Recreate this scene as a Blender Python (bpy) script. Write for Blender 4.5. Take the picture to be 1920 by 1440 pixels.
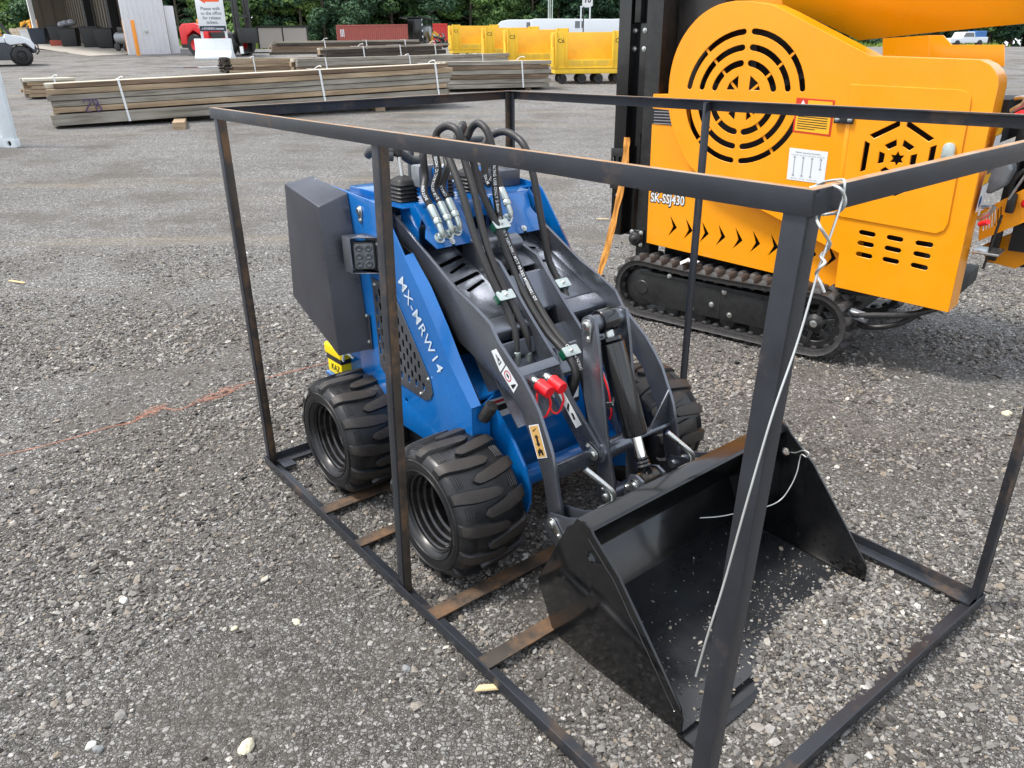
import bpy, bmesh, math, random
import numpy as np
from mathutils import Vector, Matrix, noise as mnoise
random.seed(7)
PI = math.pi
R = math.radians

for o in list(bpy.data.objects):
    bpy.data.objects.remove(o)
scene = bpy.context.scene
C = scene.collection

# ------------------------------------------------------------------ camera
cam_data = bpy.data.cameras.new('camera')
cam_data.sensor_width = 36.0
cam_data.lens = 26.627
cam_data.clip_start = 0.05
cam_data.clip_end = 2000
cam = bpy.data.objects.new('camera', cam_data)
C.objects.link(cam)
cam.matrix_world = Matrix.Translation((0, 0, 1.498)) @ Matrix.Rotation(R(90 - 23.449), 4, 'X') @ Matrix.Rotation(R(-0.579), 4, 'Z')
scene.camera = cam

# ------------------------------------------------------------------ sky, sun, exposure
SUN_EL, SUN_AZ = R(60), R(-95)          # azimuth measured from +Y towards +X
world = bpy.data.worlds.new('World')
scene.world = world
world.use_nodes = True
wn, wl = world.node_tree.nodes, world.node_tree.links
wn.clear()
wo = wn.new('ShaderNodeOutputWorld')
wb = wn.new('ShaderNodeBackground')
wb.inputs['Strength'].default_value = 0.15
sky = wn.new('ShaderNodeTexSky')
sky.sky_type = 'NISHITA'
sky.sun_disc = False
sky.sun_elevation = SUN_EL
sky.sun_rotation = SUN_AZ
sky.dust_density = 3.0
sky.ozone_density = 1.0
# broken white cloud cover over the whole sky
wtc = wn.new('ShaderNodeTexCoord')
wmap = wn.new('ShaderNodeMapping')
wmap.inputs['Scale'].default_value = (1.0, 1.0, 2.2)
wns = wn.new('ShaderNodeTexNoise')
wns.inputs['Scale'].default_value = 2.6
wns.inputs['Detail'].default_value = 6.0
wr = wn.new('ShaderNodeValToRGB')
wr.color_ramp.elements[0].position = 0.36
wr.color_ramp.elements[0].color = (0.45, 0.45, 0.45, 1)
wr.color_ramp.elements[1].position = 0.60
wr.color_ramp.elements[1].color = (1, 1, 1, 1)
wc = wn.new('ShaderNodeMix')
wc.data_type = 'RGBA'
wc.inputs['B'].default_value = (3.7, 3.82, 4.0, 1)
wl.new(wtc.outputs['Generated'], wmap.inputs['Vector'])
wl.new(wmap.outputs['Vector'], wns.inputs['Vector'])
wl.new(wns.outputs['Fac'], wr.inputs['Fac'])
wl.new(wr.outputs['Color'], wc.inputs['Factor'])
wl.new(sky.outputs['Color'], wc.inputs['A'])
wl.new(wc.outputs['Result'], wb.inputs['Color'])
wl.new(wb.outputs['Background'], wo.inputs['Surface'])

sun_d = bpy.data.lights.new('sun', 'SUN')
sun_d.energy = 1.5
sun_d.angle = R(10)
sun_d.color = (1.0, 0.96, 0.9)
sun = bpy.data.objects.new('sun', sun_d)
C.objects.link(sun)
sdir = Vector((math.sin(SUN_AZ) * math.cos(SUN_EL), math.cos(SUN_AZ) * math.cos(SUN_EL), math.sin(SUN_EL)))
sun.rotation_euler = sdir.to_track_quat('Z', 'Y').to_euler()
sun.location = (0, 0, 30)

scene.view_settings.view_transform = 'Standard'
scene.view_settings.look = 'None'
scene.view_settings.exposure = 1.36
scene.view_settings.gamma = 1.0
scene.view_settings.use_curve_mapping = False

# ------------------------------------------------------------------ materials
def srgb(r, g, b):
    f = lambda c: (c / 12.92 if c <= .04045 else ((c + .055) / 1.055) ** 2.4)
    return (f(r / 255), f(g / 255), f(b / 255))

MATS = {}
def pmat(name, col, rough=0.5, metal=0.0, var=0.12, scale=6.0, bump=0.0, bscale=120.0, coat=0.0,
         rust=None, rust_at=0.55, rust_scale=9.0, dust=0.0, spec=0.5, rvar=0.12, dust_col=(.30, .27, .23), stretch=None):
    """procedural paint / metal / rubber: mottled colour, uneven gloss, optional rust patches, dust film and fine relief"""
    m = bpy.data.materials.new(name)
    m.use_nodes = True
    n, l = m.node_tree.nodes, m.node_tree.links
    b = n['Principled BSDF']
    tc = n.new('ShaderNodeTexCoord')
    vec = tc.outputs['Object']
    if stretch:
        mp = n.new('ShaderNodeMapping')
        mp.inputs['Scale'].default_value = stretch
        l.new(vec, mp.inputs['Vector'])
        vec = mp.outputs['Vector']
    ns = n.new('ShaderNodeTexNoise')
    ns.inputs['Scale'].default_value = scale
    ns.inputs['Detail'].default_value = 7
    ns.inputs['Roughness'].default_value = 0.62
    l.new(vec, ns.inputs['Vector'])
    rp = n.new('ShaderNodeValToRGB')
    e = rp.color_ramp.elements
    e[0].position, e[1].position = 0.32, 0.68
    e[0].color = (*[c * (1 - var) for c in col], 1)
    e[1].color = (*[min(1, c * (1 + var)) for c in col], 1)
    l.new(ns.outputs['Fac'], rp.inputs['Fac'])
    out = rp.outputs['Color']
    rmix = n.new('ShaderNodeMapRange')
    rmix.inputs['From Min'].default_value, rmix.inputs['From Max'].default_value = 0.3, 0.7
    rmix.inputs['To Min'].default_value = max(0.02, rough - rvar)
    rmix.inputs['To Max'].default_value = min(1, rough + rvar)
    l.new(ns.outputs['Fac'], rmix.inputs['Value'])
    rout = rmix.outputs['Result']
    if dust > 0:
        n3 = n.new('ShaderNodeTexNoise')
        n3.inputs['Scale'].default_value = scale * 4.3
        n3.inputs['Detail'].default_value = 9
        n3.inputs['Roughness'].default_value = 0.7
        l.new(vec, n3.inputs['Vector'])
        r3 = n.new('ShaderNodeMapRange')
        r3.inputs['From Min'].default_value, r3.inputs['From Max'].default_value = 0.40, 0.72
        r3.inputs['To Max'].default_value = dust
        l.new(n3.outputs['Fac'], r3.inputs['Value'])
        mx = n.new('ShaderNodeMix')
        mx.data_type = 'RGBA'
        mx.inputs['B'].default_value = (*dust_col, 1)
        l.new(r3.outputs['Result'], mx.inputs['Factor'])
        l.new(out, mx.inputs['A'])
        out = mx.outputs['Result']
    if rust is not None:
        n2 = n.new('ShaderNodeTexNoise')
        n2.inputs['Scale'].default_value = rust_scale
        n2.inputs['Detail'].default_value = 10
        n2.inputs['Roughness'].default_value = 0.72
        l.new(vec, n2.inputs['Vector'])
        r2 = n.new('ShaderNodeValToRGB')
        r2.color_ramp.elements[0].position = rust_at - 0.07
        r2.color_ramp.elements[1].position = rust_at + 0.10
        l.new(n2.outputs['Fac'], r2.inputs['Fac'])
        mx = n.new('ShaderNodeMix')
        mx.data_type = 'RGBA'
        mx.inputs['B'].default_value = (*rust, 1)
        l.new(r2.outputs['Color'], mx.inputs['Factor'])
        l.new(out, mx.inputs['A'])
        out = mx.outputs['Result']
        ma = n.new('ShaderNodeMix')
        ma.inputs['B'].default_value = 0.85
        l.new(r2.outputs['Color'], ma.inputs['Factor'])
        l.new(rout, ma.inputs['A'])
        rout = ma.outputs['Result']
        if metal > 0:
            mm = n.new('ShaderNodeMix')
            mm.inputs['A'].default_value = metal
            mm.inputs['B'].default_value = 0.0
            l.new(r2.outputs['Color'], mm.inputs['Factor'])
            l.new(mm.outputs['Result'], b.inputs['Metallic'])
    l.new(out, b.inputs['Base Color'])
    l.new(rout, b.inputs['Roughness'])
    if not (rust is not None and metal > 0):
        b.inputs['Metallic'].default_value = metal
    b.inputs['Specular IOR Level'].default_value = spec
    b.inputs['Coat Weight'].default_value = coat
    b.inputs['Coat Roughness'].default_value = 0.08
    if bump > 0:
        nb = n.new('ShaderNodeTexNoise')
        nb.inputs['Scale'].default_value = bscale
        nb.inputs['Detail'].default_value = 5
        l.new(vec, nb.inputs['Vector'])
        bp = n.new('ShaderNodeBump')
        bp.inputs['Strength'].default_value = bump
        bp.inputs['Distance'].default_value = 0.002
        l.new(nb.outputs['Fac'], bp.inputs['Height'])
        l.new(bp.outputs['Normal'], b.inputs['Normal'])
    MATS[name] = m
    return m

RUST = srgb(120, 78, 44)
M_blue = pmat('blue_paint', srgb(0, 96, 168), .22, var=.08, coat=.6, bump=.03, bscale=300, dust=.03)
M_gun = pmat('gunmetal_paint', srgb(114, 118, 126), .30, var=.06, metal=.80, bump=.05, bscale=420, coat=.15, dust=.03)
M_box = pmat('grey_box_paint', srgb(84, 86, 94), .36, metal=.65, var=.08, scale=5, bump=.05, bscale=420, dust=.06, dust_col=(.16, .15, .14))
M_black = pmat('black_paint', srgb(15, 16, 18), .15, var=.15, bump=.03, bscale=160, coat=.25, dust=.015)
M_blackmat = pmat('black_satin', srgb(18, 19, 22), .45, var=.12, dust=.05)
M_cyl = pmat('black_cylinder_gloss', srgb(18, 19, 22), .12, var=.1, coat=.5)
M_chrome = pmat('chrome', (.80, .80, .79), .12, metal=1.0, var=.05)
M_zinc = pmat('zinc_plate', (.62, .64, .62), .34, metal=1.0, var=.12, scale=30)
M_zincp = pmat('galvanised_plate', srgb(204, 214, 208), .36, metal=.85, var=.08, scale=40)
M_hose = pmat('hose_rubber', srgb(36, 36, 37), .50, var=.10, scale=30, bump=.15, bscale=500, dust=.06)
M_tyre = pmat('tyre_rubber', srgb(26, 27, 29), .36, var=.14, scale=9, bump=.10, bscale=300, dust=.07, dust_col=srgb(88, 84, 78))
M_lug = pmat('tyre_lug_dusty', srgb(46, 42, 39), .55, var=.14, scale=14, bump=.2, bscale=260, dust=.10, dust_col=srgb(96, 86, 76))
M_rim = pmat('rim_black', srgb(20, 20, 22), .22, var=.12, coat=.3, dust=.06)
M_dark = pmat('dark_interior', srgb(20, 20, 21), .7, var=.3)
M_rubber = pmat('black_rubber', srgb(26, 26, 28), .55, var=.12, scale=12, dust=.08)
M_white = pmat('white_sticker', srgb(222, 226, 228), .5, var=.03)
M_ink = pmat('black_ink', srgb(22, 22, 24), .6, var=.05)
M_inkred = pmat('red_ink', srgb(190, 40, 50), .6, var=.05)
M_silver = pmat('silver_lettering', srgb(200, 214, 228), .35, var=.04)
M_tan = pmat('tan_sticker', srgb(206, 164, 96), .5, var=.04)
M_red = pmat('red_rubber_cap', srgb(226, 30, 40), .42, var=.06)
M_green = pmat('green_plastic', srgb(12, 82, 58), .45, var=.1)
M_yplastic = pmat('yellow_plastic', srgb(240, 212, 6), .4, var=.06)
M_foam = pmat('grey_foam_grip', srgb(70, 72, 74), .8, var=.08, bump=.2, bscale=400)
M_glass = pmat('lamp_lens', srgb(96, 102, 106), .10, var=.45, scale=40, coat=1.0)
M_cratesteel = pmat('crate_steel', srgb(58, 61, 67), .36, metal=.5, var=.14, scale=7, rust=srgb(94, 74, 56), rust_at=.61, rust_scale=5, bump=.08, bscale=240)
M_craterust = pmat('crate_steel_rusty', srgb(62, 56, 50), .55, metal=.25, var=.2, scale=8, rust=srgb(106, 80, 56), rust_at=.52, rust_scale=7, bump=.2, bscale=200)
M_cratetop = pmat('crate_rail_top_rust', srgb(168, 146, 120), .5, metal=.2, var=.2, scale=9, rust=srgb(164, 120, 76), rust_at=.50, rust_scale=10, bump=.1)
M_wire = pmat('galvanised_wire', srgb(206, 208, 206), .35, metal=.7, var=.1)
M_orange = pmat('orange_paint', srgb(246, 157, 0), .33, var=.05, scale=3, bump=.05, bscale=260, coat=.15, dust=.05, dust_col=(.52, .36, .16))
M_track = pmat('track_rubber', srgb(42, 42, 43), .62, var=.14, scale=14, bump=.2, bscale=200, dust=.3, dust_col=srgb(102, 96, 90))
M_frameblack = pmat('powder_black', srgb(26, 28, 29), .46, var=.12, bump=.12, bscale=500, dust=.06)
M_label = pmat('label_black', srgb(28, 28, 30), .4, var=.04)
M_labred = pmat('label_red', srgb(206, 52, 26), .5, var=.05)
M_laby = pmat('label_amber', srgb(240, 178, 30), .5, var=.05)
M_grey = pmat('grey_ink', srgb(150, 152, 160), .6, var=.05)
M_strap = pmat('orange_strap', srgb(206, 142, 62), .7, var=.3, scale=3, stretch=(60, 60, 2), bump=.3, bscale=300)
M_twine = pmat('orange_twine', srgb(214, 152, 126), .8, var=.2, scale=60)
M_cast = pmat('engine_casting', srgb(150, 154, 158), .45, metal=.4, var=.2, scale=20, bump=.3, bscale=120)

# ------------------------------------------------------------------ mesh helpers
def tag(o, label=None, cat=None, group=None, kind=None):
    if label: o['label'] = label
    if cat: o['category'] = cat
    if group: o['group'] = group
    if kind: o['kind'] = kind
    return o

def empty(name, loc=(0, 0, 0), rz=0.0, label=None, cat=None, group=None):
    o = bpy.data.objects.new(name, None)
    o.empty_display_size = 0.2
    C.objects.link(o)
    o.location = loc
    o.rotation_euler = (0, 0, rz)
    return tag(o, label, cat, group)

def link(name, me, mat=None, parent=None):
    o = bpy.data.objects.new(name, me)
    C.objects.link(o)
    if mat is not None and len(me.materials) == 0:
        for mm in (mat if isinstance(mat, (list, tuple)) else [mat]):
            me.materials.append(mm)
    if parent is not None:
        o.parent = parent
    return o

def finish(bm, name, bevel=0.0, segs=2, smooth=True, ang=36):
    bmesh.ops.remove_doubles(bm, verts=bm.verts, dist=1e-6)
    bmesh.ops.recalc_face_normals(bm, faces=bm.faces)
    if bevel > 0:
        es = [e for e in bm.edges if len(e.link_faces) == 2 and e.calc_face_angle(0) > R(28)]
        if es:
            bmesh.ops.bevel(bm, geom=es, offset=bevel, segments=segs, profile=.6, affect='EDGES', clamp_overlap=True)
    me = bpy.data.meshes.new(name)
    bm.to_mesh(me)
    bm.free()
    if smooth:
        me.shade_smooth()
        me.set_sharp_from_angle(angle=R(ang))
    return me

class MB:
    """collects shapes for ONE mesh"""
    def __init__(s):
        s.bm = bmesh.new()
        s.mi = 0
    def _f(s, vs):
        try:
            f = s.bm.faces.new(vs)
            f.material_index = s.mi
        except ValueError:
            pass
    def box(s, a, b):
        x0, y0, z0 = [min(p, q) for p, q in zip(a, b)]
        x1, y1, z1 = [max(p, q) for p, q in zip(a, b)]
        v = [s.bm.verts.new(p) for p in ((x0, y0, z0), (x1, y0, z0), (x1, y1, z0), (x0, y1, z0), (x0, y0, z1), (x1, y0, z1), (x1, y1, z1), (x0, y1, z1))]
        for f in ((0, 3, 2, 1), (4, 5, 6, 7), (0, 1, 5, 4), (1, 2, 6, 5), (2, 3, 7, 6), (3, 0, 4, 7)):
            s._f([v[i] for i in f])
        return s
    def hexa(s, p8):
        v = [s.bm.verts.new(p) for p in p8]
        for f in ((0, 3, 2, 1), (4, 5, 6, 7), (0, 1, 5, 4), (1, 2, 6, 5), (2, 3, 7, 6), (3, 0, 4, 7)):
            s._f([v[i] for i in f])
        return s
    def bar(s, a, b, w, h, up=(0, 0, 1)):
        a, b = Vector(a), Vector(b)
        d = (b - a).normalized()
        u = Vector(up)
        sd = d.cross(u)
        if sd.length < 1e-4:
            sd = d.cross(Vector((1, 0, 0)))
        sd.normalize()
        u = sd.cross(d).normalized()
        p = []
        for c in (a, b):
            for i, j in ((-1, -1), (1, -1), (1, 1), (-1, 1)):
                p.append(c + sd * (w / 2 * i) + u * (h / 2 * j))
        return s.hexa(p)
    def tube(s, pts, r, n=10, cap=True):
        pts = [Vector(p) for p in pts]
        rr = r if isinstance(r, (list, tuple)) else [r] * len(pts)
        rings = []
        t0 = (pts[1] - pts[0]).normalized()
        nrm = t0.orthogonal().normalized()
        for i, p in enumerate(pts):
            t = ((pts[min(i + 1, len(pts) - 1)] - pts[max(i - 1, 0)])).normalized()
            nrm = (nrm - t * nrm.dot(t))
            nrm = nrm.normalized() if nrm.length > 1e-6 else t.orthogonal().normalized()
            bn = t.cross(nrm)
            rings.append([s.bm.verts.new(p + (nrm * math.cos(2 * PI * k / n) + bn * math.sin(2 * PI * k / n)) * rr[i]) for k in range(n)])
        for A, B in zip(rings, rings[1:]):
            for k in range(n):
                s._f((A[k], A[(k + 1) % n], B[(k + 1) % n], B[k]))
        if cap:
            s._f(rings[0][::-1])
            s._f(rings[-1])
        return s
    def cyl(s, a, b, r, n=20, r2=None):
        return s.tube([a, b], [r, r if r2 is None else r2], n)
    def lathe(s, prof, center, axis='Y', n=40, closed=False):
        """prof: list of (radius, along)"""
        ax = {'X': (Vector((1, 0, 0)), Vector((0, 1, 0)), Vector((0, 0, 1))), 'Y': (Vector((0, 1, 0)), Vector((1, 0, 0)), Vector((0, 0, 1))), 'Z': (Vector((0, 0, 1)), Vector((1, 0, 0)), Vector((0, 1, 0)))}[axis] if isinstance(axis, str) else axis
        c = Vector(center)
        rings = []
        for r, t in prof:
            if r < 1e-5:
                rings.append([s.bm.verts.new(c + ax[0] * t)])
            else:
                rings.append([s.bm.verts.new(c + ax[0] * t + (ax[1] * math.cos(2 * PI * k / n) + ax[2] * math.sin(2 * PI * k / n)) * r) for k in range(n)])
        pr = list(zip(rings, rings[1:]))
        if closed:
            pr.append((rings[-1], rings[0]))
        for A, B in pr:
            for k in range(n):
                k2 = (k + 1) % n
                if len(A) == 1 and len(B) == 1:
                    continue
                if len(A) == 1:
                    s._f((A[0], B[k2], B[k]))
                elif len(B) == 1:
                    s._f((A[k], A[k2], B[0]))
                else:
                    s._f((A[k], A[k2], B[k2], B[k]))
        return s
    def plate(s, outline, t, fr, holes=()):
        """outline/holes in 2D; fr maps (a, b, depth) to 3D; depth from 0 to t"""
        if not holes:
            A = [s.bm.verts.new(fr(a, b, 0)) for a, b in outline]
            B = [s.bm.verts.new(fr(a, b, t)) for a, b in outline]
            n = len(A)
            s._f(A)
            s._f(B[::-1])
            for i in range(n):
                s._f((A[i], B[i], B[(i + 1) % n], A[(i + 1) % n]))
            return s
        tb = bmesh.new()
        loops = []
        for lp in [outline] + list(holes):
            vs = [tb.verts.new((a, b, 0)) for a, b in lp]
            for i in range(len(vs)):
                tb.edges.new((vs[i], vs[(i + 1) % len(vs)]))
            loops.append(vs)
        tb.verts.index_update()
        bmesh.ops.triangle_fill(tb, use_beauty=True, use_dissolve=False, edges=tb.edges[:])
        tb.verts.index_update()
        co = [v.co.copy() for v in tb.verts]
        tris = [[v.index for v in f.verts] for f in tb.faces]
        lps = [[v.index for v in lp] for lp in loops]
        tb.free()
        A = [s.bm.verts.new(fr(p.x, p.y, 0)) for p in co]
        B = [s.bm.verts.new(fr(p.x, p.y, t)) for p in co]
        for f in tris:
            s._f([A[i] for i in f])
            s._f([B[i] for i in f][::-1])
        for lp in lps:
            n = len(lp)
            for i in range(n):
                s._f((A[lp[i]], B[lp[i]], B[lp[(i + 1) % n]], A[lp[(i + 1) % n]]))
        return s
    def sphere(s, c, r, n=12, sc=(1, 1, 1)):
        m = Matrix.Translation(c) @ Matrix.Diagonal((r * sc[0], r * sc[1], r * sc[2], 1))
        bmesh.ops.create_uvsphere(s.bm, u_segments=n, v_segments=max(4, n // 2), radius=1, matrix=m)
        return s
    def build(s, name, mat, parent=None, bevel=0.0, segs=2, smooth=True, ang=36):
        return link(name, finish(s.bm, name, bevel, segs, smooth, ang), mat, parent)

FY = lambda y0: (lambda a, b, t: (a, y0 + t, b))       # plate in the XZ plane, depth along +Y
FX = lambda x0: (lambda a, b, t: (x0 + t, a, b))       # plate in the YZ plane
FZ = lambda z0: (lambda a, b, t: (a, b, z0 + t))

def spline(pts, n=8):
    """Catmull-Rom through the points"""
    P = [Vector(p) for p in pts]
    P = [P[0] * 2 - P[1]] + P + [P[-1] * 2 - P[-2]]
    out = []
    for i in range(1, len(P) - 2):
        p0, p1, p2, p3 = P[i - 1:i + 3]
        for k in range(n):
            t = k / n
            out.append(.5 * ((2 * p1) + (p2 - p0) * t + (2 * p0 - 5 * p1 + 4 * p2 - p3) * t * t + (3 * p1 - p0 - 3 * p2 + p3) * t ** 3))
    out.append(P[-2])
    return out

def spline2(pts, n=6):
    return [(v.x, v.y) for v in spline([(a, b, 0) for a, b in pts], n)]

def circle2(cx, cy, r, n=16):
    return [(cx + r * math.cos(2 * PI * k / n), cy + r * math.sin(2 * PI * k / n)) for k in range(n)]

def slot2(ax, ay, bx, by, r, n=5):
    """rounded slot from a to b"""
    ang = math.atan2(by - ay, bx - ax)
    out = []
    for k in range(n + 1):
        t = ang + PI / 2 + PI * k / n
        out.append((ax + r * math.cos(t), ay + r * math.sin(t)))
    for k in range(n + 1):
        t = ang - PI / 2 + PI * k / n
        out.append((bx + r * math.cos(t), by + r * math.sin(t)))
    return out

def rrect2(x0, y0, x1, y1, r, n=4):
    out = []
    for cx, cy, a0 in ((x1 - r, y1 - r, 0), (x0 + r, y1 - r, 90), (x0 + r, y0 + r, 180), (x1 - r, y0 + r, 270)):
        for k in range(n + 1):
            t = R(a0 + 90 * k / n)
            out.append((cx + r * math.cos(t), cy + r * math.sin(t)))
    return out

_tcache = {}
def text_data(body, size=1.0, bold=0.0, spacing=1.0):
    """flat text as (verts2d, faces) with the lower left corner at 0,0"""
    key = (body, bold, spacing)
    if key not in _tcache:
        cu = bpy.data.curves.new('t', 'FONT')
        cu.body = body
        cu.size = 1.0
        cu.offset = bold
        cu.space_character = spacing
        cu.resolution_u = 3
        ob = bpy.data.objects.new('t', cu)
        C.objects.link(ob)
        bpy.context.view_layer.update()
        me = bpy.data.meshes.new_from_object(ob.evaluated_get(bpy.context.evaluated_depsgraph_get()))
        v = [(p.co.x, p.co.y) for p in me.vertices]
        f = [tuple(p.vertices) for p in me.polygons]
        bpy.data.objects.remove(ob)
        bpy.data.curves.remove(cu)
        bpy.data.meshes.remove(me)
        x0 = min(p[0] for p in v); y0 = min(p[1] for p in v)
        _tcache[key] = ([(a - x0, b - y0) for a, b in v], f)
    v, f = _tcache[key]
    return [(a * size, b * size) for a, b in v], f

def text_plate(name, body, mat, parent, fr, height=None, width=None, bold=0.0, spacing=1.0, depth=0.0012, center=True):
    """raised lettering; fr maps (a, b, depth) to 3D"""
    v, f = text_data(body, 1.0, bold, spacing)
    w = max(p[0] for p in v); h = max(p[1] for p in v)
    sx = (width / w) if width else (height / h)
    sy = (height / h) if height else sx
    ox, oy = (w * sx / 2, h * sy / 2) if center else (0, 0)
    V = [fr(a * sx - ox, b * sy - oy, depth) for a, b in v]
    me = bpy.data.meshes.new(name)
    me.from_pydata([tuple(p) for p in V], [], f)
    me.update()
    return link(name, me, mat, parent)

def quadframe(p00, p10, p01):
    """frame of a flat label: origin at its centre, a along p00->p10, b along p00->p01, depth along the outward normal"""
    p00, p10, p01 = Vector(p00), Vector(p10), Vector(p01)
    ea = (p10 - p00); eb = (p01 - p00)
    c = p00 + ea / 2 + eb / 2
    ua = ea.normalized(); un = ea.cross(eb).normalized(); ub = un.cross(ua)
    return (lambda a, b, t: tuple(c + ua * a + ub * b + un * t)), ea.length, eb.length

def sub(fr, da, db, dt=0.0, rot=0.0):
    c, s_ = math.cos(rot), math.sin(rot)
    return lambda a, b, t: fr(da + a * c - b * s_, db + a * s_ + b * c, dt + t)

def copy_tree(o, parent=None):
    c = o.copy()
    C.objects.link(c)
    c.parent = parent
    for ch in o.children:
        copy_tree(ch, c)
    return c

def terrain(x, y):
    """the lot is level round the crate and rises gently towards the woods"""
    lat = -.0101 * x * min(1, max(0, (y - 5) / 5))
    if y < 5: return 0.0
    if y < 9: return .047 * (y - 5) ** 2 / 8 + lat
    if y < 45: return .047 * (2 + (y - 9)) + lat
    return .047 * 38 + (y - 45) * .0124 + lat

# ================================================================== the steel shipping crate
CRATE_LOC, CRATE_RZ = (-0.9901, 2.6561, 0.0), R(-50.904)
CL, CW, CH = 2.1749, 1.2835, 1.35
TOP = {'A': Vector((0, 0, CH)), 'B': Vector((CL, 0, CH - .011)), 'C': Vector((0, CW, CH + .011)), 'D': Vector((CL, CW, CH + .006))}
GZ = .010                               # the base frame rides on the loose stones
BOT = {'A': Vector((0, 0, GZ)), 'B': Vector((CL - .036, -.021, GZ)), 'C': Vector((0, CW, GZ)), 'D': Vector((CL, CW, GZ))}
LEG, TH = .034, .005

def sweepL(mb, a, b, inward, flange_up, leg=LEG, th=TH, flange=LEG):
    """angle iron from a to b: upright leg on the outside, flange inwards at its top (flange_up) or bottom"""
    a, b = Vector(a), Vector(b)
    inw = Vector(inward)
    d = (b - a).normalized()
    inw = (inw - d * inw.dot(d)).normalized()
    up = Vector((0, 0, 1))
    z0, z1 = (-leg, 0) if flange_up else (0, leg)
    flange = flange if flange_up else .042
    if flange_up:
        prof = [(0, z0), (0, 0), (flange, 0), (flange, -th), (th, -th), (th, z0)]
    else:
        prof = [(0, leg), (0, 0), (flange, 0), (flange, th), (th, th), (th, leg)]
    A = [mb.bm.verts.new(a + inw * p + up * q) for p, q in prof]
    B = [mb.bm.verts.new(b + inw * p + up * q) for p, q in prof]
    n = len(prof)
    mb._f(A); mb._f(B[::-1])
    for i in range(n):
        f = (A[i], B[i], B[(i + 1) % n], A[(i + 1) % n])
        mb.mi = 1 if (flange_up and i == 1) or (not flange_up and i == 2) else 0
        mb._f(f)
    mb.mi = 0
    return mb

crate = empty('steel_crate', CRATE_LOC, CRATE_RZ, 'open welded angle-iron shipping crate standing around the blue mini loader', 'crate')
rails = [('A', 'B', (0, 1, 0)), ('C', 'D', (0, -1, 0)), ('A', 'C', (1, 0, 0)), ('B', 'D', (-1, 0, 0))]
for i, (p, q, inw) in enumerate(rails):
    a, b = TOP[p].copy(), TOP[q].copy()
    if i >= 2:                      # the end rails butt against the long rails
        d = (b - a).normalized() * .0055
        a += d; b -= d
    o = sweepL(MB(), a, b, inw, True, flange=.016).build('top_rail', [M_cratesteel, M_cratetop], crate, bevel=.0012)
    a, b = BOT[p].copy(), BOT[q].copy()
    if i >= 2:
        d = (b - a).normalized() * .0055
        a += d; b -= d
    o = sweepL(MB(), a, b, inw, False).build('bottom_rail', [M_cratesteel, M_cratesteel], crate, bevel=.0012)

def post(a, b, sx, sy, w=.030, rusty=True):
    """L-shaped post; its corner at a/b, legs run sx along x and sy along y"""
    mb = MB()
    for (x0, x1, y0, y1), mi in (((0, w, 0, TH), 0), ((0, TH, TH, w), 1)):
        p = []
        for c in (a, b):
            for x, y in ((x0, y0), (x1, y0), (x1, y1), (x0, y1)):
                p.append(Vector((c[0] + sx * x, c[1] + sy * y, c[2])))
        mb.mi = mi
        mb.hexa(p)
    return mb.build('post', [M_cratesteel, M_craterust if rusty else M_cratesteel], crate, bevel=.001)

e = .0062
post(BOT['A'] + Vector((e + .036, e, .006)), TOP['A'] + Vector((e + .036, e, -.006)), -1, 1)
post(Vector((1.050, -.004, .006 + GZ)), Vector((1.080, e, CH - .012)), -1, 1)
post(BOT['B'] + Vector((-e, e, .006)), TOP['B'] + Vector((-e, e, -.006)), -1, 1, w=.035, rusty=False)
post(BOT['C'] + Vector((e, -e, .006)), TOP['C'] + Vector((e, -e, -.006)), 1, -1)
post(Vector((1.052, CW - e, .006 + GZ)), Vector((1.052, CW - e, CH + .002)), -1, -1, rusty=False)
post(BOT['D'] + Vector((-e, -e, .006)), TOP['D'] + Vector((-e, -e, -.006)), -1, -1, rusty=False)
for x, w in ((.478, .05), (.735, .045), (1.185, .052), (1.432, .05)):
    y0 = -.021 * x / CL + .006
    mb = MB().box((x - w / 2, y0, .0062 + GZ), (x + w / 2, CW - .006, .011 + GZ))
    mb.box((x - w / 2, y0, -.02), (x - w / 2 + .005, CW - .006, .006))
    mb.build('cross_bar', M_craterust, crate, bevel=.001)
for (x, y) in ((.03, .04), (CL - .09, CW - .055)):
    MB().box((x + .006, y, .0065 + GZ), (x + .07, y + .05, .0115 + GZ)).build('corner_tab', M_cratesteel, crate, bevel=.001)

# ================================================================== the blue mini loader
YC = .645                                   # centre line across the machine
loader = empty('mini_loader', CRATE_LOC, CRATE_RZ, 'blue wheeled mini loader with grey lift arms and black bucket inside the steel crate', 'loader')
mir = lambda y: 2 * YC - y
L_ = loader

def bolt(parent, p, axis, r=.007, h=.005, name='bolt', mat=M_zinc):
    a = Vector(p); ax = Vector(axis).normalized()
    mb = MB()
    mb.cyl(a, a + ax * h * .35, r * 1.45, 14)
    mb.cyl(a + ax * h * .35, a + ax * h * 1.3, r, 6)
    return mb.build(name, mat, parent, bevel=.0006)

# ---- wheels ---------------------------------------------------------------------------------
def tyre_profile():
    # (radius, across) from the outer bead round the tread to the inner bead; width 0.25, outer face at 0
    return [(.126, .028), (.134, .012), (.150, .003), (.168, .000), (.186, .006), (.199, .016), (.206, .030), (.2095, .060), (.211, .095), (.2115, .125),
            (.211, .155), (.2095, .190), (.206, .220), (.199, .234), (.186, .244), (.168, .250), (.150, .247), (.134, .238), (.126, .222)]

def rad_at(w):
    pr = tyre_profile()[6:13]
    w = min(max(w, pr[0][1]), pr[-1][1])
    for (r0, a0), (r1, a1) in zip(pr, pr[1:]):
        if a0 <= w <= a1:
            return r0 + (r1 - r0) * (w - a0) / (a1 - a0)
    return pr[-1][0]

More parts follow.
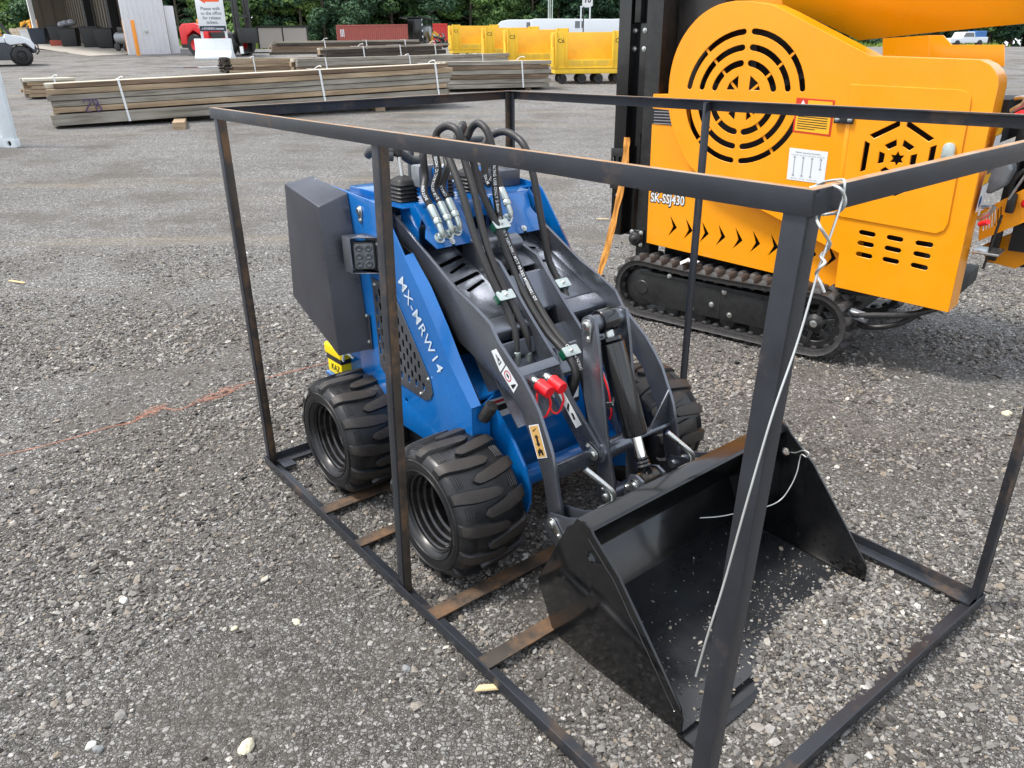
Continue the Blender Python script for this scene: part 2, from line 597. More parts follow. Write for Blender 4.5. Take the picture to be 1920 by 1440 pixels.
def make_tyre_mesh():
    mb = MB()
    mb.lathe(tyre_profile(), (0, 0, 0), 'Y', 72)
    for r, t in ((.176, .001), (.145, .004)):           # raised rings on the side wall
        mb.lathe([(r - .003, t + .002), (r - .0015, t - .0022), (r + .0015, t - .0022), (r + .003, t + .002)], (0, 0, 0), 'Y', 72)
    N = 13                                              # groups of fine ribs between the lugs at the shoulders
    for k in range(N):
        for side in (0, 1):
            th0 = 2 * PI * (k + .5 + .5 * side) / N
            for q in range(4):
                w = .026 + q * .0075
                w = .25 - w if side else w
                P = []
                for i in range(5):
                    th = th0 + (i / 4 - .5) * .20 - .05
                    rr = (rad_at(w) if .03 < w < .22 else .2035) + .0012
                    P.append((rr * math.sin(th), w, rr * math.cos(th)))
                mb.tube(P, .0022, 5)
    return finish(mb.bm, 'tyre')

def make_lug_mesh():
    mb = MB()
    N = 13
    for k in range(N):
        for side in (0, 1):
            th0 = 2 * PI * (k + .5 * side) / N
            n = 13
            rows = []
            for i in range(n):
                t = i / (n - 1)
                w = .003 + .163 * t
                th = th0 - .085 * (1 - t) ** 2 + .035 * t
                hw = .088 + .016 * math.sin(min(1, t * 1.3) * PI)
                if t > .80:
                    hw *= math.sqrt(max(.03, 1 - ((t - .80) / .203) ** 2))
                ww = .25 - w if side else w
                base = rad_at(ww)
                if w < .022:
                    base -= (.022 - w) * .95
                row = []
                for sgn, lift, spread in ((-1, -.006, 1.10), (-1, .0125, .86), (1, .0125, .86), (1, -.006, 1.10)):
                    rr = base + lift
                    a = th + sgn * hw * spread
                    row.append(mb.bm.verts.new((rr * math.sin(a), ww, rr * math.cos(a))))
                rows.append(row)
            for A, B in zip(rows, rows[1:]):
                for j in range(3):
                    mb.mi = 1 if j == 1 else 0
                    mb._f((A[j], A[j + 1], B[j + 1], B[j]))
            mb.mi = 0
            mb._f(rows[0]); mb._f(rows[-1][::-1])
    return finish(mb.bm, 'tread_lugs', bevel=.0018, segs=2, ang=40)

def make_rim_mesh():
    mb = MB()
    mb.lathe([(.127, .018), (.133, .021), (.135, .026), (.133, .031), (.127, .033), (.121, .038), (.119, .052), (.113, .057), (.111, .072), (.104, .077), (.102, .094), (.094, .099), (.092, .135), (.080, .142),
              (.060, .144), (.052, .138), (.0, .138)], (0, 0, 0), 'Y', 56)
    mb.lathe([(.126, .034), (.121, .22), (.128, .226)], (0, 0, 0), 'Y', 56)
    return finish(mb.bm, 'wheel', ang=30)

ME_tyre, ME_lug, ME_rim = make_tyre_mesh(), make_lug_mesh(), make_rim_mesh()
def make_hub_mesh():
    mb = MB()
    mb.lathe([(.0, .118), (.030, .118), (.034, .122), (.036, .139), (.0, .139)], (0, 0, 0), 'Y', 24)
    for k in range(5):
        a = 2 * PI * k / 5
        mb.cyl((.046 * math.cos(a), .120, .046 * math.sin(a)), (.046 * math.cos(a), .140, .046 * math.sin(a)), .007, 6)
    return finish(mb.bm, 'hub', bevel=.001)
ME_hub = make_hub_mesh()
def make_sidewall_text():
    V, F = [], []
    for body, a0, rr in (('18X8.50-8', 5.6, .160),):
        v, f = text_data(body, .016, .01, 1.1)
        b0 = len(V)
        for a, b in v:
            r_ = rr - .006 + b
            th = a0 + a / rr
            V.append((r_ * math.sin(th), -.0012, r_ * math.cos(th)))
        F += [tuple(b0 + q for q in p) for p in f]
    me = bpy.data.meshes.new('sidewall_lettering')
    me.from_pydata(V, [], F); me.update()
    return me
ME_stext = make_sidewall_text()
M_stext = pmat('moulded_rubber', srgb(58, 58, 58), .6, var=.1)
WX, WZ = (.990, .338), .2120
for x in WX:
    for y, flip in ((.118, 0), (1.226, 1)):
        w = link('wheel', ME_rim, M_rim, L_)
        w.location = (x, y, WZ)
        w.rotation_euler = (0, random.uniform(0, 6), PI if flip else 0)
        link('tyre', ME_tyre, M_tyre, w)
        lg = link('tread_lugs', ME_lug, [M_tyre, M_lug], w)
        link('hub', ME_hub, M_rim, w)
        if not flip:
            link('sidewall_lettering', ME_stext, M_stext, w)

# ---- blue body shell --------------------------------------------------------------------------
PY = .31                                                # outer plane of the side panel
pan = [(0.3211,1.0808), (0.5306,1.0658), (0.5602,1.0431), (0.6565,0.9236), (0.7384,0.8292), (0.8233,0.7202), (0.8827,0.6318), (.992, .515), (.992, .30), (.36, .30), (.30, .44), (.30, .70), (.065, .72), (.065, 1.098)]
grille_open = [(0.4471,0.802), (0.5597,0.784), (0.7495,0.5447), (0.7545,0.4989), (0.4809,0.5056)]
for side in (0, 1):
    y0 = PY if not side else mir(PY)
    t = .006 if not side else -.006
    MB().plate(pan, t, FY(y0), holes=[grille_open, circle2(*(0.61,0.4101), .008)]).build('side_panel', M_blue, L_, bevel=.0015)
    # folded flange along the sloping front edge
    fl0 = [(0.6565,0.31,0.9236), (0.7384,0.31,0.8292), (0.8233,0.31,0.7202), (0.8827,0.31,0.6318), (.992, .31, .515)]
    fl = MB()
    n = len(fl0)
    dirn = Vector((.020, .030, .012))
    if side:
        fl0 = [(p[0], mir(p[1]), p[2]) for p in fl0]
        dirn.y *= -1
    lo = [fl.bm.verts.new(Vector(p)) for p in fl0]
    hi = [fl.bm.verts.new(Vector(p) + dirn * (1 if 0 < i < n - 1 else .8)) for i, p in enumerate(fl0)]
    lo2 = [fl.bm.verts.new(Vector(p) + Vector((-.004, 0, -.006))) for p in fl0]
    hi2 = [fl.bm.verts.new(Vector(p) + dirn * (1 if 0 < i < n - 1 else .8) + Vector((-.004, 0, -.006))) for i, p in enumerate(fl0)]
    for i in range(n - 1):
        fl._f((lo[i], lo[i + 1], hi[i + 1], hi[i]))
        fl._f((lo2[i], hi2[i], hi2[i + 1], lo2[i + 1]))
        fl._f((hi[i], hi[i + 1], hi2[i + 1], hi2[i]))
    fl._f((lo[0], hi[0], hi2[0], lo2[0])); fl._f((lo[-1], lo2[-1], hi2[-1], hi[-1]))
    fl.build('panel_flange', M_blue, L_)
    # slotted steel grille
    gr = [(0.4412,0.8105), (0.5658,0.804), (0.7739,0.5399), (0.7852,0.4947), (0.7705,0.4706), (0.7406,0.4543), (0.4788,0.4688), (0.4527,0.4914)]
    hl = []
    gx0, gx1 = min(p[0] for p in gr), max(p[0] for p in gr)
    gz0, gz1 = min(p[1] for p in gr), max(p[1] for p in gr)
    def inside(px, pz, poly):
        c = False
        for (x1, z1), (x2, z2) in zip(poly, poly[1:] + poly[:1]):
            if (z1 > pz) != (z2 > pz) and px < (x2 - x1) * (pz - z1) / (z2 - z1) + x1:
                c = not c
        return c
    k = 0
    xx = gx0
    while xx < gx1:
        zz = gz0 + (.0 if k % 2 else .024)
        while zz < gz1:
            ok = all(inside(xx + dx, zz + dz, gr) for dx, dz in ((-.012, -.022), (.012, -.022), (-.012, .024), (.014, .024)))
            if ok:
                hl.append(slot2(xx, zz - .0085, xx, zz + .0085, .0062, 4))
            zz += .048
        xx += .0225
        k += 1
    yg = PY - .004 if not side else mir(PY - .004)
    g = MB().plate(gr, .003 if not side else -.003, FY(yg), holes=hl).build('grille_panel', M_gun, L_, bevel=.0004, segs=1)
    for q in ((0.4594,0.7905), (0.5863,0.7581), (0.7644,0.5393), (0.7132,0.4707)):
        bolt(g, (q[0], yg, q[1]), (0, -1 if not side else 1, 0), .005, .004)
    # dark engine bay wall behind the grille and the inner structure
    yi = PY + .05 if not side else mir(PY + .05)
    MB().plate([(.30, .30), (.98, .30), (.98, .50), (.62, .92), (.30, 1.0)], .004 if not side else -.004, FY(yi)).build('bay_wall', M_dark, L_)

lowp = MB().plate([(.42, .20), (.90, .20), (.90, .34), (.80, .42), (.50, .42), (.42, .34)], .006, FY(.372)).build('lower_plate', M_gun, L_, bevel=.001)
MB().plate([(.42, .20), (.90, .20), (.90, .34), (.80, .42), (.50, .42), (.42, .34)], -.006, FY(mir(.372))).build('lower_plate', M_gun, L_, bevel=.001)
MB().box((.20, .385, .18), (.93, mir(.385), .34)).build('chassis', M_frameblack, L_, bevel=.004)
# fender shelf over the rear wheel, rear body and battery
MB().plate([(.06, .46), (.30, .46), (.30, .50), (.06, .50)], .06, FY(.318)).build('rear_shelf', M_blue, L_, bevel=.002)
MB().box((.05, .38, .30), (.30, mir(.38), .98)).build('rear_body', M_blue, L_, bevel=.004)
MB().box((.31, .40, .34), (.60, mir(.40), .84)).build('engine_block', M_dark, L_, bevel=.01)

# ---- grey side boxes ---------------------------------------------------------------------------
def side_box(side):
    yo, yi = (.200, .309) if not side else (mir(.200), mir(.309))
    outer = [(.062, 1.092), (.318, 1.044), (.350, .523), (.012, .668)]
    inner = [(.062, 1.108), (.322, 1.078), (.392, .535), (.03, .70)]
    mb = MB()
    A = [mb.bm.verts.new((x, yo, z)) for x, z in outer]
    B = [mb.bm.verts.new((x, yi, z)) for x, z in inner]
    mb._f(A); mb._f(B[::-1])
    for i in range(4):
        mb._f((A[i], B[i], B[(i + 1) % 4], A[(i + 1) % 4]))
    b = mb.build('side_box', M_box, L_, bevel=.004, segs=3)
    s = -1 if not side else 1
    if not side:
        bolt(b, (0.2064,0.255,1.1143), (0, -.1, 1), .005, .004)
        MB().plate([(0.3866,0.6647), (0.4063,0.6696), (0.4073,0.5401), (0.3909,0.5333)], .002, FY(.304)).build('box_lip', M_box, b)
        bolt(b, (0.3878,0.303,0.6613), (0, -1, 0), .0055, .004)
        bolt(b, (0.3902,0.303,0.5639), (0, -1, 0), .0055, .004)
    return b
side_box(0); side_box(1)

# pin with keeper plate on the panel, over the arm pivot
def keeper(parent, p, q, axis, r=.017, r2=.010, name='pin_keeper'):
    """teardrop zinc keeper: big end on the pin at p, bolt at q"""
    p, q, ax = Vector(p), Vector(q), Vector(axis).normalized()
    d = (q - p); ln = d.length; u = d.normalized(); v = ax.cross(u)
    out = []
    b = math.acos(min(1, (r - r2) / ln))
    for k in range(13):
        a = b + (2 * PI - 2 * b) * k / 12
        out.append((r * math.cos(a), r * math.sin(a)))
    for k in range(9):
        a = -b + 2 * b * k / 8
        out.append((ln + r2 * math.cos(a), r2 * math.sin(a)))
    fr = lambda a_, b_, t: tuple(p + u * a_ + v * b_ + ax * t)
    o = MB().plate(out, .004, fr).build(name, M_zinc, parent, bevel=.001)
    mb = MB()
    mb.lathe([(0, .011), (.0085, .011), (.0115, .009), (.0115, .003)], p, (ax, u, v), 20)
    mb.build('pin', M_zinc, o, ang=30)
    bolt(o, q + ax * .004, ax, .0052, .004)
    return o
keeper(L_, (0.3978,0.309,1.0291), (0.3993,0.309,0.9975), (0, -1, 0), .0165, .0095)

# ---- work light ---------------------------------------------------------------------------------
def work_light():
    # bent grey bracket (outer wall, top and bottom) round a six-lens lamp turned a little outwards
    yo, yi = .232, .309
    x0 = (0.3993,0.9604)[0]
    zt, zb = .958, .838
    xw = x0 + .052
    mb = MB()
    mb.box((x0, yo, zb), (xw, yo + .003, zt))
    mb.plate([(x0, yo + .003), (xw, yo + .003), (x0 + .115, yi), (x0 + .02, yi)], -.003, FZ(zt))
    mb.plate([(x0, yo + .003), (xw, yo + .003), (x0 + .115, yi), (x0 + .02, yi)], .003, FZ(zb))
    mb.box((x0 + .02, yi - .003, zb + .003), (x0 + .115, yi, zt - .003))
    br = mb.build('work_light', M_gun, L_, bevel=.001)
    n = Vector((.80, -.60, 0)); a = Vector((.60, .80, 0)); c = Vector((x0 + .066, (yo + yi) / 2 + .004, (zb + zt) / 2 - .003))
    fr = lambda p, q, t: tuple(c + a * p + Vector((0, 0, q)) + n * t)
    MB().plate(rrect2(-.037, -.047, .037, .047, .009), .022, sub(fr, 0, 0, -.020)).build('lamp_housing', M_rubber, br, bevel=.002)
    MB().plate(rrect2(-.032, -.042, .032, .042, .008), .004, sub(fr, 0, 0, .0025)).build('lens', M_glass, br, bevel=.001)
    for i in (-1, 1):
        for j in (-1, 0, 1):
            md = MB()
            md.lathe([(.0128, .0070), (.0120, .0085), (.0075, .0092), (.0060, .0080), (0, .0080)], Vector(fr(i * .0155, j * .0265, 0)), (n, a, Vector((0, 0, 1))), 16)
            md.build('lens_cup', M_lens, br, ang=60)
    bolt(br, (x0 + .102, yi - .004, zt - .022), (0, -1, 0), .005, .004)
    bolt(br, (x0 + .108, yi - .004, zb + .020), (0, -1, 0), .005, .004)
    return br
M_lens = pmat('lens_cup_glass', srgb(70, 74, 78), .08, var=.3, scale=60, coat=1.0)
work_light()

# ---- lettering and badge on the side panel ------------------------------------------------------
def panel_text():
    p0, p1 = Vector((0.6343,0.3085,0.8294)), Vector((0.8237,0.3085,0.5962))
    ua = (p1 - p0).normalized(); un = Vector((0, -1, 0)); ub = un.cross(ua)
    if ub.z < 0: ub = -ub
    c = (p0 + p1) / 2 + ub * .006
    fr = lambda a, b, t: tuple(c + ua * a + ub * b + un * t)
    text_plate('lettering', 'MX-MRW14', M_silver, L_, fr, height=.041, width=(p1 - p0).length + .03, bold=.003, spacing=1.08)
    c2 = Vector((0.5693,0.3085,0.906))
    oc = [(.030 * math.cos(2 * PI * (k + .5) / 8), .030 * math.sin(2 * PI * (k + .5) / 8)) for k in range(8)]
    fr2 = lambda a, b, t: (c2.x + a, c2.y - t, c2.z + b)
    bd = MB().plate(oc, .0008, fr2).build('badge', M_white, L_)
    MB().plate([(a * .88, b * .88) for a, b in oc], .0004, sub(fr2, 0, 0, .0010)).build('badge_ring', M_blue, bd)
    MB().plate(circle2(0, 0, .019, 24), .0004, sub(fr2, 0, 0, .0016)).build('badge_disc', M_white, bd)
    text_plate('badge_lettering', 'TUV', M_ink, bd, sub(fr2, 0, .003, .002), height=.010, bold=.01)
    text_plate('badge_lettering', 'TESTED', M_ink, bd, sub(fr2, 0, -.009, .002), height=.0035)
panel_text()

# ---- top deck, hood plates ----------------------------------------------------------------------
MB().plate([(.335, .316), (.50, .316), (.50, .375), (.56, .375), (.56, mir(.375)), (.50, mir(.375)), (.50, mir(.316)), (.335, mir(.316))], -.005, FZ(1.052),
           holes=[rrect2(.40, .335, .46, .368, .006)]).build('top_deck', M_blue, L_, bevel=.0015)
MB().box((.06, .32, .98), (.335, mir(.32), 1.046)).build('rear_deck', M_blue, L_, bevel=.004)
MB().box((.16, .40, 1.046), (.34, mir(.40), 1.075)).build('control_console', M_blue, L_, bevel=.006)
for side in (0, 1):
    f = (lambda y: y) if not side else mir
    # upright cheek beside the arm, curved lower edge
    ck = [(.50, 1.052), (.585, 1.052), (0.5854,1.065), (0.6249,1.0249), (0.6052,0.986), (.60, .93), (.50, .95)]
    y0 = f(.402)
    MB().plate(ck, .004 if not side else -.004, FY(y0)).build('hood_cheek', M_blue, L_, bevel=.001)
    # sloping hood plate
    tl, tr = Vector((.575, f(.407), 1.050)), Vector((.575, f(.575), 1.050))
    bl, br = Vector((.668, f(.412), .928)), Vector((.668, f(.585), .928))
    ua = (tr - tl).normalized(); ub = (tl - bl).normalized()
    un = ua.cross(ub).normalized()
    if un.z < 0: un = -un
    W_, H_ = (tr - tl).length, (tl - bl).length
    out = [(0, H_), (W_, H_), (W_ + .01, 0), (W_ * .52, 0), (W_ * .50, .010), (W_ * .46, .010), (W_ * .44, 0), (.014, 0), (-.010, H_ * .28), (.012, H_ * .55)]
    frh = lambda a, b, t, bl=bl, ua=ua, ub=ub, un=un: tuple(bl + ua * a + ub * b + un * t)
    hp = MB().plate(out, .005, frh).build('hood_plate', M_blue, L_, bevel=.0012)
    bolt(hp, frh(W_ * .48, .016, .005), un, .0075, .006)
    hp_frame = (frh, W_, H_, un)
    if not side:
        HOODL = hp_frame
        MB().plate([(.03, H_ * .97), (W_ * .9, H_ * .97), (W_ * .9, H_ + .001), (.03, H_ + .001)], .002, sub(frh, 0, 0, .005)).build('hood_seam', M_blue, hp, bevel=.0008)
    else:
        HOODR = hp_frame
MB().box((.50, .407, .99), (.578, mir(.407), 1.050)).build('hood_step', M_blue, L_, bevel=.004)

# ---- lift arms -----------------------------------------------------------------------------------
arm = [(.36, 1.03), (0.4509,1.0475), (0.6675,0.9322), (0.834,0.8463), (0.928,0.8108), (1.0075,0.7743), (1.0416,0.7305), (1.0978,0.6886), (1.1505,0.6518),
       (1.1952,0.6051), (1.2277,0.5648), (1.2511,0.5196), (1.2721,0.4819), (1.2861,0.4516), (1.3007,0.397), (1.3157,0.3331), (1.3307,0.2736), (1.3249,0.2284), (1.288,0.2092),
       (1.2707,0.2565), (1.2482,0.3557), (1.2145,0.4339), (1.1785,0.4915), (1.1497,0.5397), (1.1084,0.5752), (1.061,0.5955), (0.981,0.6203),
       (0.9063,0.654), (0.8452,0.6721), (0.8099,0.707), (0.7688,0.748), (.66, .83), (.50, .93), (.36, .97)]
AT = .012
armL = MB().plate(arm, AT, FY(.375)).build('lift_arm', M_gun, L_, bevel=.003)
armR = MB().plate(arm, -AT, FY(mir(.375))).build('lift_arm', M_gun, L_, bevel=.0018)
ARM_TOP = [p for p in arm[1:18]]
def arm_z(x):
    for (x0, z0), (x1, z1) in zip(ARM_TOP, ARM_TOP[1:]):
        if x0 <= x <= x1:
            return z0 + (z1 - z0) * (x - x0) / (x1 - x0)
    return ARM_TOP[-1][1]
yl, yr = .3875, mir(.3875)
# slotted cover plates between the arms, left and right of the centre ribs
def deck_strip(x0, x1, drop0, drop1, ya, yb, name, holes=(), t=.004):
    a, b = Vector((x0, 0, arm_z(x0) - drop0)), Vector((x1, 0, arm_z(x1) - drop1))
    u = (b - a).normalized(); ln = (b - a).length
    n = Vector((-u.z, 0, u.x))
    if n.z < 0: n = -n
    fr = lambda s, w, t_: tuple(a + u * s + Vector((0, w, 0)) + n * t_)
    return MB().plate([(0, ya), (ln, ya), (ln, yb), (0, yb)], -t, fr, holes=holes).build(name, M_gun, L_, bevel=.001), fr, ln
RL, RR = .566, mir(.566)
sl = []
for q, (s0, wa, wb) in enumerate(((.110, .432, .545), (.148, .462, .535), (.205, .432, .550), (.245, .466, .545))):
    sl.append(slot2(s0, wa, s0 - .030, wb, .0080 if q % 2 == 0 else .0062, 5))
deck_strip(.56, .905, .075, .070, yl, RL - .006, 'arm_cover', sl)
deck_strip(.56, .905, .075, .070, RR + .006, yr, 'arm_cover', [slot2(s0, mir(wa), s0 - .03, mir(wb), .0065) for s0, wa, wb in ((.11, .44, .54), (.19, .44, .54))])
def slab(a, b, ya, yb, t, name='arm_cross_tube', r=.012, holes=()):
    a, b = Vector((a[0], 0, a[1])), Vector((b[0], 0, b[1]))
    u = (b - a).normalized(); ln = (b - a).length
    n = Vector((u.z, 0, -u.x))
    if n.z > 0: n = -n
    fr = lambda p, q, w: tuple(a + u * p + n * q + Vector((0, ya + w, 0)))
    return MB().plate(rrect2(0, 0, ln, t, min(r, t * .45)), yb - ya, fr).build(name, M_gun, L_, ang=50)
slab((.905, arm_z(.905) - .066), (.972, arm_z(.972) - .066), yl, RL - .006, .05)
slab((.905, arm_z(.905) - .066), (.972, arm_z(.972) - .066), RR + .006, yr, .05)
slab((.838, .852), (.922, .738), RL + .006, RR - .006, .055)
slab((.600, .955), (.815, .862), RL + .006, RR - .006, .006, 'centre_cover', r=.002)
slab((.705, .955), (.760, .930), RL + .006, RR - .006, .05, r=.02)
slab((1.018, .650), (1.076, .568), RL + .006, RR - .006, .05)
slab((.985, .690), (1.000, .640), yl, RL - .006, .010, 'arm_floor', r=.003)
deck_strip(.975, 1.12, .150, .200, yl, RL - .006, 'arm_floor')
deck_strip(.95, 1.03, .110, .130, RL + .006, RR - .006, 'arm_floor')
# centre ribs: long plates that end at the tilt pivot
rib = [(.62, arm_z(.66) + .02), (.70, arm_z(.70) + .012), (0.82,0.8922), (0.9513,0.7675), (1.0902,0.6438), (1.1553,0.5404), (1.2894,0.4179), (1.3,0.386), (1.2724,0.3484), (1.2372,0.3594),
       (1.1232,0.4744), (1.0672,0.5505), (0.9903,0.5809), (.98, .62), (.80, .72), (.62, .83)]
for side in (0, 1):
    y0 = .560 if not side else mir(.560)
    MB().plate(rib, .012 if not side else -.012, FY(y0)).build('centre_rib', M_gun, L_, bevel=.0015)
# bracket carrying the couplers
slab((1.085, .650), (1.115, .632), yl, RL - .006, .010, 'coupler_bracket', r=.003)
slab((1.113, .632), (1.122, .600), yl, RL - .006, .010, 'coupler_bracket', r=.003)
# inner reinforcing plate under the left arm, and spreader bars with gussets to the right arm
for side in (0, 1):
    y0 = .395 if not side else mir(.395)
    MB().plate([(0.8899,0.6424), (0.968,0.5354), (1.0588,0.5856), (1.10, .60), (1.02, .68)], .006 if not side else -.006, FY(y0)).build('arm_gusset', M_gun, L_, bevel=.001)
zb = .335
MB().bar((1.262, yl, zb + .04), (1.262, RL + .01, zb + .04), .012, .05).build('spreader_bar', M_gun, L_, bevel=.002)
MB().bar((1.262, RR - .01, zb + .04), (1.262, yr, zb + .04), .012, .05, up=(1, 0, .4)).build('spreader_bar', M_gun, L_, bevel=.002)
MB().plate([(yr, .376), (yr - .085, .382), (yr - .002, .50)], .006, FX(1.262)).build('spreader_gusset', M_gun, L_, bevel=.001)
MB().plate([(yl, .376), (yl + .03, .382), (yl + .002, .42)], .006, FX(1.262)).build('spreader_gusset', M_gun, L_, bevel=.001)
MB().cyl((1.285, RL - .002, .393), (1.285, RR + .002, .393), .030, 24).build('pivot_tube', M_gun, L_, ang=40)
MB().cyl((1.02, RR + .006, .64), (1.02, yr, .64), .022, 18).build('arm_round_tube', M_gun, L_, ang=40)
MB().bar((1.00, RR + .05, .69), (1.03, yr - .012, .70), .010, .035).build('arm_stop', M_gun, L_, bevel=.002)
keeper(L_, (1.2745,0.556,0.3877), (1.2508,0.556,0.4072), (0, -1, 0), .019, .010)

# ---- tilt linkage and cylinder --------------------------------------------------------------------
link_out = [(1.1833,0.7752), (1.1914,0.7969), (1.2128,0.8104), (1.2388,0.8089), (1.2549,0.7421), (1.3165,0.4025), (1.3438,0.3135), (1.3471,0.2587), (1.3245,0.223), (1.2925,0.2191), (1.2773,0.2447), (1.27,0.3459), (1.2348,0.4604), (1.2055,0.5571), (1.1978,0.6926)]
for side in (0, 1):
    y0 = .574 if not side else mir(.574)
    MB().plate(link_out, .012 if not side else -.012, FY(y0)).build('tilt_link', M_gun, L_, bevel=.0015)
ptop = Vector((1.2141,0.574,0.7799)); ptop.y = YC
pbot = Vector((1.4128,0.655,0.3285)); pbot.y = YC
MB().cyl((ptop.x, .572, ptop.z), (ptop.x, mir(.572), ptop.z), .025, 24).build('link_top_tube', M_gun, L_, ang=40)
keeper(L_, (ptop.x, .572, ptop.z), (1.2222,0.572,0.7417), (0, -1, 0), .019, .010)
keeper(L_, (1.3179,0.572,0.2532), (1.3053,0.572,0.2758), (0, -1, 0), .017, .009)
q = (1.3248,0.574,0.2576)
MB().cyl((q[0], .586, q[2]), (q[0], mir(.586), q[2]), .022, 20).build('link_low_tube', M_gun, L_, ang=40)
ax = (pbot - ptop).normalized()
cy = MB()
cy.lathe([(0, .050), (.030, .050), (.036, .052), (.036, .062), (.030, .065), (.0395, .070), (.0395, .348), (.037, .354), (.0, .354)], ptop,
         (ax, Vector((0, 1, 0)), ax.cross(Vector((0, 1, 0)))), 40)
cyl_o = cy.build('tilt_cylinder', M_cyl, L_, ang=30)
MB().cyl(ptop + Vector((0, -.030, 0)), ptop + Vector((0, .030, 0)), .036, 28).build('cylinder_eye', M_cyl, cyl_o, bevel=.006, segs=3)
MB().cyl(ptop + ax * .03, ptop + ax * .056, .017, 16).build('cylinder_neck', M_zinc, cyl_o, ang=40)
ln = (pbot - ptop).length
MB().cyl(ptop + ax * .350, pbot - ax * .070, .0175, 28).build('piston_rod', M_chrome, cyl_o, ang=40)
bel = MB()
bel.lathe([(.020, ln - .072), (.0215, ln - .066), (.019, ln - .062), (.0225, ln - .056), (.020, ln - .051), (.024, ln - .045), (.021, ln - .040), (.024, ln - .020)], ptop,
          (ax, Vector((0, 1, 0)), ax.cross(Vector((0, 1, 0)))), 28)
bel.build('rod_boot', M_cyl, cyl_o, ang=50)
M_grease = pmat('greasy_bush', srgb(40, 36, 30), .3, var=.3, rust=srgb(146, 104, 52), rust_at=.6, rust_scale=30)
MB().cyl(pbot + Vector((0, -.034, 0)), pbot + Vector((0, .034, 0)), .029, 28).build('rod_eye', M_grease, cyl_o, bevel=.003)
# inlet fitting and small hose at the cylinder foot
fb = ptop + ax * .27 + Vector((-.03, -.01, -.005))
MB().tube([fb, fb + Vector((-.022, -.006, .002)), fb + Vector((-.03, -.03, .006)), fb + Vector((-.03, -.05, .01))], .0095, 10).build('cylinder_fitting', M_zinc, cyl_o, ang=40)

# ---- front frame ------------------------------------------------------------------------------------
MB().plate([(.38, .16), (mir(.38), .16), (mir(.38), .50), (mir(.43), .522), (.43, .522), (.38, .50)], .008, FX(.955)).build('front_plate', M_blue, L_, bevel=.002)
MB().plate([(.955, .52), (.70, .56), (.70, .55), (.955, .51)], mir(.33) - .33, FY(.33)).build('front_deck', M_blue, L_, bevel=.001)
MB().plate([(.316, .30), (.38, .30), (.38, .515), (.316, .515)], .006, FX(.986)).build('corner_plate', M_blue, L_, bevel=.0015)
MB().plate([(mir(.316), .30), (mir(.38), .30), (mir(.38), .515), (mir(.316), .515)], .006, FX(.986)).build('corner_plate', M_blue, L_, bevel=.0015)
MB().cyl((1.045, .40, .238), (1.045, mir(.40), .238), .034, 32).build('front_tube', M_blue, L_, ang=40)
fen = [(.965, .50), (.985, .50), (1.0867,0.4071), (1.1422,0.3376), (1.1622,0.2808), (1.1622,0.2233), (1.1415,0.1681), (1.02, .12), (.965, .13)]
for side in (0, 1):
    y0 = .395 if not side else mir(.395)
    MB().plate(fen, .012 if not side else -.012, FY(y0)).build('front_gusset', M_blue, L_, bevel=.003)
    y1 = .33 if not side else mir(.33)
    MB().plate([(y1, .315), (y0, .315), (y0, .33), (y1, .345)], .09, FX(.965)).build('wheel_shelf', M_blue, L_, bevel=.002)
    # rubber arm rest
    c0 = Vector((1.005, .345 if not side else mir(.345), .475)); dv = Vector((.030, .012 if not side else -.012, .052))
    MB().cyl(c0, c0 + dv, .0205, 24).build('rubber_stop', M_rubber, L_, bevel=.003)
    for dx, dy in ((0, 0), (-.035, .01)):
        bolt(L_, (.885 + dx, (.355 + dy) if not side else mir(.355 + dy), .535), (0, 0, 1), .007, .006)
# emission label on the front plate
frl, lw, lh = quadframe((.9645, .40, .435), (.9645, .72, .435), (.9645, .40, .505))
lb = MB().plate([(-lw / 2, -lh / 2), (lw / 2, -lh / 2), (lw / 2, lh / 2), (-lw / 2, lh / 2)], .0006, frl).build('front_label', M_white, L_)
for k_, (x0_, x1_, z0_, z1_, mt_) in enumerate(((-.15, -.06, .018, .028, M_inkred), (-.15, -.09, -.012, .010, M_ink), (-.05, .13, .018, .022, M_ink), (-.05, .15, .006, .010, M_ink), (-.05, .12, -.006, -.002, M_ink), (-.05, .14, -.018, -.014, M_ink))):
    MB().plate([(x0_, z0_), (x1_, z0_), (x1_, z1_), (x0_, z1_)], .0004, sub(frl, 0, 0, .001)).build('label_print', mt_, lb)
MB().box((.966, .735, .40), (.985, .775, .50)).build('relay_box', M_rubber, L_, bevel=.003)
MB().plate([(.742, .42), (.768, .42), (.768, .48), (.742, .48)], .0008, FX(.9858)).build('relay_label', M_white, L_)

# ---- warning stickers on the arms ---------------------------------------------------------------------
def sticker(px, mat, name, y=.3745, r=.004):
    p = [Vector(q) for q in px]
    c = sum(p, Vector()) / 4
    return MB().plate([(q.x, q.z) for q in p], .0008, lambda a, b, t: (a, y - t, b)).build(name, mat, L_, bevel=.0003, segs=1)
def in_quad(px, y):
    p = [Vector(q) for q in px]       # top-left, top-right, bottom-right, bottom-left
    def fr(a, b, t):                  # a,b in 0..1, b upwards
        top = p[0].lerp(p[1], a); bot = p[3].lerp(p[2], a)
        v = bot.lerp(top, b)
        return (v.x, y - t, v.z)
    return fr
s1 = ((1.0137,0.374,0.6925), (1.0372,0.374,0.7061), (1.079,0.374,0.6681), (1.0556,0.374,0.6371))
st = sticker(s1, M_white, 'arm_sticker'); f1 = in_quad(s1, .3735)
MB().plate([(.2, .25), (.8, .25), (.5, .8)], .0003, f1, holes=[[(.29, .31), (.71, .31), (.5, .70)]]).build('warning_triangle', M_ink, st)
MB().plate([(.42, .35), (.62, .42), (.56, .6), (.47, .55)], .0003, f1).build('warning_figure', M_ink, st)
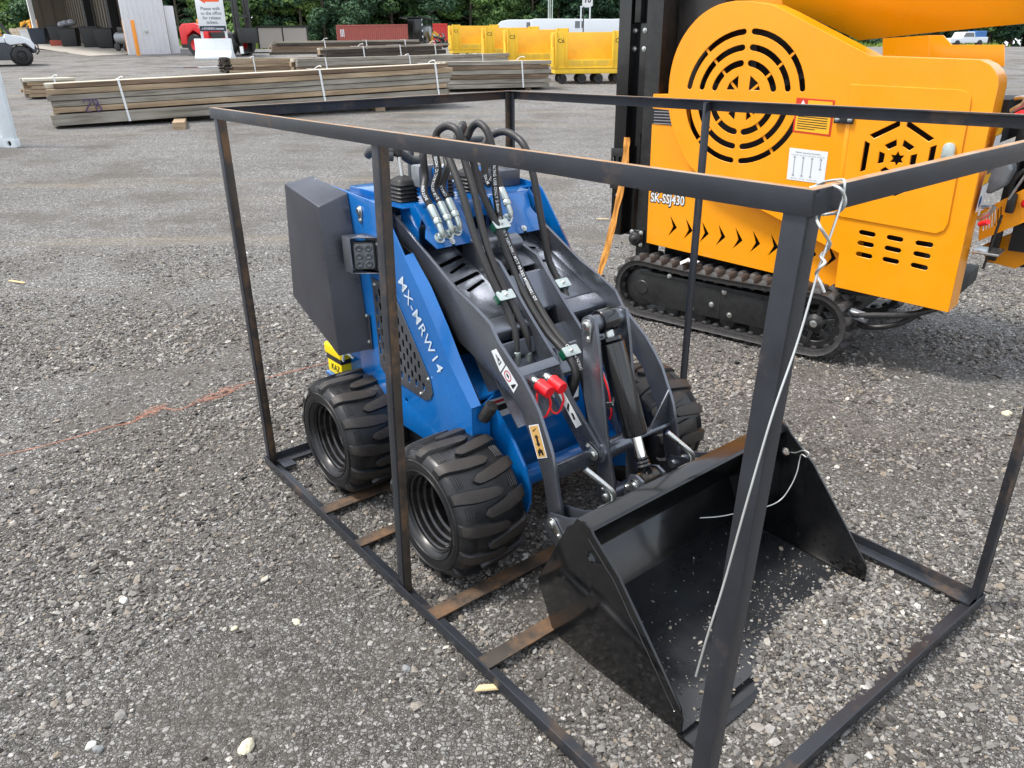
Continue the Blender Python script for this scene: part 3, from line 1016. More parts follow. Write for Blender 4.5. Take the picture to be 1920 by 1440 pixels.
s2 = ((1.0607,0.374,0.6352), (1.0839,0.374,0.6679), (1.1371,0.374,0.6227), (1.1172,0.374,0.5905))
st = sticker(s2, M_white, 'arm_sticker'); f2 = in_quad(s2, .3735)
MB().plate([(.5 + .38 * math.cos(2 * PI * k / 20), .66 + .25 * math.sin(2 * PI * k / 20)) for k in range(20)], .0003, f2,
           holes=[[(.5 + .30 * math.cos(2 * PI * k / 20), .66 + .20 * math.sin(2 * PI * k / 20)) for k in range(20)]]).build('ban_ring', M_inkred, st)
MB().plate([(.40, .55), (.62, .60), (.60, .80), (.46, .76)], .0003, f2).build('ban_figure', M_ink, st)
MB().plate([(.2, .12), (.8, .08), (.8, .14), (.3, .3), (.2, .3)], .0003, f2).build('bucket_figure', M_ink, st)
s3 = ((1.1845,0.374,0.5098), (1.2268,0.374,0.531), (1.267,0.374,0.4387), (1.2252,0.374,0.4175))
st = sticker(s3, M_white, 'arm_sticker'); f3 = in_quad(s3, .3735)
MB().plate([(.08, .03), (.92, .03), (.92, .97), (.08, .97)], .0003, f3).build('tan_field', M_tan, st)
f3b = in_quad(s3, .3730)
MB().plate([(.5, .72), (.72, .62), (.6, .62), (.6, .44), (.72, .44), (.5, .34), (.28, .44), (.4, .44), (.4, .62), (.28, .62)], .0003, f3b).build('double_arrow', M_ink, st)
MB().plate([(.25, .08), (.4, .08), (.45, .16), (.55, .16), (.6, .08), (.75, .08), (.75, .24), (.6, .26), (.55, .30), (.45, .30), (.4, .26), (.25, .24)], .0003, f3b).build('person_figure', M_ink, st)
MB().plate([(.3, .80), (.7, .88), (.7, .9), (.3, .84)], .0003, f3b).build('chain_figure', M_ink, st)
sr = ((1.1082,0.559,0.5336), (1.1346,0.559,0.5462), (1.2153,0.559,0.4651), (1.1927,0.559,0.4437))
st = sticker(sr, M_white, 'rib_sticker', y=.5595); f4 = in_quad(sr, .5585)
MB().plate([(.15, .45), (.85, .62), (.8, .70), (.15, .55)], .0003, f4).build('sticker_figure', M_ink, st)
MB().plate([(.3, .2), (.6, .2), (.7, .38), (.4, .4)], .0003, f4).build('sticker_figure', M_ink, st)

# ---- hydraulic hoses, clamps, fittings -------------------------------------------------------------------
def text_on_tube(parent, pts, r, body, size, s0=0.0, toward=(.72, -.45, .53), rep=1, mat=M_white):
    """lettering printed along a hose"""
    P = pts
    cum = [0]
    for a, b in zip(P, P[1:]):
        cum.append(cum[-1] + (b - a).length)
    v, f = text_data(body, 1.0, .012, 1.08)
    h = max(p[1] for p in v)
    k = size / h
    tw = Vector(toward).normalized()
    V = []
    for a, b in v:
        s_ = s0 + a * k
        s_ = min(max(s_, 0), cum[-1] - 1e-4)
        i = max(j for j in range(len(cum) - 1) if cum[j] <= s_)
        t = (s_ - cum[i]) / max(1e-6, cum[i + 1] - cum[i])
        c = P[i].lerp(P[i + 1], t)
        ta = (P[min(i + 1, len(P) - 1)] - P[max(i - 1, 0)]).normalized()
        tb_ = (P[min(i + 2, len(P) - 1)] - P[i]).normalized()
        tan = ta.lerp(tb_, t).normalized()
        nr = (tw - tan * tw.dot(tan)).normalized()
        side = nr.cross(tan)
        ang = (b * k - size / 2) / r
        V.append(tuple(c + (nr * math.cos(ang) + side * math.sin(ang)) * (r + .0005)))
    me = bpy.data.meshes.new('hose_print')
    me.from_pydata(V, [], f)
    me.update()
    return link('hose_print', me, mat, parent)

HR = .0122
def hose(pts, r=HR, prints=()):
    P = spline(pts, 10)
    o = MB().tube(P, r, 14).build('hydraulic_hose', M_hose, L_, ang=70)
    for body, s0, toward in prints:
        text_on_tube(o, P, r, body, .0095, s0, toward)
    return o, P

def ferrule(parent, a, d, name='hose_fitting'):
    """crimped ferrule, hex nut and swivel leading off along d"""
    d = Vector(d).normalized(); a = Vector(a)
    u = d.orthogonal().normalized(); v = d.cross(u)
    mb = MB()
    mb.lathe([(0, -.002), (.0125, -.002), (.0135, .002), (.0135, .040), (.0118, .044), (.0105, .046), (0, .046)], a, (d, u, v), 20)
    mb.lathe([(.0, .046), (.0145, .046), (.0145, .064), (0, .064)], a, (d, u, v), 6)
    mb.lathe([(0, .064), (.010, .064), (.010, .078), (0, .078)], a, (d, u, v), 16)
    return mb.build(name, M_zincp, parent, bevel=.0008, segs=1)

frh, W_, H_, un = HOODL
def hood_fit(frh, un, a, b):
    base = Vector(frh(a, b, .005))
    up = (Vector(frh(a, b + .01, 0)) - Vector(frh(a, b, 0))).normalized()
    o = MB().cyl(base, base + un * .004, .0185, 20).build('port_washer', M_zinc, L_, bevel=.001)
    el = MB()
    el.tube([base + un * .002, base + un * .020, base + un * .028 + up * .010, base + un * .030 + up * .026], .0100, 12)
    el.lathe([(0, .0), (.0135, 0), (.0135, .010), (0, .010)], base + un * .008, (un, up, un.cross(up)), 6)
    el.build('elbow_fitting', M_zincp, o, ang=40)
    top = base + un * .030 + up * .100
    ferrule(L_, top, -up)
    return top, up
fits = []
for a, b in ((W_ * .23, .034), (W_ * .47, .040), (W_ * .68, .048)):
    fits.append(hood_fit(frh, un, a, b))
fr2, W2, H2, un2 = HOODR
fitsR = [hood_fit(fr2, un2, W2 * .80, .06)]

T1 = (.5, -.62, .6)
t, u = fits[0]
hose([t, t + u * .05, (0.5561,0.47,1.1422), (0.5503,0.47,1.2083), (0.5212,0.5,1.2501)], prints=(('BOTON', .02, T1),))
hA = [(0.5568,0.52,1.2578), (0.601,0.515,1.2286), (0.6412,0.51,1.1965), (0.7183,0.5,1.1008), (0.7823,0.492,0.9899), (0.8495,0.492,0.8874), (0.9016,0.5,0.8097), (0.9392,0.505,0.7553), (0.9708,0.5,0.707), (0.9901,0.49,0.6531)]
oA, PA = hose(hA)
ferrule(L_, PA[-1], (0, 0, -1))
t, u = fits[1]
oB, PB = hose([t, t + u * .05, (0.587,0.5,1.1593), (0.5617,0.51,1.2144), (0.5577,0.52,1.2677), (0.5811,0.53,1.2896), (0.6186,0.535,1.2947), (0.6563,0.54,1.2727), (0.6733,0.545,1.1964), (0.7314,0.538,1.0982), (0.7883,0.525,0.9861), (0.8514,0.52,0.8829), (0.9051,0.527,0.8051), (0.9498,0.535,0.7462), (0.9799,0.54,0.6948), (0.9875,0.54,0.6399)],
              prints=(('2-10 HYDRAULIC HOSE', .01, T1),))
ferrule(L_, PB[-1], (0, 0, -1))
t, u = fits[2]
oD, PD = hose([t, t + u * .05, (0.5659,0.55,1.1559), (0.5262,0.58,1.2009), (0.5548,0.6,1.2287), (0.5853,0.62,1.253), (0.5997,0.63,1.2831), (0.6312,0.635,1.2993), (0.6701,0.637,1.2803), (0.6924,0.638,1.2395), (0.7021,0.64,1.1909), (0.7101,0.64,1.0842), (0.7321,0.645,0.981), (0.8053,0.645,0.8786), (0.9023,0.64,0.7748), (1.0068,0.635,0.6907), (1.0867,0.64,0.6401), (1.1218,0.64,0.6004), (1.1536,0.64,0.52), (1.1642,0.65,0.4276)],
              prints=(('OMAX', .01, T1), ('COAL MINING USE ONLY 2-8mm', .44, (.6, -.5, .6)), ('GMPA GB/T 3683-2SN / MT/T 98-RB2 MFE020021 OY', .66, (.6, -.5, .6)), ('COAL MINING', 1.16, (.6, -.6, .5))))
oC, PC = hose([(0.5863,0.6,1.2544), (0.6169,0.6,1.2234), (0.6412,0.6,1.1889), (0.6845,0.605,1.085), (0.7368,0.617,0.9943), (0.8063,0.615,0.8838), (0.89,0.612,0.7847), (0.9941,0.61,0.6966), (1.0823,0.612,0.6459), (1.1264,0.61,0.6099), (1.1378,0.605,0.5701), (1.1183,0.6,0.5159)])
t, u = fitsR[0]
oE, PE = hose([t, t + u * .05, (0.538,0.74,1.0868), (0.5136,0.74,1.1657), (0.5052,0.75,1.2088), (0.5137,0.77,1.2398), (0.5692,0.785,1.2598), (0.6342,0.79,1.2465), (0.684,0.79,1.2109), (0.7222,0.79,1.1284), (0.7471,0.79,1.0438), (0.7724,0.79,0.9581), (0.8007,0.795,0.8525), (0.8587,0.8,0.7778), (0.9213,0.79,0.7117), (0.97,0.78,0.651), (1.0125,0.76,0.6109)],
              prints=(('COAL MINING', .04, (.5, -.6, .6)),))

def clamp(c, w, name='hose_clamp'):
    """green clamp block with a bolted steel cover plate, across two hoses"""
    c = Vector(c)
    u = Vector((.72, 0, -.62)).normalized(); n = Vector((.62, 0, .72)).normalized(); v = Vector((0, 1, 0))
    fr = lambda a, b, t: tuple(c + v * a + u * b + n * t)
    cb = MB().plate(rrect2(-w / 2, -.015, w / 2, .015, .002), .026, sub(fr, 0, 0, -.013)).build(name, M_green, L_, bevel=.001)
    MB().plate(rrect2(-w / 2 - .002, -.017, w / 2 + .002, .017, .005), .0035, sub(fr, 0, 0, .013)).build('clamp_plate', M_zincp, cb, bevel=.0008)
    bolt(cb, fr(0, 0, .0165), n, .0055, .006)
    return cb
clamp((0.9038,0.513,0.8042), .060)
clamp((0.7359,0.633,0.9832), .058)
clamp((1.0855,0.625,0.6435), .060)
clamp((0.856,0.8,0.7791), .052)

# red-capped quick couplers
def coupler(a, d, r=.0195):
    a, d = Vector(a), Vector(d).normalized()
    u = d.orthogonal().normalized(); v = d.cross(u)
    b = MB()
    b.lathe([(0, -.034), (.013, -.034), (.013, -.014), (0, -.014)], a, (d, u, v), 6)
    b.lathe([(0, -.014), (.0145, -.014), (.0155, -.012), (.0155, .004), (0, .004)], a, (d, u, v), 24)
    o = b.build('quick_coupler', M_zinc, L_, bevel=.001, segs=1)
    c = MB()
    c.lathe([(0, -.004), (r * 1.0, -.004), (r * 1.08, .0), (r * 1.08, .006), (r, .010), (r, .040), (r * .93, .044), (0, .044)], a, (d, u, v), 28)
    c.build('cap', M_red, o, ang=35)
    e0 = a + d * .040 - Vector((0, 0, r * .6))
    P = spline([e0, e0 + Vector((.004, .004, -.030)), e0 + Vector((-.004, -.010, -.066)), e0 + Vector((-.018, -.024, -.058)), e0 + Vector((-.030, -.020, -.020)), a + Vector((-.004, -.004, -.014))], 8)
    MB().tube(P, .0032, 8).build('cap_tether', M_red, o)
    return o
dcp = (.93, .02, -.22)
coupler((1.1669,0.432,0.6161), dcp)
coupler((1.1694,0.48,0.6154), dcp)
# a third red tether seen behind the tilt link
MB().tube(spline([(1.16, .70, .58), (1.20, .69, .53), (1.22, .685, .47), (1.21, .69, .44)], 6), .003, 8).build('tether', M_red, L_)

# ---- controls ------------------------------------------------------------------------------------------
def boot(c, n=5, r0=.047, h=.082):
    c = Vector(c)
    prof = []
    for i in range(n):
        rr = r0 * (1 - .10 * i / n)
        z = h * .78 * i / n
        prof += [(rr * .84, z), (rr, z + h * .05)]
    prof += [(r0 * .82, h * .80), (r0 * .78, h * .84), (.014, h), (0, h)]
    mb = MB()
    rings = []
    for r_, z in prof:
        ring = []
        for k in range(32):
            a = 2 * PI * k / 32
            q_ = 1 / (abs(math.cos(a)) ** 5 + abs(math.sin(a)) ** 5) ** .2
            ring.append(mb.bm.verts.new(c + Vector((math.cos(a) * r_ * q_, math.sin(a) * r_ * q_ * .92, z))))
        rings.append(ring)
    for A, B in zip(rings, rings[1:]):
        for k in range(32):
            mb._f((A[k], A[(k + 1) % 32], B[(k + 1) % 32], B[k]))
    return mb.build('lever_boot', M_rubber, L_, ang=60)
for (bx, by, top) in ((.445, .452, (0.4238,0.452,1.2365)), (.445, .60, (0.4489,0.7,1.27)), (.43, .74, (.40, .74, 1.27))):
    b0 = boot((bx, by, 1.052))
    a = Vector((bx, by, 1.12)); tp = Vector(top)
    MB().tube([a, a.lerp(tp, .7)], .0075, 12).build('lever', M_zinc, b0)
    d = (tp - a).normalized()
    MB().tube([a.lerp(tp, .62), a.lerp(tp, .66), a.lerp(tp, .70), tp - d * .004, tp + d * .012, tp + d * .018], [.008, .012, .0125, .0155, .013, .005], 14).build('knob', M_rubber, b0, ang=60)
# hand rails with foam grips
hb = spline([(0.4055,0.56,1.1713), (0.3941,0.52,1.1737), (0.4165,0.47,1.1989), (0.4029,0.43,1.2129), (0.3569,0.4,1.2132), (0.318,0.4,1.1945)], 8)
MB().tube(hb, .015, 14).build('hand_rail', M_foam, L_, ang=70)
MB().cyl((0.3809,0.385,1.1993), (0.4177,0.44,1.1945), .0165, 18).build('foam_grip', M_foam, L_, bevel=.003)
MB().cyl((.30, .60, 1.21), (.30, .90, 1.21), .012, 14).build('hand_rail', M_foam, L_, ang=70)
MB().tube([(.30, .60, 1.21), (.30, .58, 1.19), (.30, .575, 1.05)], .012, 12).build('hand_rail', M_foam, L_, ang=70)
MB().tube([(.30, .90, 1.21), (.30, .92, 1.19), (.30, .925, 1.05)], .012, 12).build('hand_rail', M_foam, L_, ang=70)
MB().box((.46, .52, 1.05), (.54, .57, 1.16)).build('valve_block', M_blue, L_, bevel=.004)
MB().box((.47, .47, 1.10), (.52, .53, 1.17)).build('control_valve', M_cast, L_, bevel=.006)
MB().box((.33, .87, 1.052), (.45, .96, 1.11)).build('instrument_box', M_box, L_, bevel=.004)

# ---- battery at the rear ---------------------------------------------------------------------------------
MB().box((-.05, .325, .295), (.30, .62, .310)).build('battery_tray', M_blue, L_, bevel=.002)
bt = MB().box((-.045, .336, .310), (.075, .50, .368)).build('battery', M_yplastic, L_, bevel=.006)
MB().box((-.047, .334, .368), (.077, .502, .388)).build('battery_band', M_rubber, bt, bevel=.003)
MB().box((-.056, .330, .388), (.086, .506, .436)).build('battery_cover', M_yplastic, bt, bevel=.012, segs=3)
MB().box((-.02, .345, .436), (.05, .40, .448)).build('battery_handle', M_yplastic, bt, bevel=.005)
text_plate('battery_lettering', 'KAZ', M_ink, bt, lambda a, b, t: (.025 + a, .3358 - t, .342 + b), height=.026, bold=.01)
MB().tube(spline([(.09, .34, .39), (.11, .335, .425), (.14, .34, .435), (.16, .35, .42)], 6), .005, 8).build('battery_cable', M_white, bt)

# ---- bucket -----------------------------------------------------------------------------------------------
bp = [(1.532, .412), (1.548, .424), (1.566, .427), (1.582, .420), (1.594, .404), (1.684, .331), (1.897, .079), (1.905, .050), (1.905, .008), (1.60, .004), (1.449, .018), (1.386, .153), (1.50, .385)]
HOLE = (1.5889,0.3363)
BY0, BY1 = .235, 1.110
M_floor = pmat('black_floor_sheen', srgb(38, 40, 43), .30, var=.2, scale=6, bump=.05, bscale=160, coat=.2, dust=.10, dust_col=srgb(104, 100, 94))  # black lightened to paint in a grey sheen, with a film of dust
bucket = MB().plate([(1.452, .020), (1.905, .004), (1.905, .010), (1.455, .028)], BY1 - BY0 - .018, FY(BY0 + .009)).build('bucket', M_floor, L_, bevel=.0006, segs=1)
for y0, t in ((BY0, .008), (BY1, -.008)):
    MB().plate(bp, t, FY(y0), holes=[circle2(*HOLE, .013, 20)]).build('side_plate', M_black, bucket, bevel=.0014)
    wb = MB()                                  # weld bead just inside the plate's front edge
    ed = bp[5:8]
    P = []
    yy = y0 + (.003 if t < 0 else -.003)
    for (x0, z0), (x1, z1) in zip(bp[4:7], bp[5:8]):
        for k in range(20):
            P.append((x0 + (x1 - x0) * k / 20 - .016 + random.uniform(-.001, .001), y0 + (-.0005 if t > 0 else .0005), z0 + (z1 - z0) * k / 20 - .013 + random.uniform(-.001, .001)))
    wb.tube(P, .0022, 6).build('weld_bead', M_black, bucket)
yb0, yb1 = BY0 + .009, BY1 - .009
MB().plate([(1.455, .028), (1.452, .020), (1.386, .155), (1.394, .158)], yb1 - yb0, FY(yb0)).build('lower_back', M_black, bucket, bevel=.0008)
MB().plate([(1.394, .158), (1.386, .155), (1.505, .360), (1.513, .356)], yb1 - yb0, FY(yb0)).build('upper_back', M_black, bucket, bevel=.0008)
MB().plate([(1.505, .356), (1.580, .405), (1.574, .414), (1.525, .420), (1.497, .368)], yb1 - yb0, FY(yb0)).build('top_rail', M_black, bucket, bevel=.003)
MB().plate([(1.897, -.004), (1.953, -.006), (1.956, -.001), (1.940, .008), (1.897, .0035)], BY1 - BY0 + .008, FY(BY0 - .004)).build('cutting_edge', M_black, bucket, bevel=.0008)
# quick-attach plate with brackets, lock handles and pins
qa = MB().plate([(.33, .13), (mir(.33), .13), (mir(.33), .30), (.33, .30)], .010, lambda a, b, t: (1.372 + (b - .13) * .58 - .01 + t, a, b)).build('attach_plate', M_gun, L_, bevel=.002)
for ya in (.345, .405, mir(.345) - .008, mir(.405) - .008):
    MB().plate([(1.2835,0.2293), (1.3108,0.2854), (1.385, .305), (1.465, .345), (1.486, .343), (1.384, .165), (1.36, .16), (1.325, .20)], .008, FY(ya)).build('attach_bracket', M_gun, L_, bevel=.0015)
pv = (1.3272,0.343,0.2583)
keeper(L_, (pv[0], .343, pv[2]), (pv[0] + .030, .343, pv[2] - .024), (0, -1, 0), .019, .011)
MB().cyl((pv[0], mir(.425), pv[2] + .005), (pv[0], mir(.33), pv[2] + .005), .0135, 20).build('pivot_pin', M_zinc, L_, bevel=.001)
for yh, sgn in ((.47, 1), (mir(.47), 1)):
    base = Vector((1.435, yh, .325))
    P = spline([base + Vector((0, .0, -.01)), base + Vector((.004, .002, .022)), base + Vector((.0, -.004, .045)), base + Vector((-.03, -.028, .078)), base + Vector((-.058, -.052, .108))], 7)
    h_ = MB().tube(P, .0088, 14).build('lock_handle', M_zinc, L_, ang=60)
    MB().plate([(-.045, -.025), (.05, -.025), (.05, .022), (.0, .034), (-.045, .01)], .010, lambda a, b, t, base=base: (base.x - .004 + b * .45 + t * .3, base.y + a, base.z - .012 - b * .12 + t)).build('lock_plate', M_zincp, h_, bevel=.002)
# cylinder clevis on the bucket side
for dy in (-.052, .040):
    yy = YC + dy
    MB().plate([(pbot.x - .034, pbot.z - .004), (pbot.x - .026, pbot.z + .024), (pbot.x, pbot.z + .033), (pbot.x + .026, pbot.z + .022), (pbot.x + .044, pbot.z - .010), (pbot.x - .002, pbot.z - .10), (pbot.x - .05, pbot.z - .10)], .010, FY(yy)).build('clevis', M_gun, L_, bevel=.0015)
keeper(L_, (pbot.x, YC - .054, pbot.z), (pbot.x - .030, YC - .054, pbot.z - .016), (0, -1, 0), .019, .010)

# ================================================================== gravel lot
def ground_material():
    m = bpy.data.materials.new('gravel_ground')
    m.use_nodes = True
    n, l = m.node_tree.nodes, m.node_tree.links
    b = n['Principled BSDF']
    tc = n.new('ShaderNodeTexCoord')
    P = tc.outputs['Object']
    def noise(scale, detail=6, rough=.6, vec=P):
        q = n.new('ShaderNodeTexNoise')
        q.inputs['Scale'].default_value = scale
        q.inputs['Detail'].default_value = detail
        q.inputs['Roughness'].default_value = rough
        l.new(vec, q.inputs['Vector'])
        return q.outputs['Fac']
    def ramp(fac, stops):
        r = n.new('ShaderNodeValToRGB')
        e = r.color_ramp.elements
        while len(e) < len(stops): e.new(.5)
        for k, (p, c) in enumerate(stops):
            e[k].position = p
            e[k].color = (*c, 1)
        l.new(fac, r.inputs['Fac'])
        return r.outputs['Color']
    def mix(f, a, c, blend='MIX'):
        q = n.new('ShaderNodeMix')
        q.data_type = 'RGBA'
        q.blend_type = blend
        for s_, v in (('Factor', f), ('A', a), ('B', c)):
            if isinstance(v, (int, float)): q.inputs[s_].default_value = v
            elif isinstance(v, tuple): q.inputs[s_].default_value = (*v, 1)
            else: l.new(v, q.inputs[s_])
        return q.outputs['Result']
    def voro(scale, feature='F1'):
        v = n.new('ShaderNodeTexVoronoi')
        v.feature = feature
        v.inputs['Scale'].default_value = scale
        v.inputs['Randomness'].default_value = 1.0
        # wobble the lookup so that the stones are not all polygons
        l.new(P, v.inputs['Vector'])
        return v
    # two sizes of crushed stone, each cell its own grey
    stone = None
    heights = []
    STOPS = [(0, srgb(80, 78, 76)), (.30, srgb(120, 118, 115)), (.55, srgb(146, 145, 142)), (.80, srgb(166, 165, 163)), (1, srgb(202, 201, 197))]
    cols = []
    # irregular lookup so that the chips are angular and uneven
    wob = n.new('ShaderNodeTexNoise'); wob.inputs['Scale'].default_value = 120; wob.inputs['Detail'].default_value = 2
    l.new(P, wob.inputs['Vector'])
    wv = n.new('ShaderNodeVectorMath'); wv.operation = 'MULTIPLY_ADD'
    wv.inputs[1].default_value = (.010, .010, .010)
    l.new(wob.outputs['Color'], wv.inputs[0]); l.new(P, wv.inputs[2])
    for sc in (80.0, 150.0):
        v = voro(sc)
        l.new(wv.outputs[0], v.inputs['Vector'])
        ve = voro(sc, 'DISTANCE_TO_EDGE')
        l.new(wv.outputs[0], ve.inputs['Vector'])
        sep = n.new('ShaderNodeSeparateColor')
        l.new(v.outputs['Color'], sep.inputs['Color'])
        cols.append(ramp(sep.outputs['Red'], STOPS))
        h = n.new('ShaderNodeMapRange')
        h.inputs['From Min'].default_value, h.inputs['From Max'].default_value = 0.0, .22
        h.inputs['To Min'].default_value, h.inputs['To Max'].default_value = 0.0, 1.0
        l.new(ve.outputs['Distance'], h.inputs['Value'])
        # each chip stands at its own height
        hm_ = n.new('ShaderNodeMath'); hm_.operation = 'MULTIPLY'
        hb = n.new('ShaderNodeMath'); hb.operation = 'MULTIPLY_ADD'; hb.inputs[1].default_value = .7; hb.inputs[2].default_value = .3
        l.new(sep.outputs['Blue'], hb.inputs[0])
        l.new(h.outputs['Result'], hm_.inputs[0]); l.new(hb.outputs[0], hm_.inputs[1])
        heights.append((hm_.outputs[0], sep.outputs['Green']))
    big = n.new('ShaderNodeMath'); big.operation = 'GREATER_THAN'; big.inputs[1].default_value = .45
    l.new(heights[0][1], big.inputs[0])
    stone = mix(big.outputs[0], cols[1], cols[0])
    # gaps between stones are darker fines
    hsel = n.new('ShaderNodeMix')
    l.new(big.outputs[0], hsel.inputs['Factor'])
    l.new(heights[1][0], hsel.inputs['A'])
    l.new(heights[0][0], hsel.inputs['B'])
    gap = ramp(hsel.outputs['Result'], [(.04, (0, 0, 0)), (.28, (1, 1, 1))])
    fines = ramp(noise(40, 8, .7), [(.3, srgb(58, 54, 49)), (.7, srgb(94, 89, 82))])
    col = mix(gap, fines, stone)
    # bare trodden patches of dark fines and paler spread-out patches
    patch = ramp(noise(.85, 9, .66), [(.47, (0, 0, 0)), (.60, (1, 1, 1))])
    pm = n.new('ShaderNodeMath'); pm.operation = 'MULTIPLY'; pm.inputs[1].default_value = .72
    l.new(patch, pm.inputs[0])
    col = mix(pm.outputs[0], col, fines)
    # pulls the colour towards the dark fines round the crate, fading out raggedly
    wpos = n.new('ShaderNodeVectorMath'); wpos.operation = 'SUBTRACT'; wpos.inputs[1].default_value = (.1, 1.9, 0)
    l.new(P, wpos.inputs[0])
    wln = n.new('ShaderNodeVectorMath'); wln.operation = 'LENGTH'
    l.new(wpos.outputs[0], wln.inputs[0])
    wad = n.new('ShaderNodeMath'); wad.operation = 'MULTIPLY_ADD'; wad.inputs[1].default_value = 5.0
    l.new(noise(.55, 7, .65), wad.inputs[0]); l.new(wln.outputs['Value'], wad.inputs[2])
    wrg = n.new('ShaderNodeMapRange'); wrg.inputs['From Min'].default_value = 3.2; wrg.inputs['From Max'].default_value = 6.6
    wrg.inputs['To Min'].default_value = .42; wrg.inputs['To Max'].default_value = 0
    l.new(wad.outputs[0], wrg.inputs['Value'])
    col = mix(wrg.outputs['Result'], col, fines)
    # tyre-worn streaks of beige dust running across the lot
    mp = n.new('ShaderNodeMapping')
    mp.inputs['Rotation'].default_value = (0, 0, R(-16))
    mp.inputs['Scale'].default_value = (.10, 1.6, 1)
    l.new(P, mp.inputs['Vector'])
    st = ramp(noise(1.25, 5, .6, mp.outputs['Vector']), [(.56, (0, 0, 0)), (.68, (1, 1, 1))])
    sm = n.new('ShaderNodeMath'); sm.operation = 'MULTIPLY'; sm.inputs[1].default_value = .42
    l.new(st, sm.inputs[0])
    col = mix(sm.outputs[0], col, srgb(150, 138, 118))
    st2 = ramp(noise(2.1, 6, .6, mp.outputs['Vector']), [(.30, (.84, .83, .82)), (.62, (1.08, 1.08, 1.08))])
    col = mix(.6, col, st2, 'MULTIPLY')
    broad = ramp(noise(.16, 5, .55), [(.3, (.88, .88, .88)), (.7, (1.14, 1.14, 1.15))])
    col = mix(1.0, col, broad, 'MULTIPLY')
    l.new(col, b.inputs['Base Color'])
    b.inputs['Roughness'].default_value = .88
    b.inputs['Specular IOR Level'].default_value = .3
    bp = n.new('ShaderNodeBump')
    bp.inputs['Strength'].default_value = 1.0
    bp.inputs['Distance'].default_value = .006
    inv = n.new('ShaderNodeMath'); inv.operation = 'SUBTRACT'; inv.inputs[0].default_value = 1.0
    l.new(pm.outputs[0], inv.inputs[1])
    hm = n.new('ShaderNodeMath'); hm.operation = 'MULTIPLY'
    l.new(hsel.outputs['Result'], hm.inputs[0]); l.new(inv.outputs[0], hm.inputs[1])
    l.new(hm.outputs[0], bp.inputs['Height'])
    l.new(bp.outputs['Normal'], b.inputs['Normal'])
    return m
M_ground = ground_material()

def height_noise(x, y):
    p = Vector((x, y, 0))
    return .007 * mnoise.noise(p * 1.7) + .004 * mnoise.noise(p * 5.3 + Vector((3, 7, 0)))

def build_ground():
    def axis(lo, a, b, hi, fine):
        mid = list(np.arange(a, b + 1e-6, fine))
        out = []
        x, st = a, fine
        while x > lo:
            st *= 1.16
            x -= st
            out.append(x)
        left = out[::-1]
        out = []
        x, st = b, fine
        while x < hi:
            st *= 1.16
            x += st
            out.append(x)
        return left + mid + out
    xs = axis(-260, -3.2, 3.2, 260, .05)
    ys = axis(-60, .2, 6.4, 330, .05)
    V = []
    for y in ys:
        for x in xs:
            z = terrain(x, y)
            d = math.hypot(x, y - 2.5)
            if d < 12:
                z += height_noise(x, y) * max(0, min(1, (12 - d) / 4)) - .008
            V.append((x, y, z))
    nx = len(xs)
    F = [(j * nx + i, j * nx + i + 1, (j + 1) * nx + i + 1, (j + 1) * nx + i) for j in range(len(ys) - 1) for i in range(nx - 1)]
    me = bpy.data.meshes.new('ground')
    me.from_pydata(V, [], F)
    me.update()
    me.shade_smooth()
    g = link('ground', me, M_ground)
    tag(g, kind='structure')
    return g
build_ground()

# ---- loose stones: real pebbles on the near ground -------------------------------------------------
def pebble_material():
    m = bpy.data.materials.new('crushed_stone')
    m.use_nodes = True
    n, l = m.node_tree.nodes, m.node_tree.links
    b = n['Principled BSDF']
    oi = n.new('ShaderNodeObjectInfo')
    r = n.new('ShaderNodeValToRGB')
    stops = [(0, srgb(56, 53, 50)), (.20, srgb(84, 81, 77)), (.42, srgb(112, 109, 105)), (.62, srgb(132, 130, 126)), (.74, srgb(136, 125, 110)), (.88, srgb(150, 148, 145)), (.97, srgb(172, 168, 158)), (1, srgb(200, 198, 192))]
    e = r.color_ramp.elements
    while len(e) < len(stops): e.new(.5)
    for k, (p, c) in enumerate(stops):
        e[k].position = p; e[k].color = (*c, 1)
    l.new(oi.outputs['Random'], r.inputs['Fac'])
    tc = n.new('ShaderNodeTexCoord')
    ns = n.new('ShaderNodeTexNoise'); ns.inputs['Scale'].default_value = 2.2; ns.inputs['Detail'].default_value = 6
    l.new(tc.outputs['Object'], ns.inputs['Vector'])
    r2 = n.new('ShaderNodeValToRGB')
    r2.color_ramp.elements[0].position = .3; r2.color_ramp.elements[0].color = (.72, .71, .70, 1)
    r2.color_ramp.elements[1].position = .7; r2.color_ramp.elements[1].color = (1.1, 1.1, 1.1, 1)
    l.new(ns.outputs['Fac'], r2.inputs['Fac'])
    mx = n.new('ShaderNodeMix'); mx.data_type = 'RGBA'; mx.blend_type = 'MULTIPLY'; mx.inputs['Factor'].default_value = 1
    l.new(r.outputs['Color'], mx.inputs['A']); l.new(r2.outputs['Color'], mx.inputs['B'])
    l.new(mx.outputs['Result'], b.inputs['Base Color'])
    b.inputs['Roughness'].default_value = .82
    return m
M_pebble = pebble_material()

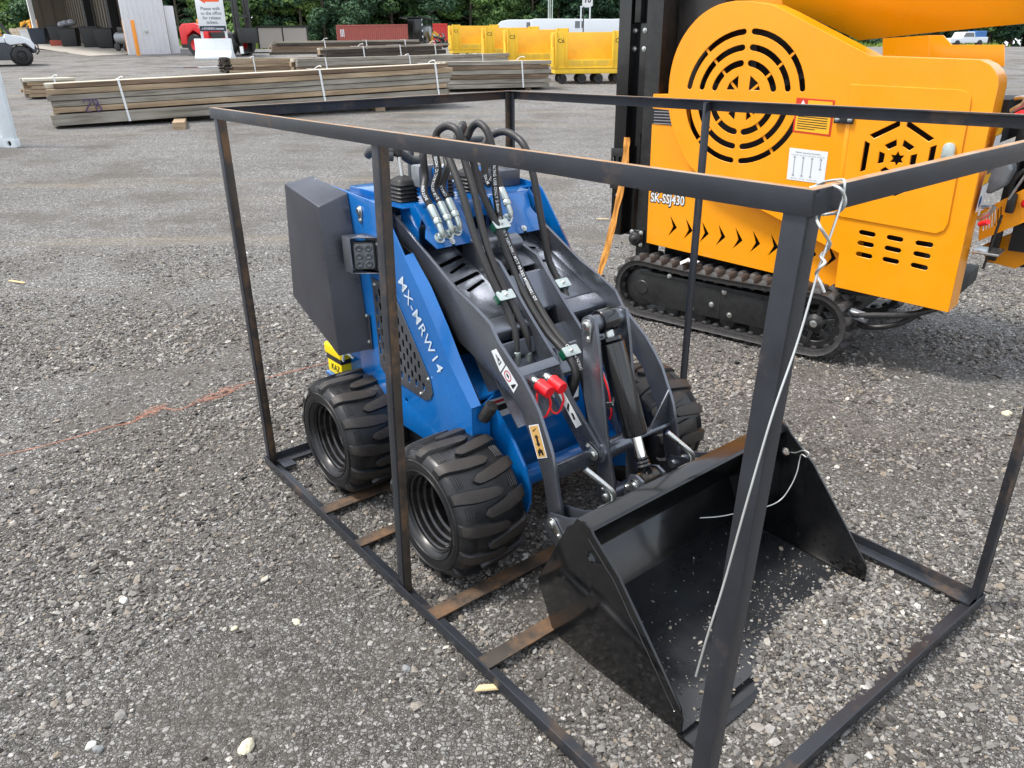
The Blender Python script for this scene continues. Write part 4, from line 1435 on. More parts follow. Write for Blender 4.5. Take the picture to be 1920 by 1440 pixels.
def pebble_mesh(seed):
    rnd = random.Random(seed)
    bm = bmesh.new()
    bmesh.ops.create_icosphere(bm, subdivisions=1, radius=1)
    sc = Vector((rnd.uniform(.85, 1.25), rnd.uniform(.65, 1.0), rnd.uniform(.40, .72)))
    off = Vector((rnd.uniform(-9, 9), rnd.uniform(-9, 9), rnd.uniform(-9, 9)))
    for v in bm.verts:
        k = 1 + .75 * mnoise.noise(v.co * 1.6 + off)
        v.co = Vector((v.co.x * sc.x, v.co.y * sc.y, v.co.z * sc.z)) * k
    me = bpy.data.meshes.new('pebble')
    bm.to_mesh(me); bm.free()
    me.materials.append(M_pebble)
    return me
peb_col = bpy.data.collections.new('pebble_kinds')
for k in range(9):
    peb_col.objects.link(bpy.data.objects.new('pebble_kind', pebble_mesh(k)))

def scatter_group():
    g = bpy.data.node_groups.new('scatter_stones', 'GeometryNodeTree')
    g.interface.new_socket('Geometry', in_out='INPUT', socket_type='NodeSocketGeometry')
    g.interface.new_socket('Geometry', in_out='OUTPUT', socket_type='NodeSocketGeometry')
    gi, go = g.nodes.new('NodeGroupInput'), g.nodes.new('NodeGroupOutput')
    ci = g.nodes.new('GeometryNodeCollectionInfo')
    ci.inputs['Collection'].default_value = peb_col
    ci.inputs['Separate Children'].default_value = True
    ci.inputs['Reset Children'].default_value = True
    ip = g.nodes.new('GeometryNodeInstanceOnPoints')
    ip.inputs['Pick Instance'].default_value = True
    def attr(nm, typ):
        a = g.nodes.new('GeometryNodeInputNamedAttribute')
        a.data_type = typ
        a.inputs['Name'].default_value = nm
        return a.outputs['Attribute']
    g.links.new(gi.outputs[0], ip.inputs['Points'])
    g.links.new(ci.outputs[0], ip.inputs['Instance'])
    g.links.new(attr('kind_index', 'INT'), ip.inputs['Instance Index'])
    er = g.nodes.new('FunctionNodeEulerToRotation')
    g.links.new(attr('turn', 'FLOAT_VECTOR'), er.inputs[0])
    g.links.new(er.outputs[0], ip.inputs['Rotation'])
    g.links.new(attr('size', 'FLOAT'), ip.inputs['Scale'])
    g.links.new(ip.outputs[0], go.inputs[0])
    return g
SCATTER = scatter_group()

def scatter(name, pts, sizes, seed):
    rng = np.random.default_rng(seed)
    n = len(pts)
    me = bpy.data.meshes.new(name)
    me.vertices.add(n)
    me.vertices.foreach_set('co', np.asarray(pts, dtype=np.float32).ravel())
    a = me.attributes.new('size', 'FLOAT', 'POINT'); a.data.foreach_set('value', np.asarray(sizes, dtype=np.float32))
    a = me.attributes.new('kind_index', 'INT', 'POINT'); a.data.foreach_set('value', rng.integers(0, 9, n).astype(np.int32))
    rot = np.stack([rng.uniform(-.5, .5, n), rng.uniform(-.5, .5, n), rng.uniform(0, 6.28, n)], 1).astype(np.float32)
    a = me.attributes.new('turn', 'FLOAT_VECTOR', 'POINT'); a.data.foreach_set('vector', rot.ravel())
    o = link(name, me, M_pebble)
    md = o.modifiers.new('stones', 'NODES')
    md.node_group = SCATTER
    return o

def gravel():
    rng = np.random.default_rng(11)
    N = 640000
    # even spread over the part of the lot near the camera, thinning with distance
    y = rng.uniform(.55, 6.5, N)
    x = rng.uniform(-1, 1, N) * (.80 * y + .55)
    keep = rng.uniform(0, 1, N) < np.clip((.80 * y + .55) / 4.0, 0, 1) * np.clip(1.15 - (y - 2.2) / 4.6, .10, 1)
    x, y = x[keep], y[keep]
    # patchiness: fewer stones where bare fines show
    val = np.array([mnoise.noise(Vector((a * 1.05, b * 1.05, 4.0))) + .55 * mnoise.noise(Vector((a * 2.7, b * 2.7, 9.0))) for a, b in zip(x, y)])
    keep = rng.uniform(0, 1, len(x)) < np.clip(.62 + val * 1.9, .06, 1)
    x, y = x[keep], y[keep]
    cr, sr = math.cos(CRATE_RZ), math.sin(CRATE_RZ)
    dx, dy = x - CRATE_LOC[0], y - CRATE_LOC[1]
    lx, ly = dx * cr + dy * sr, -dx * sr + dy * cr
    keep = ~((lx > 1.44) & (lx < 1.97) & (ly > .22) & (ly < 1.12))
    x, y = x[keep], y[keep]
    n = len(x)
    s = np.exp(rng.normal(math.log(.0032), .55, n))
    bigger = rng.uniform(0, 1, n) < .16
    s[bigger] = np.exp(rng.normal(math.log(.0058), .32, bigger.sum()))
    s = np.clip(s, .0014, .016)
    far = y > 3.2
    s[far] *= 1.15
    z = np.array([height_noise(a, b) - .008 for a, b in zip(x, y)]) + np.array([terrain(a, b) for a, b in zip(x, y)])
    z += s * .22
    o = scatter('gravel', np.stack([x, y, z], 1), s, 3)
    tag(o, 'loose crushed grey stone covering the lot', 'gravel', kind='stuff')
    print('gravel stones', n)
gravel()

# ================================================================== the orange tracked crusher
crusher = empty('tracked_crusher', (.691, 4.532, 0), math.atan2(-.664, .748), 'orange tracked rock crusher with round slotted belt guard beside the steel crate', 'crusher')
K_ = crusher
N0, N1 = .14, .06                       # depth of the recessed panel and of the belt guard (distance inwards from the track's outer face)
FK = lambda y0: (lambda a, b, t: (a, y0 + t, b))

# ---- rubber tracks
def stadium(r, x0, x1, zc, step):
    """points and directions round a track loop, starting at the bottom left"""
    L1 = x1 - x0
    tot = 2 * L1 + 2 * PI * r
    n = int(round(tot / step))
    out = []
    for k in range(n):
        s = tot * k / n
        if s < L1:
            out.append((x0 + s, zc - r, 1, 0))
        elif s < L1 + PI * r:
            t = (s - L1) / r - PI / 2
            out.append((x1 + r * math.cos(t), zc + r * math.sin(t), -math.sin(t), math.cos(t)))
        elif s < 2 * L1 + PI * r:
            d = s - L1 - PI * r
            sag = -.016 * math.sin(PI * d / L1)
            out.append((x1 - d, zc + r + sag, -1, 0))
        else:
            t = (s - 2 * L1 - PI * r) / r + PI / 2
            out.append((x0 + r * math.cos(t), zc + r * math.sin(t), -math.sin(t), math.cos(t)))
    return out

def make_track(y0, name='track'):
    zc, r = .190, .165
    w = .23
    ax0, ax1 = .115, 1.175
    P = stadium(r, ax0, ax1, zc, .03)
    mb = MB()
    rings = []
    for x, z, tx, tz in P:
        nx, nz = tz, -tx                # outward normal
        rings.append([mb.bm.verts.new((x + nx * d, y, z + nz * d)) for d, y in ((0, y0 + .006), (0.006, y0), (.006, y0 + w), (0, y0 + w - .006), (-.022, y0 + w - .006), (-.022, y0 + .006))])
    n = len(rings)
    for i in range(n):
        A, B = rings[i], rings[(i + 1) % n]
        for k in range(6):
            mb._f((A[k], A[(k + 1) % 6], B[(k + 1) % 6], B[k]))
    tr = mb.build(name, M_track, K_, ang=50)
    # tread blocks, two staggered rows
    lb = MB()
    Q = stadium(r + .005, ax0, ax1, zc, .0722)
    for i, (x, z, tx, tz) in enumerate(Q):
        nx, nz = tz, -tx
        for row in (0, 1):
            sh = .036 * row
            ya, yb = (y0 + .002, y0 + w * .56) if row == 0 else (y0 + w * .44, y0 + w - .002)
            p = []
            for d, hw, ins in ((-.002, .026, 0), (.026, .014, .012)):
                for sx, yy in ((-1, ya + ins), (1, ya + ins), (1, yb - ins), (-1, yb - ins)):
                    p.append((x + tx * (sx * hw + sh) + nx * d, yy, z + tz * (sx * hw + sh) + nz * d))
            lb.hexa(p)
    lb.build('tread_blocks', M_track, tr, bevel=.003, segs=1)
    # drive teeth windows on the inside
    dl = MB()
    for i, (x, z, tx, tz) in enumerate(stadium(r - .022, ax0, ax1, zc, .0722)):
        nx, nz = tz, -tx
        dl.hexa([(x + tx * a - nx * d, yy, z + tz * a - nz * d) for d, hw in ((0, .018), (.016, .012)) for a, yy in ((-hw, y0 + .03), (hw, y0 + .03), (hw, y0 + .09), (-hw, y0 + .09))])
    dl.build('drive_lugs', M_track, tr, bevel=.002, segs=1)
    return tr
tr = make_track(0.0)
make_track(.95)
# side frame, rollers, sprocket, idler
fr_out = [(.04, .21), (.09, .285), (.16, .295), (1.02, .285), (1.02, .10), (.20, .095), (.10, .13)]
for y0, s_ in ((.035, 1),):
    tf = MB().plate(fr_out, .05, FK(y0)).build('track_frame', M_frameblack, K_, bevel=.004)
    MB().plate([(.62, .285), (.635, .285), (.635, .10), (.62, .10)], .002, FK(y0 - .002)).build('frame_seam', M_frameblack, tf)
    MB().plate([(.10, .288), (1.02, .279), (1.02, .268), (.10, .277)], .006, FK(y0 - .007)).build('frame_lip', M_frameblack, tf, bevel=.002)
    for x, z in ((.46, .128), (.70, .135), (.96, .142), (.655, .262), (.585, .175), (.30, .29)):
        bolt(tf, (x, y0 - .001, z), (0, -1, 0), .011, .008)
    for x in (.32, .50, .68, .86):
        MB().lathe([(0, 0), (.030, 0), (.045, .006), (.045, .05), (0, .05)], (x, .05, .085), 'Y', 24).build('roller', M_frameblack, tf, ang=35)
sp = MB()
sp.lathe([(.100, .045), (.140, .045), (.140, .07), (.100, .07)], (1.175, 0, .19), 'Y', 40, closed=True)
for k in range(6):
    a = 2 * PI * k / 6 + .3
    sp.bar((1.175 + .04 * math.cos(a), .058, .19 + .04 * math.sin(a)), (1.175 + .112 * math.cos(a), .058, .19 + .112 * math.sin(a)), .022, .034, up=(0, 1, 0))
for k in range(14):
    a = 2 * PI * k / 14
    sp.bar((1.175 + .13 * math.cos(a), .058, .19 + .13 * math.sin(a)), (1.175 + .152 * math.cos(a), .058, .19 + .152 * math.sin(a)), .02, .026, up=(0, 1, 0))
sp.lathe([(0, .028), (.026, .028), (.030, .032), (.046, .040), (.050, .046), (.050, .09), (0, .09)], (1.175, 0, .19), 'Y', 32)
so = sp.build('drive_sprocket', M_frameblack, K_, bevel=.002, segs=1)
bolt(so, (1.175, .028, .19), (0, -1, 0), .014, .008)
MB().lathe([(0, .03), (.04, .03), (.05, .04), (.105, .04), (.12, .05), (.12, .09), (0, .09)], (.115, 0, .19), 'Y', 40).build('idler_wheel', M_frameblack, K_, ang=35)
MB().box((.02, .24, .20), (1.30, .94, .33)).build('chassis', M_frameblack, K_, bevel=.01)
MB().box((.10, .30, .33), (1.72, .90, .42)).build('underframe', M_dark, K_, bevel=.01)

# ---- recessed lower panel with arrow cut-outs
panel = [(0.0486,1.2902), (0.0635,0.439), (1.3124,0.361), (1.32, .62), (1.05, .70), (.62, .84), (.42, .93), (.31, 1.08), (.27, 1.284)]
arrows = []
t0, t1 = (0.264,0.5567), (1.2001,0.5195)
for k in range(10):
    f = k / 9
    tx, tz = t0[0] + (t1[0] - t0[0]) * f, t0[1] + (t1[1] - t0[1]) * f
    arrows.append([(tx, tz), (tx - .050, tz + .066), (tx - .026, tz + .002), (tx - .054, tz - .056)])
lp = MB().plate(panel, .006, FK(N0), holes=arrows).build('lower_panel', M_orange, K_, bevel=.001, segs=1)
MB().box((panel[0][0] + .002, N0 + .0065, panel[0][1] - .03), (panel[0][0] + .32, N0 + .09, panel[0][1])).build('panel_top_fold', M_orange, K_, bevel=.002)
MB().box((.08, N0 + .03, .44), (1.60, .93, 1.22)).build('crusher_body', M_dark, K_, bevel=.02)
p0, p1 = Vector((0.058,0.7243)), Vector((0.3179,0.736))
frn = lambda a, b, t: ((p0.x + p1.x) / 2 + a, N0 - t, (p0.y + p1.y) / 2 - .022 + b)
def outlined(name, body, fr, h, w, parent):
    o = text_plate(name, body, M_ink, parent, fr, height=h * 1.22, width=w * 1.05, bold=.075, depth=.001)
    text_plate(name, body, M_white, parent, fr, height=h, width=w, bold=.022, depth=.002)
outlined('model_lettering', 'SK-SSJ430', frn, .070, .225, lp)
q0, q1 = Vector((0.0521,1.2133)), Vector((0.1639,1.1257))
npl = MB().plate([(q0.x, q0.y), (q1.x + .04, q0.y - .008), (q1.x + .04, q1.y), (q0.x, q1.y + .004)], -.003, FK(N0 - .0005)).build('name_plate', M_label, lp, bevel=.001, segs=1)
for i in range(5):
    MB().box((q0.x + .012, N0 - .0045, q0.y - .014 - i * .016), (q1.x + .028, N0 - .0038, q0.y - .018 - i * .016)).build('plate_print', M_grey, npl)

# ---- big belt guard with ring slots
KC = (0.6276,1.2853)
RG = .5 * ((0.5898,1.6025)[1] - (0.6676,0.9504)[1])
cover = [(0.6546,1.7264), (0.5981,1.7337), (0.5126,1.7352), (0.4268,1.7173), (0.341,1.6714), (0.2701,1.5978), (0.2233,1.5134), (0.1964,1.4075), (0.1934,1.2854), (0.2126,1.1753), (0.263,1.0594),
         (0.3325,0.9556), (0.3905,0.9028), (0.4869,0.851), (0.7475,0.7527), (0.9176,0.6917), (1.2347,0.5679), (1.241,0.3942), (1.7749,0.3681), (1.7674,1.3621), (1.7607,1.3931), (1.7432,1.4198), (1.7182,1.4445), (1.6766,1.4632), (1.2324,1.4805), (0.8006,1.6832), (0.7271,1.7139)]
sm = spline2(cover[0:15], 4)
cover = sm + cover[15:]
holes = []
def arc_slot(r0, r1, a0, a1, n=12):
    out = [(KC[0] + r1 * math.cos(a0 + (a1 - a0) * k / n), KC[1] + r1 * math.sin(a0 + (a1 - a0) * k / n)) for k in range(n + 1)]
    rm, h = (r0 + r1) / 2, (r1 - r0) / 2
    for k in range(1, 4):
        t = PI * k / 4
        c = (KC[0] + rm * math.cos(a1), KC[1] + rm * math.sin(a1))
        d = a1 + t
        out.append((c[0] + h * math.cos(d), c[1] + h * math.sin(d)))
    out += [(KC[0] + r0 * math.cos(a1 + (a0 - a1) * k / n), KC[1] + r0 * math.sin(a1 + (a0 - a1) * k / n)) for k in range(n + 1)]
    c = (KC[0] + rm * math.cos(a0), KC[1] + rm * math.sin(a0))
    for k in range(1, 4):
        d = a0 + PI + PI * k / 4
        out.append((c[0] + h * math.cos(d), c[1] + h * math.sin(d)))
    return out
for r0, r1 in ((.915, 1.0), (.69, .78), (.465, .56)):
    gv, gh = .085 / r1, .16 / r1
    for qd in range(4):
        b0 = qd * PI / 2
        lo, hi = (gh, PI / 2 - gv) if qd % 2 == 0 else (gv, PI / 2 - gh)
        holes.append(arc_slot(r0 * RG, r1 * RG, b0 + lo, b0 + hi))
for sx in (-1, 1):
    for sz in (-1, 1):
        holes.append([(KC[0] + sx * RG * .09, KC[1] + sz * RG * .12), (KC[0] + sx * RG * .28, KC[1] + sz * RG * .12), (KC[0] + sx * RG * .24, KC[1] + sz * RG * .22), (KC[0] + sx * RG * .10, KC[1] + sz * RG * .33)])
for (u, v) in (((1.3241,0.6864), (1.3802,0.6823)), ((1.4545,0.6796), (1.5082,0.6756)), ((1.5845,0.6712), (1.6403,0.6693)),
               ((1.3254,0.6338), (1.3817,0.6301)), ((1.454,0.6277), (1.5083,0.6229)), ((1.5848,0.6204), (1.6391,0.6161)),
               ((1.3268,0.5793), (1.3837,0.5748)), ((1.454,0.5726), (1.5086,0.5683)), ((1.5835,0.5648), (1.6384,0.5597))):
    holes.append(slot2(*u, *v, .0115, 4))
# hexagonal cut-outs of the service door, also through the guard behind it
HC = (1.4263,1.0417)
HR_ = (1.4119,1.2211)[1] - HC[1]
hexs = []
def hex_slots(rad, th, short):
    for k in range(6):
        a0, a1 = PI / 2 + k * PI / 3, PI / 2 + (k + 1) * PI / 3
        p = Vector((math.cos(a0), math.sin(a0))); q = Vector((math.cos(a1), math.sin(a1)))
        o0, o1 = p.lerp(q, short) * rad, p.lerp(q, 1 - short) * rad
        i0, i1 = p.lerp(q, short) * (rad - th), p.lerp(q, 1 - short) * (rad - th)
        hexs.append([(HC[0] + v_.x, HC[1] + v_.y) for v_ in (o0, o1, i1, i0)])
hex_slots(HR_, .028, .10)
hex_slots(HR_ * .53, .030, .20)
star = []
for k in range(12):
    r_ = .034 if k % 2 == 0 else .018
    star.append((HC[0] + r_ * math.cos(PI / 2 + k * PI / 6), HC[1] + r_ * math.sin(PI / 2 + k * PI / 6)))
hexs.append(star)
cov = MB().plate(cover, .006, FK(N1), holes=holes + hexs).build('belt_guard', M_orange, K_, bevel=.0015, segs=1)
# the guard's folded rim, a strip of sheet all round
rim = MB()
nC = len(cover)
A = [rim.bm.verts.new((a, N1 + .0065, b)) for a, b in cover]
B = [rim.bm.verts.new((a, N1 + .17, b)) for a, b in cover]
for i in range(nC):
    if i in (nC,):
        continue
    rim._f((A[i], A[(i + 1) % nC], B[(i + 1) % nC], B[i]))
rim.build('guard_rim', M_orange, cov, ang=30)
# flywheel and belts behind the slots
fw = MB()
fw.lathe([(.30, .17), (.36, .17), (.36, .23), (.30, .23)], (KC[0], 0, KC[1]), 'Y', 48, closed=True)
for k in range(5):
    a = 2 * PI * k / 5 + .4
    fw.bar((KC[0] + .05 * math.cos(a), .20, KC[1] + .05 * math.sin(a)), (KC[0] + .31 * math.cos(a), .20, KC[1] + .31 * math.sin(a)), .03, .04, up=(0, 1, 0))
fw.lathe([(0, .15), (.07, .15), (.07, .24), (0, .24)], (KC[0], 0, KC[1]), 'Y', 24)
fw.build('flywheel', M_frameblack, K_, ang=35)
MB().plate([(KC[0] - .42, .95), (1.70, .60), (1.70, 1.38), (1.22, 1.40), (KC[0] + .25, 1.62), (KC[0] - .25, 1.62)], .01, FK(.30)).build('guard_back', M_dark, K_)
for k, a in enumerate((.72, 2.35, 3.9, 5.35)):
    MB().bar((KC[0] + .1 * RG * math.cos(a), N1 + .012, KC[1] + .1 * RG * math.sin(a)), (KC[0] + 1.03 * RG * math.cos(a), N1 + .012, KC[1] + 1.03 * RG * math.sin(a)), .012, .010, up=(0, 1, 0)).build('guard_stay', M_orange, cov)

# service door
door = [(1.1637,1.3597), (1.627,1.345), (1.6554,1.337), (1.6765,1.3139), (1.6803,1.2861), (1.6939,0.7798), (1.6833,0.7443), (1.6534,0.7255), (1.1992,0.7514)]
dr = MB().plate(door, -.006, FK(N1 - .002), holes=hexs).build('service_door', M_orange, cov, bevel=.0015, segs=1)
c = (1.6381,1.076)
MB().plate(rrect2(c[0] - .028, c[1] - .048, c[0] + .024, c[1] + .052, .024), -.018, FK(N1 - .0085)).build('door_latch', M_zincp, dr, bevel=.004)
for (u, v) in (((1.1613,1.2041), 0), ((1.146,0.8845), 1)):
    h_ = MB().box((u[0] - .045, N1 - .022, u[1] - .018), (u[0] + .045, N1 - .0085, u[1] + .018)).build('hinge', M_rubber, dr, bevel=.003)
    for dx in (-.03, .03):
        bolt(h_, (u[0] + dx, N1 - .022, u[1]), (0, -1, 0), .008, .004)
MB().plate([(1.1711,1.1901), (1.1908,1.191), (1.204,0.7659), (1.1808,0.7632)], -.010, FK(N1 - .0005)).build('door_post', M_orange, cov, bevel=.002)

# labels on the guard
def klabel(pts, mat, name):
    return MB().plate([tuple(q) for q in pts], -.0012, FK(N1 - .0006)).build(name, mat, cov, bevel=.0004, segs=1)
wl2 = ((0.9137,1.295), (1.1017,1.2877), (1.1049,1.1227), (0.9149,1.1352))
lab = klabel(wl2, M_labred, 'warning_label')
def inq(pts, y):
    p = [Vector((q[0], 0, q[1])) for q in pts]
    def fr(a, b, t):
        v = p[3].lerp(p[2], a).lerp(p[0].lerp(p[1], a), b)
        return (v.x, y - t, v.z)
    return fr
fw1 = inq(wl2, N1 - .0022)
MB().plate([(.05, .05), (.95, .05), (.95, .78), (.05, .78)], .0004, fw1).build('label_field', M_laby, lab)
MB().plate([(.32, .82), (.95, .82), (.95, .95), (.32, .95)], .0004, fw1).build('label_head', M_laby, lab)
MB().plate([(.12, .80), (.26, .80), (.19, .95)], .0004, fw1).build('label_triangle', M_white, lab)
for k in range(9):
    MB().plate([(.1, .12 + k * .068), (.88 - .3 * (k == 0), .12 + k * .068), (.88 - .3 * (k == 0), .145 + k * .068), (.1, .145 + k * .068)], .0004, inq(wl2, N1 - .0028)).build('label_line', M_ink, lab)
wl3 = ((0.912,1.0582), (1.1058,1.0506), (1.1086,0.8978), (0.9168,0.9039))
lab = klabel(wl3, M_white, 'instruction_label')
fw3 = inq(wl3, N1 - .0022)
fq, lw_, lh_ = (lambda a, b, t: fw3(.5 + a / .20, .5 + b / .19, t)), .2, .19
text_plate('label_print', 'Machine operating instructions', M_ink, lab, sub(fq, 0, .074, 0), width=.13, height=.010)
text_plate('label_print', 'Forward/right  Hopper lift  Conveyor lifting  Crushing start', M_ink, lab, sub(fq, 0, .058, 0), width=.175, height=.006)
text_plate('label_print', 'right track    left track    conveyor lifting', M_ink, lab, sub(fq, -.01, -.082, 0), width=.14, height=.006)
for k in range(4):
    x = .16 + k * .23
    zz = .18 if k < 3 else .45
    MB().plate([(x - .010, zz), (x - .04, zz), (x, zz - .06), (x + .04, zz), (x + .010, zz), (x + .010, .72), (x + .04, .72), (x, .78), (x - .04, .72), (x - .010, .72)], .0004, fw3).build('label_arrow', M_grey, lab)

# ---- small labels on the guard's end face
rx = lambda z: cover[0][0]
e0, e1 = Vector((1.768, 0, .37)), Vector((1.80, 0, 1.33))
def endface(z):
    f = (z - e0.z) / (e1.z - e0.z)
    return e0.x + (e1.x - e0.x) * f + .0015
for z0, z1, sym in ((1.03, 1.16, 0), (.83, .95, 1)):
    pts = [Vector((endface(z0), N1 + .03, z0)), Vector((endface(z0), N1 + .15, z0)), Vector((endface(z1), N1 + .15, z1)), Vector((endface(z1), N1 + .03, z1))]
    mb = MB()
    mb._f([mb.bm.verts.new(p) for p in pts])
    la = mb.build('end_label', M_white, cov)
    mb = MB()
    mb._f([mb.bm.verts.new(p + Vector((.001, 0, (z1 - z0) * 1.0 if i < 2 else .045))) for i, p in enumerate(pts)])
    mb.build('end_label_head', M_laby, la)
    mb = MB()
    cc = pts[0] * .7 + pts[2] * .3 + Vector((.0015, 0, .01))
    mb._f([mb.bm.verts.new(cc + Vector((0, .022 * math.cos(t_), .026 * math.sin(t_)))) for t_ in ([PI / 2, PI * 7 / 6, PI * 11 / 6] if not sym else [2 * PI * k / 12 for k in range(12)])])
    mb.build('end_label_symbol', M_labred if not sym else M_blue, la)

# ---- folded black conveyor standing at the left end
cv = MB()
cv.box((-.205, .14, .46), (-.125, .155, 2.35))
cv.box((-.205, .155, .46), (-.19, .36, 2.35))
cv.box((-.125, .19, .46), (-.02, .20, 2.35))
cv.box((-.135, .155, .46), (-.125, .20, 2.35))
cvo = cv.build('conveyor_frame', M_black, K_, bevel=.002)
MB().box((-.02, .15, .40), (.075, .34, 2.35)).build('conveyor_leg', M_frameblack, cvo, bevel=.003)
MB().box((.08, .30, .60), (.36, .42, 2.35)).build('conveyor_side', M_frameblack, cvo, bevel=.004)
MB().plate([(-.215, .98), (-.11, .98), (-.11, .74), (-.215, .74)], .008, FK(.128), holes=[slot2(-.19, .82, -.19, .92, .014), slot2(-.145, .82, -.145, .92, .014)]).build('adjuster_plate', M_frameblack, cvo, bevel=.003)
for (x, z) in ((-.125, 1.62), (-.06, 1.62), (-.125, 1.525), (-.06, 1.525), (-.01, 1.70), (-.03, 1.25), (-.16, .70)):
    bolt(cvo, (x, .188 if x > -.13 else .138, z), (0, -1, 0), .010, .008)
MB().box((-.11, .15, 1.66), (-.07, .19, 1.84)).build('tension_screw', M_frameblack, cvo, bevel=.006)
MB().cyl((-.14, .15, 1.80), (-.02, .15, 1.80), .014, 14).build('screw_rod', M_zinc, cvo, bevel=.002)
mb = MB().box((.06, .45, 1.0), (.22, .46, 2.3))
bo = mb.build('conveyor_belt', M_rubber, cvo)
for k in range(8):
    z = 1.10 + k * .15
    MB().bar((.07, .444, z + .05), (.135, .444, z), .012, .012).build('chevron', M_rubber, bo, bevel=.003)
    MB().bar((.135, .444, z), (.21, .444, z + .05), .012, .012).build('chevron', M_rubber, bo, bevel=.003)
# flange bearing low at the left end
bc = Vector((-0.0056,0.4591))
br = MB()
br.plate([(bc.x - .045, bc.y - .05), (bc.x + .045, bc.y - .05), (bc.x + .045, bc.y + .05), (bc.x - .045, bc.y + .05)], .02, FK(.13))
br.lathe([(0, .085), (.014, .085), (.018, .09), (.022, .10), (.036, .10), (.042, .115), (.042, .13)], (bc.x, 0, bc.y), 'Y', 24)
bro = br.build('flange_bearing', M_frameblack, K_, bevel=.003, segs=1)
for dx, dz in ((-.032, .036), (.034, .036), (.034, -.036), (-.032, -.036)):
    bolt(bro, (bc.x + dx, .13, bc.y + dz), (0, -1, 0), .010, .009)
MB().box((-.03, .17, .30), (.07, .28, .55)).build('conveyor_foot', M_frameblack, K_, bevel=.004)

# ---- hopper and feed sheets above
hop = [(0.6344,1.8979), (0.6522,1.73), (1.045,1.5504), (1.3595,1.577), (1.6262,1.597), (1.7644,1.6059), (1.7749,1.8197)]
MB().plate(hop, .008, lambda a, b, t: (a, .42 + t + (b - 1.55) * -.35, b)).build('hopper_wall', M_orange, K_, bevel=.002)
MB().plate([(0.1341,1.6099), (0.1305,1.9274), (0.2748,1.9175), (0.3084,1.6057)], .20, FK(.34)).build('hopper_post', M_orange, K_, bevel=.003)
MB().plate([(0.2431,1.9235), (0.2713,1.6611), (0.6835,1.6481), (0.6488,1.8957)], .008, FK(.40)).build('hopper_side', M_orange, K_, bevel=.002)
MB().plate([(1.0238,1.5639), (1.2526,1.5747), (1.2793,1.4364), (1.0464,1.4365)], .01, FK(.85)).build('feed_plate', M_orange, K_)
fs = [(1.2921,1.5722), (1.3562,1.5708), (1.4037,1.5264), (1.6338,1.523), (1.6549,1.4263), (1.3204,1.4258)]
MB().plate(fs, .02, FK(.70)).build('feed_side', M_orange, K_, bevel=.002)
MB().box((1.18, .23, 1.12), (1.79, .69, 1.30)).build('feed_floor', M_dark, K_)

# ---- engine end
M_hosey = M_rubber
MB().box((1.82, .40, .56), (1.86, .44, 1.60)).build('end_post', M_frameblack, K_, bevel=.004)
MB().box((2.06, .49, .62), (2.11, .54, 1.75)).build('end_post', M_frameblack, K_, bevel=.004)
MB().box((1.80, .62, .72), (2.35, .70, 1.50)).build('engine_bulkhead', M_dark, K_, bevel=.01)
eng = MB()
eng.plate([(1.7272,0.9922), (1.761,1.0377), (1.8241,1.061), (1.8578,1.0028), (1.8378,0.9205), (1.7814,0.881), (1.7388,0.9158)], .16, FK(.30))
en = eng.build('engine_cover', M_cast, K_, bevel=.018, segs=3)
MB().tube(spline([(1.86, .30, .86), (1.87, .27, .95), (1.92, .27, 1.02), (2.0, .29, 1.02), (2.06, .32, .94), (2.07, .34, .80)], 6), .010, 10).build('engine_cable', M_rubber, en)
MB().box((1.90, .42, .78), (2.30, .60, 1.18)).build('engine', M_blackmat, K_, bevel=.03, segs=3)
pl0, pl1, pl2, pl3 = (1.7734,0.812), (1.9316,0.9345), (1.9643,0.7889), (1.7934,0.6747)
fq4 = inq((pl0, pl1, pl2, pl3), .26)
vents = [[(.08 + k * .062, .28), (.105 + k * .062, .28), (.105 + k * .062, .80), (.08 + k * .062, .80)] for k in range(7)]
MB().plate([(0, 0), (1, 0), (1, 1), (0, 1)], .006 / 1.0, lambda a, b, t: fq4(a, b, -t), holes=vents).build('control_panel', M_orange, K_, bevel=.001, segs=1)
MB().box((1.90, .40, .62), (2.40, .60, .74)).build('control_box', M_dark, K_)
kb = (1.9101,0.8629)
MB().box((kb[0] - .035, .215, kb[1] - .04), (kb[0] + .0, .255, kb[1] + .045)).build('lever_bracket', M_blackmat, K_, bevel=.008)
MB().tube([(kb[0] - .03, .22, kb[1] + .02), (kb[0] + .03, .16, kb[1] + .17)], .006, 8).build('hand_lever', M_zinc, K_)
MB().tube([(kb[0] - .04, .215, kb[1] - .05), (kb[0] - .06, .20, kb[1] - .30)], .006, 8).build('pull_rod', M_rubber, K_)
MB().cyl((kb[0] + .03, .245, kb[1] + .005), (kb[0] + .07, .215, kb[1] + .01), .020, 16).build('red_knob', M_red, K_, bevel=.004)
MB().plate([(1.7705,0.606), (1.9599,0.7413), (1.9981,0.5722), (1.9386,0.5203), (1.8132,0.5372)], .01, FK(.48)).build('lower_guard', M_orange, K_, bevel=.002)
MB().box((1.80, .53, .52), (2.35, .60, .58)).build('end_beam', M_frameblack, K_, bevel=.004)
sh = (1.8441,0.6401)
MB().box((sh[0] - .05, .16, sh[1] - .006), (sh[0] + .06, .30, sh[1] + .006)).build('tie_shackle', M_zinc, K_, bevel=.003)
